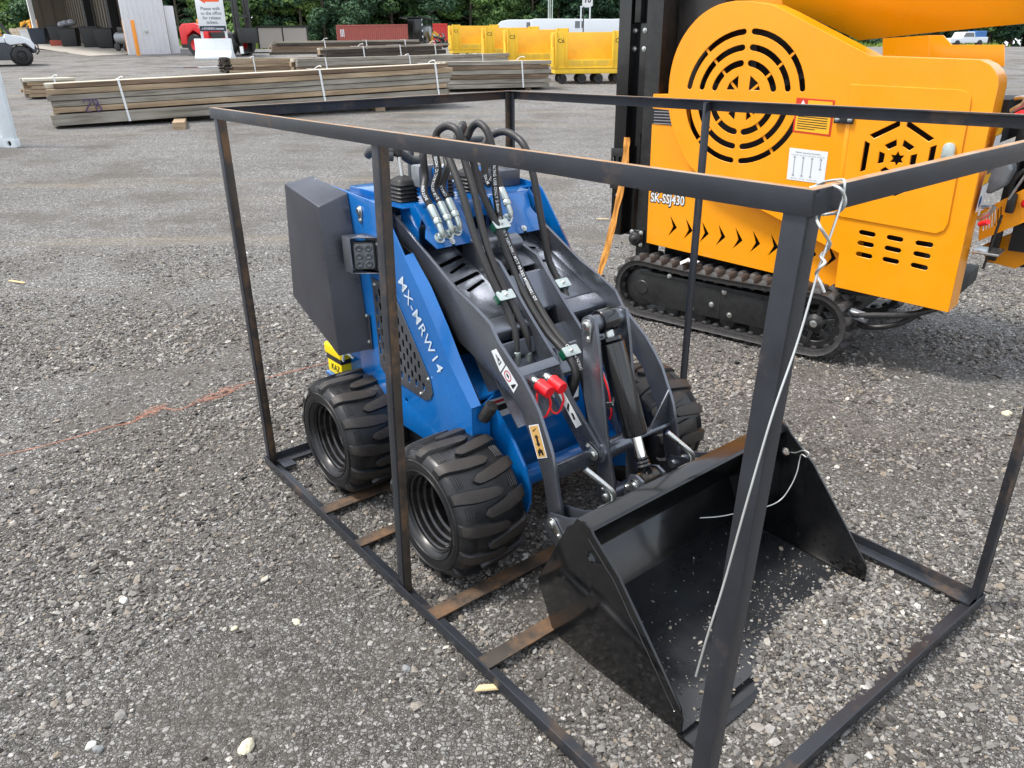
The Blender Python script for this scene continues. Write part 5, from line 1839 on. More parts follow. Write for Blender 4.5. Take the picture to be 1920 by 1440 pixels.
# red-tagged toggle clamps on the end face
for (u, v) in (((1897, 186), 0), ((1853, 372), 1)):
    c = Vector(((1.845 if v == 0 else 1.815), .13, (1.29 if v == 0 else .83)))
    mb = MB()
    mb.tube([c + Vector((-.02, 0, -.03)), c + Vector((.02, -.02, .0)), c + Vector((.035, -.03, .035))], .012, 8)
    mb.tube([c + Vector((-.02, .02, .02)), c + Vector((.03, -.01, .03))], .009, 8)
    to = mb.build('toggle_clamp', M_zinc, K_, ang=40)
    MB().tube([c + Vector((-.005, -.02, -.05)), c + Vector((.03, -.05, -.03))], .012, 8).build('clamp_grip', M_red, to)
# hydraulic lines low behind the track
MB().tube(spline([(1.28, .10, .30), (1.36, .06, .27), (1.46, .05, .29), (1.60, .10, .31), (1.70, .2, .34)], 6), .016, 10).build('drive_hose', M_rubber, K_)
MB().tube(spline([(1.30, .14, .24), (1.40, .12, .20), (1.55, .14, .24), (1.66, .22, .33)], 6), .014, 10).build('drive_hose', M_rubber, K_)
MB().cyl((1.33, .08, .27), (1.42, .06, .265), .028, 8).build('hose_union', M_cast, K_, bevel=.004)
MB().box((1.24, .10, .36), (1.40, .30, .41)).build('motor_mount', M_frameblack, K_, bevel=.004)

# ---- lashing straps on the crusher
def strap(name, pts, w, label, parent_rz=0):
    """webbing strap: thin folded ribbons lying over each other"""
    P = spline(pts, 8)
    mb = MB()
    for off, tw in ((-.25, .0), (.05, .35), (.28, -.3)):
        rows = []
        for k, p in enumerate(P):
            ph = tw + .5 * math.sin(k * .35 + off * 9)
            d = Vector((math.cos(ph), .6 * math.sin(ph), 0)) * w * .30
            c0 = p + Vector((off * w, .004 * math.sin(k * .8 + off * 20), 0))
            rows.append((mb.bm.verts.new(c0 - d), mb.bm.verts.new(c0 + d), mb.bm.verts.new(c0 + d + Vector((0, .0025, 0))), mb.bm.verts.new(c0 - d + Vector((0, .0025, 0)))))
        for A, B in zip(rows, rows[1:]):
            for q in range(4):
                mb._f((A[q], A[(q + 1) % 4], B[(q + 1) % 4], B[q]))
    o = mb.build(name, M_strap, None, ang=50)
    o.location = crusher.location
    o.rotation_euler = crusher.rotation_euler
    return tag(o, label, 'strap')
strap('lashing_strap', [(-.085, .09, 1.05), (-.078, .085, .96), (-.10, .08, .78), (-.125, .07, .60), (-.16, .05, .40), (-.20, .03, .22), (-.235, .01, .06), (-.25, .0, .012)], .042, 'orange lashing strap hanging down to the ground at the left end of the crusher')
strap('lashing_strap', [(1.975, .24, 1.62), (1.98, .235, 1.52), (1.985, .235, 1.40), (1.99, .23, 1.25), (1.995, .235, 1.12), (2.02, .25, 1.02), (2.07, .28, 1.0)], .09, 'thick orange lashing strap knotted at the engine end of the crusher')
lt = MB()
for k, (a, b) in enumerate((((0, 0, 0), (.05, .012, .02)), ((.05, .012, .02), (.10, -.005, .004)))):
    lt.bar(a, b, .05, .003)
lo_ = lt.build('litter_wrapper', pmat('white_paper', srgb(214, 212, 216), .7, var=.08))
lo_.location = (Matrix.Translation(crusher.location) @ Matrix.Rotation(crusher.rotation_euler.z, 4, 'Z')) @ Vector((.36, .04, .378))
lo_.rotation_euler = (0.1, -.1, crusher.rotation_euler.z + .3)
tag(lo_, 'crumpled white wrapper lying on top of the rubber track', 'litter')

# ================================================================== lumber bundles
def wood_mat(name, c0, c1, c2):
    m = bpy.data.materials.new(name)
    m.use_nodes = True
    n, l = m.node_tree.nodes, m.node_tree.links
    b = n['Principled BSDF']
    tc = n.new('ShaderNodeTexCoord'); oi = n.new('ShaderNodeObjectInfo')
    sc = n.new('ShaderNodeVectorMath'); sc.operation = 'MULTIPLY_ADD'
    sc.inputs[1].default_value = (37, 19, 53)
    cmb = n.new('ShaderNodeCombineXYZ')
    for k in range(3): l.new(oi.outputs['Random'], cmb.inputs[k])
    l.new(cmb.outputs[0], sc.inputs[0]); l.new(tc.outputs['Object'], sc.inputs[2])
    mp = n.new('ShaderNodeMapping'); mp.inputs['Scale'].default_value = (.55, 9, 9)
    l.new(sc.outputs[0], mp.inputs['Vector'])
    ns = n.new('ShaderNodeTexNoise'); ns.inputs['Scale'].default_value = 1.6; ns.inputs['Detail'].default_value = 8; ns.inputs['Roughness'].default_value = .65; ns.inputs['Distortion'].default_value = .8
    l.new(mp.outputs[0], ns.inputs['Vector'])
    r = n.new('ShaderNodeValToRGB'); e = r.color_ramp.elements; e.new(.5)
    for k, (p, c) in enumerate(((.30, c0), (.5, c1), (.72, c2))):
        e[k].position = p; e[k].color = (*c, 1)
    l.new(ns.outputs['Fac'], r.inputs['Fac'])
    n2 = n.new('ShaderNodeTexNoise'); n2.inputs['Scale'].default_value = .9; n2.inputs['Detail'].default_value = 4
    l.new(sc.outputs[0], n2.inputs['Vector'])
    r2 = n.new('ShaderNodeValToRGB'); r2.color_ramp.elements[0].position = .35; r2.color_ramp.elements[0].color = (.72, .71, .70, 1)
    r2.color_ramp.elements[1].position = .65; r2.color_ramp.elements[1].color = (1.08, 1.08, 1.08, 1)
    l.new(n2.outputs['Fac'], r2.inputs['Fac'])
    mx = n.new('ShaderNodeMix'); mx.data_type = 'RGBA'; mx.blend_type = 'MULTIPLY'; mx.inputs['Factor'].default_value = 1
    l.new(r.outputs['Color'], mx.inputs['A']); l.new(r2.outputs['Color'], mx.inputs['B'])
    l.new(mx.outputs['Result'], b.inputs['Base Color'])
    b.inputs['Roughness'].default_value = .8
    bp = n.new('ShaderNodeBump'); bp.inputs['Strength'].default_value = .35; bp.inputs['Distance'].default_value = .01
    l.new(ns.outputs['Fac'], bp.inputs['Height']); l.new(bp.outputs['Normal'], b.inputs['Normal'])
    return m
W_grey = wood_mat('weathered_grey_wood', srgb(108, 102, 92), srgb(150, 144, 132), srgb(178, 172, 160))
W_tan = wood_mat('tan_wood', srgb(128, 106, 82), srgb(168, 146, 118), srgb(196, 178, 150))
W_brown = wood_mat('brown_wood', srgb(84, 68, 54), srgb(124, 104, 84), srgb(150, 132, 110))
W_dark = wood_mat('dark_wet_wood', srgb(40, 36, 32), srgb(68, 60, 52), srgb(98, 88, 76))
W_pale = wood_mat('pale_sawn_wood', srgb(176, 166, 142), srgb(206, 200, 182), srgb(226, 222, 210))
M_band = pmat('white_plastic_band', srgb(232, 234, 234), .4, var=.04)
M_purple = pmat('purple_paint_mark', srgb(84, 62, 110), .7, var=.2)

def bundle(a, b, layers, depth, label, cols=4, bands=(), seed=1, support=True, jitter=.06, name='lumber_bundle', top_mat=None):
    """a, b: bottom front corners; layers: list of (height, material, setback) from the bottom up"""
    rnd = random.Random(seed)
    a, b = Vector(a), Vector(b)
    flat = (b - a)
    ang = math.atan2(flat.y, flat.x)
    ln = flat.length
    root = empty(name, a, ang, label, 'lumber', 'strapped lumber bundles on the lot')
    tilt = math.asin(max(-1, min(1, (b.z - a.z) / ln)))
    root.rotation_euler = (0, -tilt, ang)
    z = 0.0
    for li, (h, mt, back) in enumerate(layers):
        cw = (depth - back) / cols
        for c in range(cols):
            if c > 1 and 0 < li < len(layers) - 1 and c < cols - 1:
                continue                        # boards buried inside the stack
            e0, e1 = rnd.uniform(-jitter, jitter), rnd.uniform(-jitter, jitter)
            m_ = mt if c == 0 else rnd.choice((mt, mt, W_grey, W_tan))
            if li == len(layers) - 1 and top_mat is not None and c > 0:
                m_ = top_mat
            y0 = back + c * cw + rnd.uniform(0, .012)
            mb = MB().box((e0, y0, z + .004), (ln + e1, y0 + cw - .014, z + h - .006))
            mb.build('board', m_, root, bevel=.006, segs=1, smooth=False)
        z += h
    for s in bands:
        x = ln * s
        fr0 = layers[-1][2]
        prof = []
        zz = 0
        mb = MB()
        pts = [(x, depth + .008, z + .006), (x, fr0 - .006, z + .006)]
        zz = z
        for h, mt, back in layers[::-1]:
            pts.append((x + (z - zz) * .06, back - .006, zz)); zz -= h
            pts.append((x + (z - zz) * .06, back - .006, zz + .002))
        for p, q in zip(pts, pts[1:]):
            if (Vector(p) - Vector(q)).length > .004:
                mb.bar(p, q, .038, .004, up=(0, 1, 0.01) if abs(p[2] - q[2]) > .001 else (0, 0, 1))
        mb.build('binding_band', M_band, root)
        if rnd.random() < .6:
            k_ = rnd.uniform(.3, .7)
            t = spline([(x, depth * .4, z + .008), (x + .08 * k_, depth * .36, z + .10 * k_), (x + .20 * k_, depth * .30, z + .14 * k_), (x + .24 * k_, depth * .26, z + .10 * k_)], 4)
            MB().tube(t, .008, 5).build('band_tail', M_band, root)
    return root, ln, z

b1, ln1, h1 = bundle((-7.8012,13.8,0.4469), (-1.2017,17.1,0.682), [(.19, W_grey, .0), (.016, W_dark, .05), (.098, W_tan, .0), (.098, W_grey, .004), (.098, W_grey, .0), (.098, W_tan, -.004), (.088, W_brown, .006)], 1.0,
       'long weathered lumber bundle in front, marked with a purple 28 at its left end', cols=5, bands=(.15, .63, .955), seed=4, jitter=.11, top_mat=W_pale)
# mark sprayed on the boards
f28 = lambda a, b, t: (.60 + a, -.010 - t, .30 + b)
mk = MB()
for st in ([(-.12, .06), (-.08, .10), (-.02, .09), (-.01, .04), (-.07, -.03), (-.10, -.09), (-.02, -.10)], [(.03, .09), (.08, .10), (.11, .04), (.07, .0), (.13, -.02), (.14, -.07), (.08, -.10), (.06, -.04), (.07, .0), (.04, .05), (.03, .09)]):
    mk.tube(spline([f28(a, b, 0) for a, b in st], 5), .009, 5)
mk.build('sprayed_mark', M_purple, b1)
for q, nm in (((-5.8092,13.7837,0.3775), 'near the left end'), ((-2.7644,16.5503,0.4768), 'towards the right end')):
    o = MB().box((-.10, -.35, 0), (.10, .95, .13)).build('timber_block', W_tan, None, bevel=.006, smooth=False)
    o.location = (q[0], q[1] + .3, q[2] - .01); o.rotation_euler = (0, 0, R(20))
    tag(o, 'short timber bearer under the long front lumber bundle ' + nm, 'wood block', 'timber bearers under the lumber')
bundle((-1.567,20.5,0.7227), (1.0759,21.4,0.7285), [(.11, W_grey, 0), (.11, W_grey, 0), (.11, W_brown, 0), (.11, W_grey, 0), (.11, W_brown, 0), (.10, W_grey, 0)], 1.0,
       'neat grey lumber bundle ending in front of the yellow carts', cols=5, bands=(.72,), seed=9, top_mat=W_pale)
o = MB().box((-.07, -.15, 0), (.07, .9, .11)).build('timber_block', W_brown, None, bevel=.006, smooth=False)
q = (0.4993,21.3644,0.6701); o.location = (q[0], q[1] + .1, q[2]); tag(o, 'small timber bearer under the grey lumber bundle near the yellow carts', 'wood block', 'timber bearers under the lumber')
bundle((-11.041,18.7,0.7092), (-10.2086,19.3,0.7084), [(.085, W_tan, 0)] * 4 + [(.07, W_pale, 0)], .9, 'tan lumber bundle with ragged dark ends sticking out behind the front bundle at left', cols=6, bands=(.55,), seed=12, jitter=.12, top_mat=W_pale)
bundle((-9.0664,27,1.0509), (-5.5476,29,1.0309), [(.09, W_tan, 0), (.09, W_brown, 0), (.09, W_tan, 0), (.09, W_tan, 0), (.09, W_tan, 0)], 1.3, 'reddish tan lumber bundle with rough dark board ends facing left', cols=9, bands=(.17,), seed=21, jitter=.16, top_mat=W_pale)
re_ = MB()
rr = random.Random(3)
for k in range(70):
    c0 = Vector((-.10 + rr.uniform(-.05, .02), rr.uniform(.0, 1.3), rr.uniform(.02, .46)))
    re_.box(c0 - Vector((.10, .06, .025)), c0 + Vector((.06, .06, .025)))
rb = re_.build('rough_ends', W_dark, None, smooth=False)
rb.parent = [o for o in bpy.data.objects if o.name.startswith('lumber_bundle') and 'reddish' in o.get('label', '')][0]
bundle((-8.6942,31,1.5977), (-3.5681,33,1.649), [(.10, W_dark, 0), (.10, W_brown, 0), (.09, W_brown, 0), (.10, W_dark, .01), (.08, W_grey, 0)], 1.0, 'high stack of weathered brown boards with splintered left ends', cols=4, bands=(.33, .62, .90), seed=31, jitter=.25, top_mat=W_pale)
bundle((-8.1397,29.6,1.2219), (-6.2261,30.6,1.2653), [(.09, W_brown, 0), (.09, W_dark, .02), (.09, W_brown, 0)], .8, 'short brown board stack below the high weathered stack', cols=3, seed=33, jitter=.3)
bundle((-5.7665,26,1.2581), (-2.1292,28.4,1.3835), [(.10, W_pale, 0), (.09, W_pale, 0), (.14, W_dark, 0), (.12, W_dark, 0), (.07, W_grey, 0)], 1.0, 'dark lumber stack over a pale bottom row, left of the yellow carts', cols=4, bands=(.30, .60, .90), seed=35, jitter=.2, top_mat=W_pale)
bundle((-6.0243,23.5,1.1196), (0.018,26.5,1.2145), [(.13, W_brown, 0), (.13, W_grey, 0), (.10, W_grey, 0)], 1.0, 'low grey lumber bundle directly behind the long front bundle', cols=4, bands=(.12, .50, .86), seed=37, top_mat=W_pale)

# ================================================================== white container at the left edge
M_wcont = pmat('white_container_paint', srgb(214, 222, 226), .45, var=.05, dust=.05, rust=srgb(130, 92, 60), rust_at=.80)
q = (-7.373,11.8261,0.3013)
wc_ = empty('white_steel_panel', q, R(0), 'white steel container side panel cut off by the left edge of the view', 'panel')
MB().box((-.16, 0, .121), (0, .09, 2.55)).build('corner_post', M_wcont, wc_, bevel=.01)
MB().plate(rrect2(-.17, .0, .012, .12, .01), .11, FY(-.01), holes=[slot2(-.085, .05, -.085, .07, .028)]).build('corner_casting', M_wcont, wc_, bevel=.004)
MB().box((-.14, .02, .03), (-.03, .06, .10)).build('casting_hollow', M_dark, wc_)
MB().box((-6.0, .01, .0), (-.172, .08, .16)).build('bottom_rail', M_wcont, wc_, bevel=.01)
MB().box((-6.0, .01, 2.42), (-.162, .08, 2.55)).build('top_rail', M_wcont, wc_, bevel=.01)
cor = []
x = -.165
k = 0
while x > -5.9:
    cor += [(x, .03 if k % 2 == 0 else .06), (x - .07, .03 if k % 2 == 0 else .06)]
    x -= .135; k += 1
cor2 = [(a, b + .004) for a, b in cor[::-1]]
MB().plate(cor + cor2, 2.25, FZ(.165)).build('corrugated_side', M_wcont, wc_, smooth=False)

# ================================================================== yellow carts
M_cart = pmat('cart_yellow_paint', srgb(238, 194, 48), .5, var=.10, scale=3, rust=srgb(140, 78, 30), rust_at=.80, rust_scale=3)
M_cartd = pmat('cart_inside_yellow', srgb(228, 184, 60), .55, var=.10, scale=3, rust=srgb(140, 78, 30), rust_at=.78, rust_scale=3)
def make_cart(code):
    r_ = empty('yellow_cart')
    Lc, Dc, H0, H1 = 2.0, 1.15, .40, 1.36
    MB().box((0, 0, .27), (Lc, Dc, H0)).build('bed_frame', M_cart, r_, bevel=.015)
    MB().box((-.02, -.02, H0 + .004), (Lc + .02, Dc + .02, H0 + .04)).build('bed_lip', M_cart, r_, bevel=.008)
    z0 = H0 + .042
    MB().box((0, Dc - .04, z0), (Lc, Dc, H1)).build('back_wall', M_cartd, r_, bevel=.006)
    MB().box((Lc - .04, 0, z0), (Lc, Dc - .045, H1)).build('end_wall', M_cartd, r_, bevel=.006)
    MB().plate([(0, z0), (Dc * .48, z0), (Dc * .48, H1 - .05), (Dc * .40, z0 + .52), (0, z0 + .52)], .035, lambda a, b, t: (-.002 - t - (b - z0) * .06, a, b)).build('end_gate', M_cart, r_, bevel=.006)
    MB().plate([(Dc * .50, z0), (Dc - .05, z0), (Dc - .05, H1), (Dc * .60, H1), (Dc * .50, z0 + .52)], .035, lambda a, b, t: (-.002 - t + (b - z0) * .02, a, b)).build('end_gate', M_cartd, r_, bevel=.006)
    for x0, x1 in ((0, .34), (Lc - .40, Lc - .06)):
        MB().box((x0, -.003, z0), (x1, .030, H1)).build('front_panel', M_cart, r_, bevel=.006)
        for xx in (x0, x1 - .05):
            MB().box((xx, -.045, z0), (xx + .05, -.005, H1 + .01)).build('stanchion', M_cart, r_, bevel=.006)
    MB().box((.345, 0, z0), (Lc - .41, .03, z0 + .20)).build('front_sill', M_cart, r_, bevel=.006)
    for k in range(3):
        MB().box((.42 + k * .38, -.004, z0 + .04), (.72 + k * .38, -.001, z0 + .16)).build('sill_slot', M_cartd, r_)
    MB().box((.36, .40, z0), (.40, Dc - .05, z0 + .55)).build('inner_divider', M_cartd, r_, bevel=.006)
    for x in (.22, .78, 1.25, 1.80):
        for y in (.10, Dc - .12):
            w = MB().lathe([(0, -.03), (.05, -.03), (.06, -.02), (.115, -.025), (.13, -.01), (.13, .01), (.115, .025), (.06, .02), (.05, .03), (0, .03)], (x, y, .14), 'Y', 20).build('caster_wheel', M_rubber, r_, ang=35)
            MB().box((x - .05, y - .05, .16), (x + .05, y + .05, .268)).build('caster_fork', M_frameblack, w, bevel=.006)
    for x in (.17, Lc - .23):
        text_plate('stencil', code, M_ink, r_, lambda a, b, t, x=x: (x + a, -.006 - t, H1 - .24 + b), height=.11, bold=.005)
    return r_
cart_spots = [((1.2919,23.0124,0.7395), 2, 'C6', 'yellow cart marked C6 with its open front facing the camera, nearest the crusher'),
              ((4.05, 23.05, 0), 1, 'C8', 'yellow cart half hidden behind the crusher conveyor'),
              ((-.05, 26.6, 0), 5, 'C3', 'second yellow cart from the front of the row, marked C3'),
              ((-.85, 30.2, 0), 8, 'C2', 'third yellow cart back in the row, marked C2'),
              ((-2.35, 34.8, 0), 12, 'C1', 'farthest yellow cart at the left end of the row, marked C1')]
for (p, deg, code, lab) in cart_spots:
    c_ = make_cart(code)
    c_.location = (p[0], p[1], terrain(p[0], p[1]))
    c_.rotation_euler = (0, 0, R(deg))
    tag(c_, lab, 'cart', 'row of yellow carts')

# ================================================================== warehouse
def ribbed_mat(name, col, dark, per_m, axis=0):
    return pmat(name, col, .5, var=.06, scale=1.2)
M_wall = pmat('white_metal_siding', srgb(226, 228, 230), .42, var=.05, scale=.8, dust=.04)
M_wallin = pmat('shaded_tan_liner', srgb(98, 90, 78), .7, var=.12, scale=1)  # tan liner darkened in colour so the shallow bay looks unlit
M_conc = pmat('concrete_apron', srgb(176, 170, 160), .85, var=.10, scale=1.2)
q = Vector((-17.8266,39.0727,1.6875))
BX = Vector((.636, -.772, 0)); BY_ = Vector((.772, .636, 0))       # along the bay front, and into the building
wh = empty('warehouse', (q.x, q.y, q.z), math.atan2(BX.y, BX.x), 'white metal-sided warehouse with a wide dark open bay', 'building')
H_, BL, BD = 7.5, 20.0, 1.75
fl_ = 1.86
yy = 0.0
while yy < fl_ - .05:                                    # ribbed white side wall
    pw = .23
    MB().plate([(0, yy), (0, yy + pw * .66), (.05, yy + pw * .74), (.05, yy + pw * .90), (0, yy + pw * .98), (-.03, yy + pw * .98), (-.03, yy)], H_, FZ(-.1)).build('siding_panel', M_wall, wh, smooth=False)
    yy += pw
MB().box((-.13, -.09, -.1), (.03, -.004, H_)).build('corner_trim', M_wall, wh, bevel=.01)
MB().box((-.5, fl_ + .02, -.1), (-.2, fl_ + .50, 2.15)).build('side_wing', M_wall, wh, bevel=.01)
MB().box((-.30, .02, -.1), (-.04, fl_, H_)).build('wall_core', M_wallin, wh)
MB().box((.055, .80, .95), (.10, .92, 1.12)).build('outlet_box', M_zincp, wh, bevel=.01)
x = -BL
k = 0
while x < -.35:
    MB().box((x, BD + (.0 if k % 2 else .06), -.2), (x + .30, BD + .1 + (.0 if k % 2 else .06), H_)).build('liner_panel', M_wallin, wh, smooth=False)
    x += .305; k += 1
for k in range(8):
    MB().box((-BL - .1 - (.05 if k % 2 else 0), k * .36, -.2), (-BL - (.05 if k % 2 else 0), k * .36 + .355, H_)).build('liner_panel', M_wallin, wh, smooth=False)
MB().box((-BL - .25, -.3, -.2), (-BL - .02, -.05, H_)).build('bay_post', M_wall, wh)
for xx in (-3.2, -7.8, -13.0):
    MB().box((xx, BD - .5, -.2), (xx + .45, BD - .1, H_)).build('column', M_dark, wh)
MB().box((-BL - .2, -4.0, H_ + .01), (.1, BD + .3, H_ + .5)).build('roof', M_wall, wh)  # front overhang is added out of view to shade the bay
ap = MB().plate([(-BL - 1, -1.8), (-.1, -1.8), (-.1, BD), (-BL - 1, BD)], .004, FZ(0)).build('apron', M_conc, None)
ap.location = (q.x, q.y, q.z + .03)
ap.rotation_euler = (R(2.0), R(2.3), math.atan2(BX.y, BX.x))
tag(ap, kind='structure')
M_boll = pmat('orange_bollard_paint', srgb(240, 150, 40), .5, var=.06)
pj = q - BX * (BL + .8) - BY_ * .3
for px, lab in (((-17.2649,38.5933,1.6593), 'right-hand orange bollard in front of the white siding'), ((-18.3589,40.0914,1.7407), 'left-hand orange bollard at the corner of the open bay'), (pj, 'short orange bollard at the far end of the open bay')):
    h_ = 1.52
    b_ = MB().lathe([(0, 0), (.085, 0), (.085, h_ - .05), (.06, h_ - .01), (0, h_)], (0, 0, 0), 'Z', 20).build('bollard', M_boll, None, ang=40)
    b_.location = (px[0], px[1], terrain(px[0], px[1]) - .02)
    tag(b_, lab, 'bollard', 'orange bollards by the warehouse')

# things standing in the bay
M_bin = pmat('black_plastic_bin', srgb(44, 46, 48), .5, var=.1)
M_bluebin = pmat('navy_bin', srgb(40, 52, 66), .5, var=.1)
def wheelie(p, w, h, mat, lab, rz=0):
    o = empty('waste_bin', p, rz, lab, 'bin', 'waste bins in the warehouse bay')
    MB().hexa([(-w * .40, -w * .4, .05), (w * .40, -w * .4, .05), (w * .40, w * .4, .05), (-w * .40, w * .4, .05), (-w * .5, -w * .5, h), (w * .5, -w * .5, h), (w * .5, w * .5, h), (-w * .5, w * .5, h)]).build('tub', mat, o, bevel=.02)
    MB().box((-w * .54, -w * .54, h + .004), (w * .54, w * .54, h + .05)).build('lid', mat, o, bevel=.015)
    MB().cyl((-w * .4, w * .42, .09), (w * .4, w * .42, .09), .09, 14).build('wheels', M_rubber, o)
    return o
def bay(t, d=.9):
    p = q - BX * t + BY_ * d
    return (p.x, p.y, terrain(p.x, p.y) + .02)
for (t, d, w, h, mt, lab) in ((20.3, -.5, .95, 1.0, M_white, 'pale bin leftmost in the warehouse bay'), (18.6, -.3, .95, 1.1, M_bluebin, 'navy bin between the pale bin and the tall black bin'), (15.8, .3, 1.0, 1.25, M_bin, 'tall black bin left of centre in the bay'),
                              (12.6, .2, .95, 1.05, M_bin, 'large dark bin with bags on top, centre of the bay'), (10.2, .8, .95, 1.1, M_bin, 'black bin right of the bag-topped bin'), (8.0, 1.0, .95, 1.0, M_bin, 'black bin nearest the compressor')):
    bo_ = wheelie(bay(t, d), w, h, mt, lab, rz=.2)
    if 'bags' in lab:
        mb = MB()
        for k in range(4):
            mb.sphere((random.uniform(-.3, .3), random.uniform(-.3, .3), h + .2 + random.uniform(0, .15)), .22, 10, (1.1, 1, .8))
        mb.build('bags', M_grey, bo_)
cp = empty('air_compressor', bay(3.6, .8), -.4, 'grey tank air compressor on wheels beside the bay wall', 'compressor')
MB().lathe([(0, -.55), (.18, -.53), (.27, -.44), (.27, .44), (.18, .53), (0, .55)], (0, 0, .62), 'X', 24).build('tank', M_cast, cp, ang=40)
for dx in (-.3, .3):
    MB().cyl((dx, -.3, .2), (dx, -.22, .2), .2, 20).build('wheel', M_rubber, cp, bevel=.02)
MB().box((-.25, -.15, .88), (.25, .15, 1.12)).build('motor', M_frameblack, cp, bevel=.03)
rx_ = MB().box((-.35, -.2, 0), (.35, .2, .45)).build('red_crate', pmat('dull_red', srgb(150, 60, 44), .6), None, bevel=.02)
rx_.location = bay(14.3, -.2); tag(rx_, 'low red crate on the floor between two dark bins', 'crate')

# yard pile left of the bay: pallets of stone blocks, yellow machine parts
M_cream = pmat('cream_block', srgb(206, 190, 168), .8, var=.15, scale=1.5)
M_yard = pmat('yard_yellow', srgb(236, 176, 50), .5, var=.12)
rr = random.Random(17)
for k, (u, v0, w, h, mt, nm, lab) in enumerate((
        (52, 83, 1.1, .75, M_cream, 'stone_pallet', 'pallet of cream blocks at the bottom left of the yard pile'), (66, 84, 1.0, .75, M_cream, 'stone_pallet', 'pallet of cream blocks in the middle of the yard pile'), (79, 84, .8, .7, M_cream, 'stone_pallet', 'pallet of cream blocks nearest the pale bin'),
        (50, 70, .9, .55, M_cream, 'stone_pallet', 'upper pallet of cream blocks at left of the yard pile'), (68, 70, 1.2, .6, M_cream, 'stone_pallet', 'upper pallet of cream blocks at right of the yard pile'),
        (38, 56, .7, .7, M_yard, 'yellow_attachment', 'yellow machine attachment at the left top of the yard pile'), (51, 55, .7, .8, M_yard, 'yellow_attachment', 'middle yellow machine attachment on the yard pile'), (74, 57, .8, .9, M_yard, 'yellow_attachment', 'tall yellow machine attachment by the bay post'),
        (3, 66, .9, .7, M_yard, 'yellow_attachment', 'yellow machine attachment behind the utility vehicle'))):
    f = 62
    x = (u - 960) / 1420 * f * .914
    z = 1.498 + f * (104 - v0) / 1690 - x * .0101 - .1
    o = empty(nm, (x, f + (2 if v0 < 60 else 0), z), rr.uniform(-.3, .3), lab, 'pallet' if 'stone' in nm else 'attachment', 'yard pile beside the warehouse')
    if 'stone' in nm:
        for i in range(3):
            for j in range(2):
                MB().box((-w / 2 + i * w / 3, -.3, .12 + j * h / 2), (-w / 2 + (i + 1) * w / 3 - .02, .4, .12 + (j + 1) * h / 2 - .02)).build('block', M_cream, o, bevel=.01, smooth=False)
        MB().box((-w / 2, -.3, 0), (w / 2, .4, .10)).build('pallet_base', W_brown, o)
    else:
        MB().hexa([(-w / 2, -.3, 0), (w / 2, -.3, 0), (w / 2, .3, 0), (-w / 2, .3, 0), (-w * .35, -.3, h * .9), (w * .45, -.3, h), (w * .45, .3, h), (-w * .35, .3, h * .8)]).build('frame', M_yard, o, bevel=.02)
        MB().bar((-w * .6, -.35, .1), (w * .6, -.35, h * .8), .1, .12).build('arm', M_frameblack, o)
        MB().bar((w * .2, -.33, h), (-w * .4, -.33, h * .3), .12, .1).build('strut', M_yard, o)

# ================================================================== utility vehicle at the left edge
M_utvw = pmat('white_plastic_body', srgb(222, 228, 232), .35, var=.04)
M_utvd = pmat('charcoal_plastic', srgb(62, 66, 72), .6, var=.08)
q = Vector((-18.1114,30.7928,1.3012))
ut = empty('utility_vehicle', (q.x, q.y, q.z), R(33), 'white and charcoal side-by-side utility vehicle cut off by the left edge', 'vehicle')
FU = lambda y0: (lambda a, b, t: (a, y0 + t, b))
for x in (0, -2.05):
    for y in (.02, 1.15):
        w = MB().lathe([(.17, -.02), (.19, .0), (.30, .0), (.345, .03), (.355, .06), (.355, .20), (.345, .23), (.30, .26), (.19, .26), (.17, .24)], (x, y, .35), 'Y', 32).build('wheel', M_tyre, ut, ang=40)
        MB().lathe([(0, .03), (.06, .025), (.10, .05), (.15, .05), (.17, .0), (.185, .005), (.185, .2), (0, .2)], (x, y, .35), 'Y', 24).build('rim', M_frameblack, w, ang=35)
        for k in range(22):
            a = 2 * PI * k / 22
            MB().bar((x + .352 * math.cos(a), y + .03, .35 + .352 * math.sin(a)), (x + .352 * math.cos(a + .12), y + .22, .35 + .352 * math.sin(a + .12)), .05, .03, up=(math.cos(a), 0, math.sin(a))).build('tread_block', M_tyre, w) if y < .1 and x == 0 else None
MB().plate([(.45, .55), (.50, .72), (.40, .90), (.10, 1.02), (-.40, 1.10), (-.42, .80), (-.30, .72), (.20, .78)], 1.42, FU(0)).build('hood', M_utvw, ut, bevel=.03, segs=3)
MB().plate([(.50, .45), (.55, .62), (.48, .78), (.30, .80), (.05, .84), (-.28, .80), (-.42, .62), (-.38, .45), (-.33, .45), (-.2, .70), (.1, .76), (.34, .62), (.42, .45)], 1.40, FU(.012)).build('front_fender', M_utvd, ut, bevel=.02)
MB().plate([(-.36, .20), (-.36, .80), (-1.6, .80), (-1.6, .20)], 1.38, FU(.02)).build('lower_body', M_utvd, ut, bevel=.02)
MB().plate([(-.43, .80), (-.43, 1.0), (-1.6, 1.0), (-1.6, .80)], 1.40, FU(.005)).build('door', M_utvw, ut, bevel=.02)
MB().plate([(-1.62, .45), (-1.62, 1.1), (-2.9, 1.1), (-2.9, .45)], 1.40, FU(.01)).build('cargo_bed', M_utvd, ut, bevel=.03)
for y in (.08, 1.32):
    MB().tube([(-.12, y, .98), (-.62, y, 1.72), (-.80, y, 1.80), (-1.6, y, 1.80), (-1.68, y, 1.0)], .03, 10).build('roll_bar', M_frameblack, ut, ang=60)
MB().tube([(-.62, .08, 1.72), (-.62, 1.32, 1.72)], .03, 10).build('cross_bar', M_frameblack, ut)
MB().tube([(-.40, .30, 1.06), (-.50, .32, 1.12), (-.58, .32, 1.16)], .02, 8).build('steering_column', M_frameblack, ut)
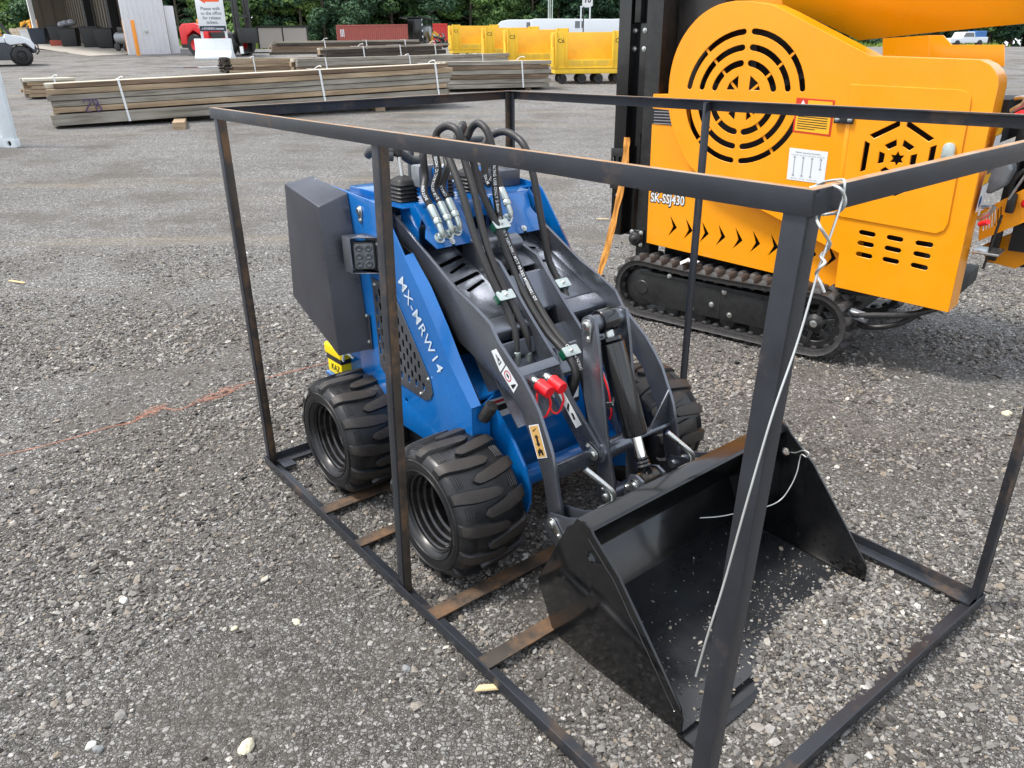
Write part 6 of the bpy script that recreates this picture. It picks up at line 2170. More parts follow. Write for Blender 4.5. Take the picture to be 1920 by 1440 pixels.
MB().box((-1.5, .15, .80), (-1.05, 1.25, 1.02)).build('seat', M_rubber, ut, bevel=.05, segs=3)
MB().box((-1.6, .15, 1.02), (-1.42, 1.25, 1.5)).build('seat_back', M_rubber, ut, bevel=.05, segs=3)
MB().box((.40, .25, .66), (.47, .55, .78)).build('headlight', M_glass, ut, bevel=.02)
MB().box((.42, .90, .66), (.49, 1.2, .78)).build('headlight', M_glass, ut, bevel=.02)
MB().tube([(.50, .15, .40), (.60, .2, .50), (.60, .2, .72), (.50, .2, .80)], .025, 8).build('bumper_bar', M_frameblack, ut)

# ================================================================== sign on a concrete barrier
M_barrier = pmat('whitewashed_concrete', srgb(226, 232, 234), .7, var=.06, scale=3, dust=.08)
M_navy = pmat('navy_print', srgb(30, 40, 62), .5, var=.05)
M_orp = pmat('orange_print', srgb(240, 96, 40), .5, var=.03)
M_printg = pmat('slate_print', srgb(70, 88, 104), .5, var=.05)
qa_, qb_ = Vector((-13.3426,35.1175,1.4563)), Vector((-11.808,35.1375,1.4417))
wB = (qb_ - qa_).length
bar_ = empty('concrete_barrier', (qa_.x, qa_.y, qa_.z), math.atan2(qb_.y - qa_.y, qb_.x - qa_.x), 'white concrete barrier holding up the ticket sign', 'barrier')
MB().plate([(-.32, 0), (.32, 0), (.32, .10), (.14, .34), (.10, .82), (-.10, .82), (-.14, .34), (-.32, .10)], wB, lambda a, b, t: (t, .32 + a, b)).build('barrier_body', M_barrier, bar_, bevel=.02)
sg = empty('direction_sign', (qa_.x, qa_.y, qa_.z + .80), math.atan2(qb_.y - qa_.y, qb_.x - qa_.x), 'white sign with an orange left arrow asking people to walk to the office', 'sign')
sw, s0, s1 = 1.16, .42, 1.84
x0 = .30
for xx in (x0 + .02, x0 + sw - .12):
    MB().box((xx, .22, -.5), (xx + .10, .27, s1 + .04)).build('sign_leg', M_barrier, sg, bevel=.008)
MB().box((x0, .195, s0), (x0 + sw, .215, s1)).build('sign_board', M_white, sg, bevel=.004)
fsg = lambda a, b, t: (x0 + sw / 2 + a, .193 - t, b)
MB().plate([(-.40, 1.49), (-.17, 1.63), (-.17, 1.55), (.42, 1.55), (.42, 1.41), (-.17, 1.41), (-.17, 1.34)], .002, fsg).build('arrow', M_orp, sg)
for t_, z in (('Please walk', 1.16), ('to the office', .985), ('for release', .81), ('tickets.', .64)):
    text_plate('lettering', t_, M_printg, sg, sub(fsg, .02, z), height=.125, bold=.008, depth=.002)
MB().plate([(-.55, .30), (.55, .30), (.55, .50), (-.55, .50)], .003, sub(fsg, 0, 0, .002)).build('brand_strip', M_navy, sg)
text_plate('brand_lettering', 'RITCHIE BROS. Auctioneers', M_white, sg, sub(fsg, .05, .40, .006), width=.84, height=.085, bold=.02)
MB().plate([(-.48, .36), (-.38, .36), (-.43, .45)], .001, sub(fsg, 0, 0, .006)).build('brand_mark', M_grey, sg)

# ================================================================== red forklift
M_fred = pmat('forklift_red', srgb(216, 36, 42), .35, var=.06, coat=.2)
qf = Vector((-14.8788,38.3935,1.6258)); qg = Vector((-12.5326,37.4946,1.5598))
fk = empty('forklift', (qf.x, qf.y, qf.z), math.atan2(qg.y - qf.y, qg.x - qf.x), 'red and black rough-terrain forklift behind the ticket sign', 'forklift')
fk.scale = (1.12, 1.12, 1.12)
FW_ = (qg - qf).length
MB().plate([(-.25, .42), (-.28, 1.05), (-.10, 1.20), (.55, 1.22), (.95, 1.12), (1.2, .95), (1.2, .55), (.85, .50), (.80, .75), (.45, .95), (.10, .75), (.05, .42)], 1.3, FU(.0)).build('rear_body', M_fred, fk, bevel=.04, segs=3)
MB().plate([(-.27, .30), (-.27, .55), (.12, .45), (.12, .30)], 1.28, FU(.01)).build('counterweight', M_frameblack, fk, bevel=.03)
MB().box((1.0, .1, .40), (2.15, 1.2, .80)).build('chassis', M_fred, fk, bevel=.03)
MB().plate([(1.15, .80), (1.35, .58), (2.1, .58), (2.1, .86), (1.15, .86)], .02, FU(.075)).build('side_skirt', M_frameblack, fk)
for x, r_ in ((.45, .42), (2.0, .46)):
    for y in (-.02, 1.05):
        w = MB().lathe([(r_ * .5, .0), (r_ * .9, .0), (r_, .05), (r_, .25), (r_ * .9, .30), (r_ * .5, .30)], (x, y, r_ - .02), 'Y', 30).build('wheel', M_tyre, fk, ang=40)
        MB().lathe([(0, .06), (r_ * .3, .06), (r_ * .5, .01), (r_ * .52, .2), (0, .2)], (x, y, r_ - .02), 'Y', 20).build('rim', M_fred, w, ang=40)
for (a, b) in (((.95, 1.15), (.90, 2.05)), ((1.85, .85), (1.60, 2.10))):
    for y in (.12, 1.15):
        MB().bar((a[0], y, a[1]), (b[0], y, b[1]), .07, .07).build('cab_post', M_frameblack, fk)
MB().box((.82, .08, 2.05), (1.70, 1.2, 2.13)).build('cab_roof', M_frameblack, fk, bevel=.02)
MB().box((.93, .16, 1.25), (.97, 1.1, 2.0)).build('rear_glass', M_glass, fk)
for y in (.25, .95):
    MB().box((2.42, y, .15), (2.54, y + .12, 2.42)).build('mast_rail', M_frameblack, fk, bevel=.01)
    MB().box((2.28, y + .02, .3), (2.38, y + .10, 2.2)).build('mast_inner', M_frameblack, fk, bevel=.01)
    MB().bar((2.66, y + .05, .10), (3.5, y + .05, .08), .12, .05).build('fork', M_frameblack, fk)
for z in (.6, 1.4, 2.3):
    MB().box((2.40, .25, z), (2.52, 1.07, z + .08)).build('mast_tie', M_frameblack, fk)
MB().box((2.58, .10, .45), (2.66, 1.22, 1.0)).build('carriage', M_frameblack, fk, bevel=.01)
MB().cyl((.50, .35, 1.22), (.50, .35, 1.36), .08, 16).build('beacon', M_boll, fk, bevel=.02)
MB().bar((.95, .1, 2.3), (.55, .1, 2.32), .03, .03).build('flag_arm', M_frameblack, fk)
MB().box((.25, .08, 2.22), (.55, .10, 2.50)).build('flag', pmat('pale_pink_rag', srgb(214, 176, 190), .7), fk)
MB().box((2.7, -.05, .05), (2.84, 0, .32)).build('mast_tag', M_white, fk)

# ================================================================== cones, panels, containers far off
def far_xy(u, f):
    x = (u - 960) / 1420 * f * .914
    return x, f, terrain(x, f)
M_cone = pmat('cone_red', srgb(226, 60, 74), .5, var=.05)
M_coneo = pmat('cone_orange', srgb(240, 110, 40), .5, var=.05)
for u, f, s_, mt, lab, ht in ((478, 47, 1.0, M_cone, 'tall stack of faded red traffic cones left of the framed panels', .86), (453, 46, .75, M_coneo, 'small orange traffic cone beside the forklift mast', .62)):
    o = empty('traffic_cone', far_xy(u, f), 0, lab, 'cone', 'traffic cones')
    MB().box((-.19 * s_, -.19 * s_, 0), (.19 * s_, .19 * s_, .04)).build('base', mt, o, bevel=.01)
    MB().lathe([(0, .042), (.15 * s_, .042), (.12 * s_, ht * .45), (.14 * s_, ht * .45), (.03 * s_, ht), (0, ht)], (0, 0, 0), 'Z', 18).build('cone_body', mt, o, ang=40)
    MB().lathe([(.115 * s_, ht * .55), (.105 * s_, ht * .66)], (0, 0, 0), 'Z', 18).build('band', M_white, o)
M_panel = pmat('grey_panel', srgb(168, 162, 154), .6, var=.05)
pn = empty('framed_panels', far_xy(492, 50), R(3), 'two grey panels in a dark frame standing at the edge of the lot', 'panel')
for k in (0, 1):
    MB().box((.10 + k * 1.46, .02, .05), (1.48 + k * 1.46, .08, 1.14)).build('panel', M_panel, pn)
for a, b in (((0, 0, 0), (.09, .1, 1.25)), ((1.49, 0, 0), (1.55, .1, 1.15)), ((2.95, 0, 0), (3.02, .1, 1.25)), ((-.05, -.02, 1.16), (3.05, .2, 1.26))):
    MB().box(a, b).build('frame_bar', M_frameblack, pn)
def far_container(u, f, w, mat, lab, rz=0, d=2.4, h=2.6, text=None):
    o = empty('shipping_container', far_xy(u, f), rz, lab, 'container', 'red containers by the woods')
    n = int(w / .28)
    cr = []
    for k in range(n):
        x = k * w / n
        cr += [(x, 0), (x + .10, 0), (x + .14, .05), (x + .24, .05)]
    cr += [(w, .0), (w, .12), (0, .12)]
    MB().plate(cr, h - .3, FZ(.15)).build('corrugated_side', mat, o, smooth=False)
    MB().box((-.06, -.03, 0), (w + .06, .1, .148)).build('bottom_rail', mat, o)
    MB().box((-.06, -.03, h - .148), (w + .06, .1, h)).build('top_rail', mat, o)
    for xx in (-.12, w):
        MB().box((xx, -.04, 0), (xx + .12, .14, h)).build('corner_post', mat, o)
    MB().box((-.05, .125, .05), (w + .05, d, h - .03)).build('container_body', mat, o)
    if text:
        text_plate('marking', text, M_white, o, lambda a, b, t: (w * .06 + a, -.01 - t, h * .62 + b), height=.9, width=.5, bold=.02)
    return o
M_rc1 = pmat('container_oxide_red', srgb(160, 84, 74), .6, var=.08, scale=1)
M_rc2 = pmat('container_bright_red', srgb(206, 62, 56), .55, var=.08, scale=1)
far_container(642, 112, 11.0, M_rc1, 'long oxide-red shipping container behind the lumber stacks', R(-2), text='III')
far_container(806, 104, 2.6, M_rc2, 'bright red container end right of the black trailer', R(4))
tb = empty('black_trailer', far_xy(773, 62), R(-8), 'tall black enclosed trailer with a raised roof flap', 'trailer')
MB().box((0, 0, .35), (1.15, 3.2, 2.02)).build('box', M_black, tb, bevel=.02)
MB().box((-.55, -.25, 2.03), (1.25, 3.2, 2.09)).build('roof_flap', M_blackmat, tb, bevel=.01)
MB().box((.42, -.012, .45), (.46, -.002, 1.95)).build('door_seam', M_frameblack, tb)
for z in (.7, 1.1, 1.5, 1.85):
    MB().box((1.08, -.02, z), (1.15, -.004, z + .14)).build('marker_lamp', M_white, tb)
for x in (.1, .95):
    MB().cyl((x, .4, .3), (x, .6, .3), .3, 20).build('wheel', M_tyre, tb, bevel=.03)
ex = empty('excavator', far_xy(812, 64), 0, 'small yellow excavator arm in front of the bright red container', 'excavator')
MB().plate([(0, .2), (.10, .5), (.22, 1.05), (.40, 1.22), (.62, 1.05), (.95, .75), (1.05, .45), (.92, .40), (.80, .62), (.42, .92), (.30, .70), (.16, .2)], .22, FU(0)).build('boom', M_yard, ex, bevel=.03)
MB().box((-.4, -.2, 0), (.5, .9, .30)).build('undercarriage', M_frameblack, ex, bevel=.05)
MB().box((.85, -.1, .30), (1.15, .5, .75)).build('bucket', M_frameblack, ex, bevel=.05)
MB().cyl((.3, -.02, .95), (.7, -.02, .70), .05, 10).build('ram', M_zinc, ex)
sc_ = MB()
rr = random.Random(8)
for k in range(40):
    c0 = Vector((rr.uniform(-.8, .8), rr.uniform(-.4, .4), rr.uniform(0, .55)))
    sc_.tube([c0, c0 + Vector((rr.uniform(-.4, .4), rr.uniform(-.2, .2), rr.uniform(-.1, .3)))], rr.uniform(.03, .1), 6)
so_ = sc_.build('scrap_heap', M_frameblack, None)
so_.location = far_xy(850, 52); so_.location.z += .1
tag(so_, 'dark tangle of scrap parts between the excavator and the yellow carts', 'scrap')

# ---- white trailers behind the carts
M_trl = pmat('white_trailer_skin', srgb(224, 230, 234), .35, var=.04)
def trailer(u, f, w, h, lab, rnd_front=True, rz=0.0):
    o = empty('white_trailer', far_xy(u, f), rz, lab, 'trailer', 'white trailers behind the yellow carts')
    if rnd_front:
        prof = [(.0, .6), (.05, h * .55), (.25, h * .80), (.7, h * .95), (1.4, h), (w, h), (w, .6)]
    else:
        prof = [(0, .6), (0, h * .97), (.4, h), (w * .55, h * .96), (w, h * 1.02), (w, .6)]
    MB().plate(prof, 2.3, FU(0)).build('body', M_trl, o, bevel=.06, segs=3)
    MB().box((w * .30, -.02, h * .66), (w * .30 + .75, -.005, h * .9)).build('window', M_glass, o)
    for x in (w * .5, w * .62):
        MB().cyl((x, -.01, .36), (x, .2, .36), .36, 20).build('wheel', M_tyre, o, bevel=.03)
    return o
trailer(934, 86, 11.0, 2.55, 'white travel trailer with a rounded front behind the carts')
trailer(1002, 80, 14.0, 2.5, 'long flat-roofed white trailer behind the nearest carts', False)
trailer(1125, 92, 9.0, 2.6, 'white trailer at the right, partly hidden by the crusher conveyor', False)
gt = empty('trailer_gantry', far_xy(1093, 76), 0, 'thin white frame standing above the white trailers', 'frame')
for x in (0, .62):
    MB().box((x * 1.3, 0, 0), (x * 1.3 + .12, .1, 3.3)).build('upright', M_trl, gt)
MB().box((-.02, 0, 3.31), (.95, .1, 3.42)).build('crossbar', M_trl, gt)

# ---- numbered sign on a pole
sp_ = empty('numbered_sign', far_xy(1099, 31), 0, 'white square sign with the number 10 on a thin black pole', 'sign')
MB().cyl((0, 0, 0), (0, 0, 2.62), .022, 10).build('pole', M_frameblack, sp_)
MB().box((-.06, -.06, 2.03), (.32, -.03, 2.55)).build('sign_board', M_white, sp_)
text_plate('number', '10', M_ink, sp_, lambda a, b, t: (.15 + a, -.062 - t, 2.24 + b), height=.20, bold=.02)
up_ = MB().cyl((0, 0, 0), (0, 0, 10), .13, 14).build('utility_pole', W_grey, None)
up_.location = far_xy(-1, 66); tag(up_, 'bare grey utility pole at the far left edge', 'pole')
for k, u in enumerate((1034, 1037, 1041)):
    p_ = MB().cyl((0, 0, 0), (0, 0, 8), .05, 8).build('mast', M_zincp, None)
    p_.location = far_xy(u, 88); tag(p_, ('left', 'middle', 'right')[k] + ' one of three thin grey masts above the white trailers', 'mast', 'thin masts')

# ---- white pickup seen through the gap in the crusher
pk = empty('pickup_truck', far_xy(1788, 95), R(10), 'small white pickup truck seen through the gap under the crusher hopper', 'truck')
MB().plate([(0, .45), (0, .95), (1.4, 1.0), (1.7, 1.6), (2.9, 1.6), (3.1, 1.05), (4.8, 1.05), (4.8, .45)], 1.8, FU(0)).build('body', M_trl, pk, bevel=.06, segs=3)
MB().plate([(1.55, 1.08), (1.8, 1.52), (2.8, 1.52), (2.95, 1.08)], .02, FU(-.012)).build('side_window', M_glass, pk)
MB().box((3.2, .2, 1.06), (4.7, 1.6, 1.7)).build('blue_tank', pmat('blue_tank_plastic', srgb(60, 110, 170), .5), pk, bevel=.1, segs=3)
for x in (.9, 3.8):
    MB().cyl((x, -.01, .38), (x, .25, .38), .38, 20).build('wheel', M_tyre, pk, bevel=.03)

# ---- puddle
pd = MB()
pd.plate([(1.5 * math.cos(2 * PI * k / 24) * (1 + .2 * math.sin(3 * k)), .22 * math.sin(2 * PI * k / 24)) for k in range(24)], .004, FZ(0))
M_water = pmat('puddle_water', srgb(120, 122, 124), .04, var=.1, spec=1.0)
po = pd.build('puddle', M_water, None)
q = (-10.9305,29.9738,1.1902); po.location = (q[0], q[1], q[2] + .02); po.rotation_euler = (R(2.6), 0, .1)
tag(po, kind='structure')

# ================================================================== wires, twine, stones and chips near the crate
M3 = Matrix.Translation(CRATE_LOC) @ Matrix.Rotation(CRATE_RZ, 4, 'Z')
def wire(name, pts, r, label, mat=M_wire, n=10, cat='wire'):
    P = spline(pts, n)
    o = MB().tube(P, r, 8).build(name, mat, None, ang=70)
    o.location = CRATE_LOC; o.rotation_euler = (0, 0, CRATE_RZ)
    return tag(o, label, cat)
wire('tie_wire', [(2.12,0.0944,1.3272), (2.14,0.0861,1.3368), (2.168,0.0708,1.3441), (2.184,0.0561,1.3453), (2.186,0.0548,1.3254), (2.186,0.0491,1.3056), (2.186,0.041,1.2845), (2.186,0.0324,1.2647), (2.186,0.0266,1.2486), (2.184,0.0248,1.2349), (2.184,0.0163,1.1993), (2.184,-0.0027,1.1326), (2.184,-0.0387,1.0396), (2.184,-0.0731,0.9164), (2.184,-0.1051,0.7906), (2.184,-0.1322,0.7052), (2.18,-0.1434,0.6339)],
     .0017, 'long galvanised wire hanging from the near top corner of the crate')
wire('tie_wire', [(2.14,0.0514,1.3327), (2.16,0.0581,1.3363), (2.184,0.0438,1.3386), (2.19,0.0508,1.3277), (2.19,0.0546,1.3157), (2.176,0.0664,1.3034), (2.15,0.0808,1.295), (2.17,0.0229,1.3039), (2.188,0.0049,1.2947), (2.192,0.0189,1.2796), (2.192,0.0298,1.269), (2.18,0.044,1.2561), (2.184,0.025,1.2528), (2.194,0.0198,1.247), (2.19,0.016,1.2391), (2.182,0.0249,1.228), (2.19,0.0245,1.2181), (2.196,0.0269,1.2058)],
     .0022, 'twisted galvanised tie wire looped over the near top corner of the crate')
wire('bucket_wire', [(1.5933,1.11,0.336), (1.6233,1.095,0.348), (1.6559,1.08,0.3744), (1.6781,1.075,0.3779), (1.6737,1.075,0.3612), (1.6545,1.08,0.3607), (1.6504,1.08,0.3402), (1.6534,1.07,0.3017), (1.6506,1.05,0.2563), (1.6389,1.02,0.2123), (1.6136,0.97,0.1932), (1.5722,0.92,0.1779), (1.5305,0.87,0.1623), (1.4912,0.82,0.1578)],
     .0020, 'short galvanised wire threaded through the right bucket plate')

def gpt(p, dz=.004):
    return (p[0], p[1], p[2] + height_noise(p[0], p[1]) - .008 + dz)
tw = [gpt(p) for p in ((-2.1704,2.7373,0), (-2.0254,2.8271,0), (-1.8976,2.927,0), (-1.7956,3.0269,0), (-1.7112,3.0768,0), (-1.6894,3.1468,0), (-1.6545,3.2267,0), (-1.5583,3.2067,0), (-1.4929,3.2966,0), (-1.3923,3.3765,0), (-1.3747,3.4564,0), (-1.3187,3.5163,0), (-1.1849,3.6162,0), (-1.043,3.7161,0), (-0.9199,3.8059,0))]
o = MB()
for k in range(3):
    P = spline([(p[0] + random.uniform(-.004, .004), p[1] + random.uniform(-.004, .004), p[2] + .002 * k) for p in tw], 10)
    o.tube(P, .0008, 5)
for c0, c1 in ((tw[4], tw[6]), (tw[8], tw[10])):
    for k in range(12):
        a = Vector(c0).lerp(Vector(c1), random.random())
        Q = [a + Vector((random.uniform(-.05, .05), random.uniform(-.05, .05), random.uniform(.002, .016))) for _ in range(4)]
        o.tube(spline(Q, 5), .0006, 4)
tag(o.build('orange_twine', M_twine, None, ang=70), 'frayed orange twine lying across the gravel to the crate', 'twine')

def stone(p, r, mat, label, seed, flat=.7):
    bm = bmesh.new()
    bmesh.ops.create_icosphere(bm, subdivisions=3, radius=1)
    off = Vector((seed * 3.1, seed * 1.7, 0))
    for v in bm.verts:
        k = 1 + .30 * mnoise.noise(v.co * 1.2 + off) + .12 * mnoise.noise(v.co * 4 + off)
        v.co = Vector((v.co.x * r * 1.15, v.co.y * r * .85, v.co.z * r * flat)) * k
    me = bpy.data.meshes.new('stone')
    bm.to_mesh(me); bm.free()
    o = link('stone', me, mat)
    o.location = (p[0], p[1], p[2] + r * flat * .35)
    o.rotation_euler = (0, 0, seed * 1.3)
    return tag(o, label, 'stone', 'larger stones lying on the gravel')
M_stp = pmat('pale_stone', srgb(206, 198, 172), .85, var=.15, scale=40, bump=.5, bscale=160)
M_stw = pmat('white_stone', srgb(216, 214, 206), .8, var=.1, scale=40, bump=.4, bscale=160)
M_stg = pmat('grey_stone', srgb(128, 130, 130), .8, var=.15, scale=40, bump=.4, bscale=160)
for k, (p, r, mt, lab, fl_) in enumerate((((-0.639,1.309,0), .020, M_stp, 'largest crumbly cream stone near the bottom edge of the view', .7), ((-0.6338,1.7485,0), .012, M_stp, 'smooth cream stone on bare dirt left of the crate rail', .6), ((-0.8039,1.7185,0), .010, M_stp, 'small yellowish stone left of the bare dirt patch', .8),
        ((-1.1826,1.8483,0), .013, M_stw, 'flat white stone on the gravel at lower left', .5), ((2.2359,3.0768,0), .020, M_stp, 'round cream stone near the right edge beyond the crate', .7), ((0.6619,1.6186,0), .012, M_stp, 'blocky cream stone in front of the bucket lip', .9),
        ((-0.9916,1.309,0), .012, M_stg, 'blue-grey stone at the lower left corner of the gravel', .7), ((-1.0133,1.319,0), .011, M_stw, 'pale stone beside the blue-grey stone at lower left', .8), ((-0.2903,1.5587,0), .012, M_stg, 'rounded grey stone just left of the bottom crate rail', .7),
        ((1.4304,3.6461,0), .022, M_stw, 'bluish white stone under the front of the rubber track', .5), ((0.6165,2.4975,0), .014, M_stw, 'white stone between the bucket and the right front wheel', .6))):
    stone((p[0], p[1], p[2] + height_noise(p[0], p[1]) - .008), r, mt, lab, k + 1, fl_)
M_chip = wood_mat('split_wood', srgb(176, 150, 106), srgb(208, 186, 140), srgb(226, 208, 166))
for p, ln, rz, lab in (((0.7782,1.5188,0), .045, .5, 'pale splintered wood chip in front of the bucket'), ((-0.052,1.4788,0), .055, .15, 'thin wood splinter beside the bottom rail of the crate'), ((0.8957,7.3716,0.0288), .07, .1, 'brown wood splinter on the gravel behind the loader'), ((-4.2114,13.9934,0.3712), .0, 0, ''), ((-3.6206,5.404,0.0039), .08, -.3, 'short stick lying on the gravel at left')):
    if not lab: continue
    mb = MB()
    mb.hexa([(-ln, -.008, 0), (ln * .9, -.012, .002), (ln, .006, .002), (-ln * .8, .010, 0), (-ln * .9, -.006, .008), (ln * .8, -.008, .009), (ln * .9, .004, .010), (-ln * .7, .008, .008)])
    c_ = mb.build('wood_chip', M_chip, None, bevel=.0015, segs=1)
    c_.location = (p[0], p[1], p[2] + .004); c_.rotation_euler = (.08, .05, rz)
    tag(c_, lab, 'wood chip')

# ---- gravel scooped up in front of and inside the bucket
def bucket_gravel():
    rng = np.random.default_rng(23)
    # low heap pushed up in front of the right half of the lip
    nx, ny = 46, 60
    V, F = [], []
    def hz(x, y):
        fx = math.exp(-((x - 1.98) / .16) ** 2)
        fy = 1 / (1 + math.exp(-(y - .56) / .05)) * 1 / (1 + math.exp((y - 1.13) / .035))
        return .052 * fx * fy * (1 + .35 * mnoise.noise(Vector((x * 9, y * 9, 1)))) - .012
    xs = np.linspace(1.70, 2.16, nx); ys = np.linspace(.36, 1.24, ny)
    for x in xs:
        for y in ys:
            p = M3 @ Vector((x, y, hz(x, y)))
            V.append(tuple(p))
    for i in range(nx - 1):
        for j in range(ny - 1):
            F.append((i * ny + j, (i + 1) * ny + j, (i + 1) * ny + j + 1, i * ny + j + 1))
    me = bpy.data.meshes.new('gravel_heap'); me.from_pydata(V, [], F); me.update(); me.shade_smooth()
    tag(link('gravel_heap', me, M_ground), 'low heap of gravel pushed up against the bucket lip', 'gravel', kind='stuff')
    P, S = [], []
    while len(P) < 9000:
        x, y = rng.uniform(1.74, 2.15), rng.uniform(.42, 1.2)
        z = hz(x, y)
        if z < -.004: continue
        s = min(.012, math.exp(rng.normal(math.log(.0036), .46)))
        P.append(tuple(M3 @ Vector((x, y, z + s * .25)))); S.append(s)
    tag(scatter('heap_stones', P, S, 5), 'crushed stones on the heap at the bucket lip', 'gravel', kind='stuff')
    P, S = [], []
    while len(P) < 900:
        x, y = rng.uniform(1.48, 1.92), rng.uniform(.255, 1.09)
        pr = .04 + .30 * ((x - 1.48) / .44) ** 2 + (.7 if (x > 1.70 and y > .55 and rng.uniform() < .5) else 0)
        if rng.uniform() > pr: continue
        z = .028 - (x - 1.455) / .45 * .018
        s = float(np.clip(math.exp(rng.normal(math.log(.0024), .55)), .0010, .008))
        P.append(tuple(M3 @ Vector((x, y, z + s * .4)))); S.append(s)
    tag(scatter('bucket_stones', P, S, 6), 'loose grit and pebbles scattered on the bucket floor', 'gravel', kind='stuff')
bucket_gravel()

# ================================================================== woods along the far side
def leaf_mat(name, c0, c1, c2):
    m = bpy.data.materials.new(name)
    m.use_nodes = True
    n, l = m.node_tree.nodes, m.node_tree.links
    b = n['Principled BSDF']
    g = n.new('ShaderNodeNewGeometry'); tc = n.new('ShaderNodeTexCoord')
    oi = n.new('ShaderNodeObjectInfo')
    ns = n.new('ShaderNodeTexNoise'); ns.inputs['Scale'].default_value = .55; ns.inputs['Detail'].default_value = 4
    l.new(tc.outputs['Object'], ns.inputs['Vector'])
    ad = n.new('ShaderNodeMath'); ad.operation = 'MULTIPLY_ADD'; ad.inputs[1].default_value = .45
    l.new(g.outputs['Random Per Island'], ad.inputs[0])
    ml = n.new('ShaderNodeMath'); ml.operation = 'MULTIPLY_ADD'; ml.inputs[1].default_value = .55
    l.new(ns.outputs['Fac'], ml.inputs[0])
    l.new(ml.outputs[0], ad.inputs[2])
    ob = n.new('ShaderNodeMath'); ob.operation = 'MULTIPLY_ADD'; ob.inputs[1].default_value = .40; ob.inputs[2].default_value = -.20
    l.new(oi.outputs['Random'], ob.inputs[0]); l.new(ob.outputs[0], ml.inputs[2])
    r = n.new('ShaderNodeValToRGB'); e = r.color_ramp.elements; e.new(.5)
    for k, (p, c) in enumerate(((.18, c0), (.48, c1), (.85, c2))):
        e[k].position = p; e[k].color = (*c, 1)
    l.new(ad.outputs[0], r.inputs['Fac'])
    l.new(r.outputs['Color'], b.inputs['Base Color'])
    b.inputs['Roughness'].default_value = .6
    b.inputs['Specular IOR Level'].default_value = .25
    tr = n.new('ShaderNodeBsdfTranslucent'); l.new(r.outputs['Color'], tr.inputs['Color'])
    mx = n.new('ShaderNodeMixShader'); mx.inputs[0].default_value = .25
    out = n['Material Output']
    l.new(b.outputs[0], mx.inputs[1]); l.new(tr.outputs[0], mx.inputs[2]); l.new(mx.outputs[0], out.inputs['Surface'])
    return m
M_leaf = [leaf_mat('leaves_mid', srgb(52, 80, 52), srgb(92, 126, 74), srgb(140, 172, 104)),
          leaf_mat('leaves_dark', srgb(42, 68, 54), srgb(72, 104, 76), srgb(112, 142, 104)),
          leaf_mat('leaves_light', srgb(64, 98, 54), srgb(114, 150, 80), srgb(164, 192, 116))]
M_bark = pmat('bark', srgb(96, 88, 78), .9, var=.2, scale=3, bump=.5, bscale=20)

def tree_meshes(seed, h, rad, conifer=False):
    rng = np.random.default_rng(seed)
    rnd = random.Random(seed)
    tb = MB()
    lean = Vector((rnd.uniform(-.4, .4), rnd.uniform(-.4, .4), 0))
    tb.tube([Vector((0, 0, -.3)), lean * .3 + Vector((0, 0, h * .35)), lean + Vector((0, 0, h * .75)), lean * 1.2 + Vector((0, 0, h))], [.24, .19, .12, .04], 8)
    cl = []
    nb = 46 if not conifer else 60
    for k in range(nb):
        t = rnd.uniform(.06, 1) ** .9
        z = h * t
        if conifer:
            rr_ = rad * (1 - t) * rnd.uniform(.45, 1.0) + .3
        else:
            prof = .65 + .5 * math.sin(PI * min(1, t * .95 + .05)) if t < .7 else 1.15 * math.sqrt(max(.02, 1 - ((t - .7) / .31) ** 2))
            rr_ = rad * prof * math.sqrt(rnd.uniform(.15, 1))
        a = rnd.uniform(0, 2 * PI)
        c = Vector((rr_ * math.cos(a), rr_ * math.sin(a), z))
        cl.append((c, rnd.uniform(.7, 1.35) * (1.0 if not conifer else .8)))
        if k % 3 == 0:
            s0 = lean * t + Vector((0, 0, z * .86))
            tb.tube([s0, s0.lerp(c, .5) + Vector((0, 0, .15)), c], [.06, .04, .015], 5)
    V, F = [], []
    for c, cr in cl:
        n = int(150 * cr ** 1.5)
        # shell of leaf sprays round each clump
        d = rng.normal(size=(n, 3)); d /= np.linalg.norm(d, axis=1)[:, None]
        rr_ = cr * (.55 + .5 * rng.uniform(size=n) ** .5)
        p = np.array(c) + d * rr_[:, None] * np.array([1.15, 1.15, .72 if not conifer else .5])
        for q, dd in zip(p, d):
            if q[2] < .2: continue
            u = Vector(rng.normal(size=3)); nn = (Vector(dd) + Vector((0, 0, .6)) + u * .5).normalized()
            u = nn.orthogonal().normalized()
            u.rotate(Matrix.Rotation(rng.uniform(0, 6.28), 3, nn))
            w = nn.cross(u)
            s = rng.uniform(.13, .30)
            Q = Vector(q)
            i = len(V)
            V += [tuple(Q - u * s), tuple(Q + w * s * .55 + nn * s * .18), tuple(Q + u * s), tuple(Q - w * s * .55 + nn * s * .12)]
            F.append((i, i + 1, i + 2, i + 3))
    me = bpy.data.meshes.new('crown')
    me.from_pydata(V, [], F); me.update()
    return finish(tb.bm, 'trunk'), me
KINDS = [tree_meshes(1, 13, 3.0), tree_meshes(2, 15, 3.4), tree_meshes(3, 12, 2.8), tree_meshes(4, 16, 3.2, True), tree_meshes(5, 11, 3.2), tree_meshes(6, 8, 2.6)]
for k, (t, c) in enumerate(KINDS):
    t.materials.append(M_bark)
rnd = random.Random(44)
LAB = ['broadleaf tree in the wall of woods behind the lot', 'tall spreading tree in the wall of woods behind the lot', 'rounded tree in the wall of woods behind the lot', 'dark pointed tree in the wall of woods behind the lot', 'wide low-branched tree in the wall of woods behind the lot', 'small bushy tree along the edge of the woods behind the lot']
n_t = 0
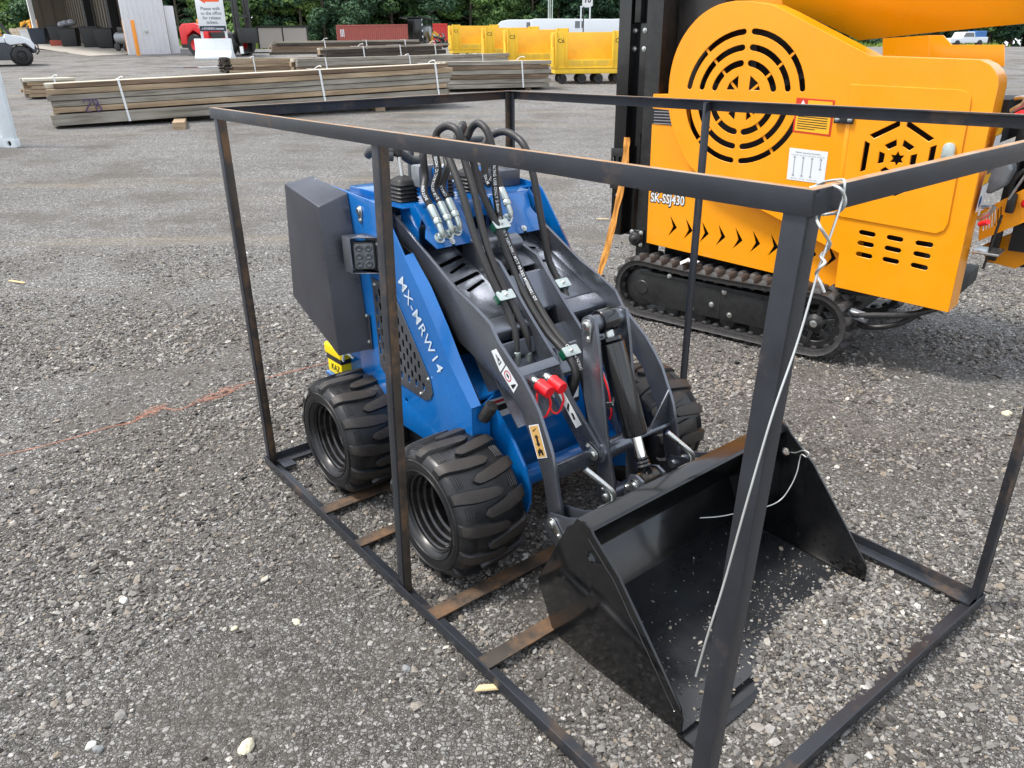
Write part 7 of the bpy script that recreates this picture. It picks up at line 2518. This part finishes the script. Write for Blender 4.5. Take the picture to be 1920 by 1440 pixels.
for row, (f0, step, hs) in enumerate(((128, 4.8, 1.1), (134, 5.2, 1.25), (141, 5.6, 1.5), (150, 6.5, 1.75))):
    x = -.80 * f0
    while x < .80 * f0:
        f = f0 + rnd.uniform(-2.5, 2.5)
        k = rnd.choice((0, 1, 2, 3, 4, 5, 5) if row == 0 else (0, 1, 2, 3, 4, 1, 3))
        if not (.32 * f0 < x and row > 2) :
            tr_ = empty('tree', (x, f, terrain(x, f) - .1), rnd.uniform(0, 6.28), LAB[k], 'tree', LAB[k] + ' group')
            s = hs * rnd.uniform(.85, 1.2)
            tr_.scale = (s * rnd.uniform(.95, 1.2),) * 2 + (s,)
            link('trunk', KINDS[k][0], None, tr_)
            cm = link('crown', KINDS[k][1], None, tr_)
            if len(KINDS[k][1].materials) == 0:
                KINDS[k][1].materials.append(M_leaf[0])
            cm.material_slots[0].link = 'OBJECT'
            cm.material_slots[0].material = M_leaf[(1 if k == 3 else rnd.choice((0, 0, 1, 2)))]
            n_t += 1
        x += step * rnd.uniform(.75, 1.25)
print('trees', n_t)
# the deep wood behind: one dark mass of foliage
def deep_wood():
    rng = np.random.default_rng(77)
    n = 26000
    x = rng.uniform(-140, 140, n); y = rng.uniform(154, 168, n); z = rng.uniform(0, 26, n)
    V = np.empty((n, 4, 3)); 
    for i in range(n):
        nn = Vector((rng.normal() * .5, -1 + rng.normal() * .4, .5 + rng.normal() * .5)).normalized()
        u = nn.orthogonal().normalized(); u.rotate(Matrix.Rotation(rng.uniform(0, 6.28), 3, nn)); w = nn.cross(u)
        s = rng.uniform(.5, 1.1)
        p = Vector((x[i], y[i], terrain(x[i], y[i]) + z[i]))
        V[i, 0] = p - u * s; V[i, 1] = p + w * s * .6; V[i, 2] = p + u * s; V[i, 3] = p - w * s * .6
    me = bpy.data.meshes.new('deep_wood')
    me.from_pydata(V.reshape(-1, 3).tolist(), [], np.arange(n * 4).reshape(-1, 4).tolist()); me.update()
    o = link('deep_wood', me, M_leaf[1])
    tag(o, 'dense dark woodland behind the front trees', 'woods', kind='stuff')
deep_wood()
# weeds and long grass along the foot of the woods
def weeds():
    rng = np.random.default_rng(5)
    V, F = [], []
    for i in range(16000):
        x = rng.uniform(-100, 70); y = rng.uniform(114, 128) 
        if mnoise.noise(Vector((x * .15, y * .15, 2))) < -.1: continue
        h = rng.uniform(.25, .9) * (1.4 if y > 122 else .8)
        z = terrain(x, y); a = rng.uniform(0, 6.28); w = rng.uniform(.06, .2)
        b = len(V)
        V += [(x - w * math.cos(a), y - w * math.sin(a), z - .03), (x + w * math.cos(a), y + w * math.sin(a), z - .03), (x + rng.normal() * .15, y + rng.normal() * .15, z + h)]
        F.append((b, b + 1, b + 2))
    for i in range(2500):
        x = rng.uniform(-19.5, -13.2); y = rng.uniform(50.5, 56)
        h = rng.uniform(.2, .7); z = terrain(x, y); a = rng.uniform(0, 6.28); w = rng.uniform(.03, .10)
        b = len(V)
        V += [(x - w * math.cos(a), y - w * math.sin(a), z - .03), (x + w * math.cos(a), y + w * math.sin(a), z - .03), (x + rng.normal() * .12, y + rng.normal() * .12, z + h)]
        F.append((b, b + 1, b + 2))
    me = bpy.data.meshes.new('weeds')
    me.from_pydata(V, [], F); me.update()
    o = link('weeds', me, leaf_mat('weed_green', srgb(92, 118, 44), srgb(134, 160, 70), srgb(176, 190, 104)))
    tag(o, 'yellow-green weeds along the foot of the woods', 'weeds', kind='stuff')
weeds()
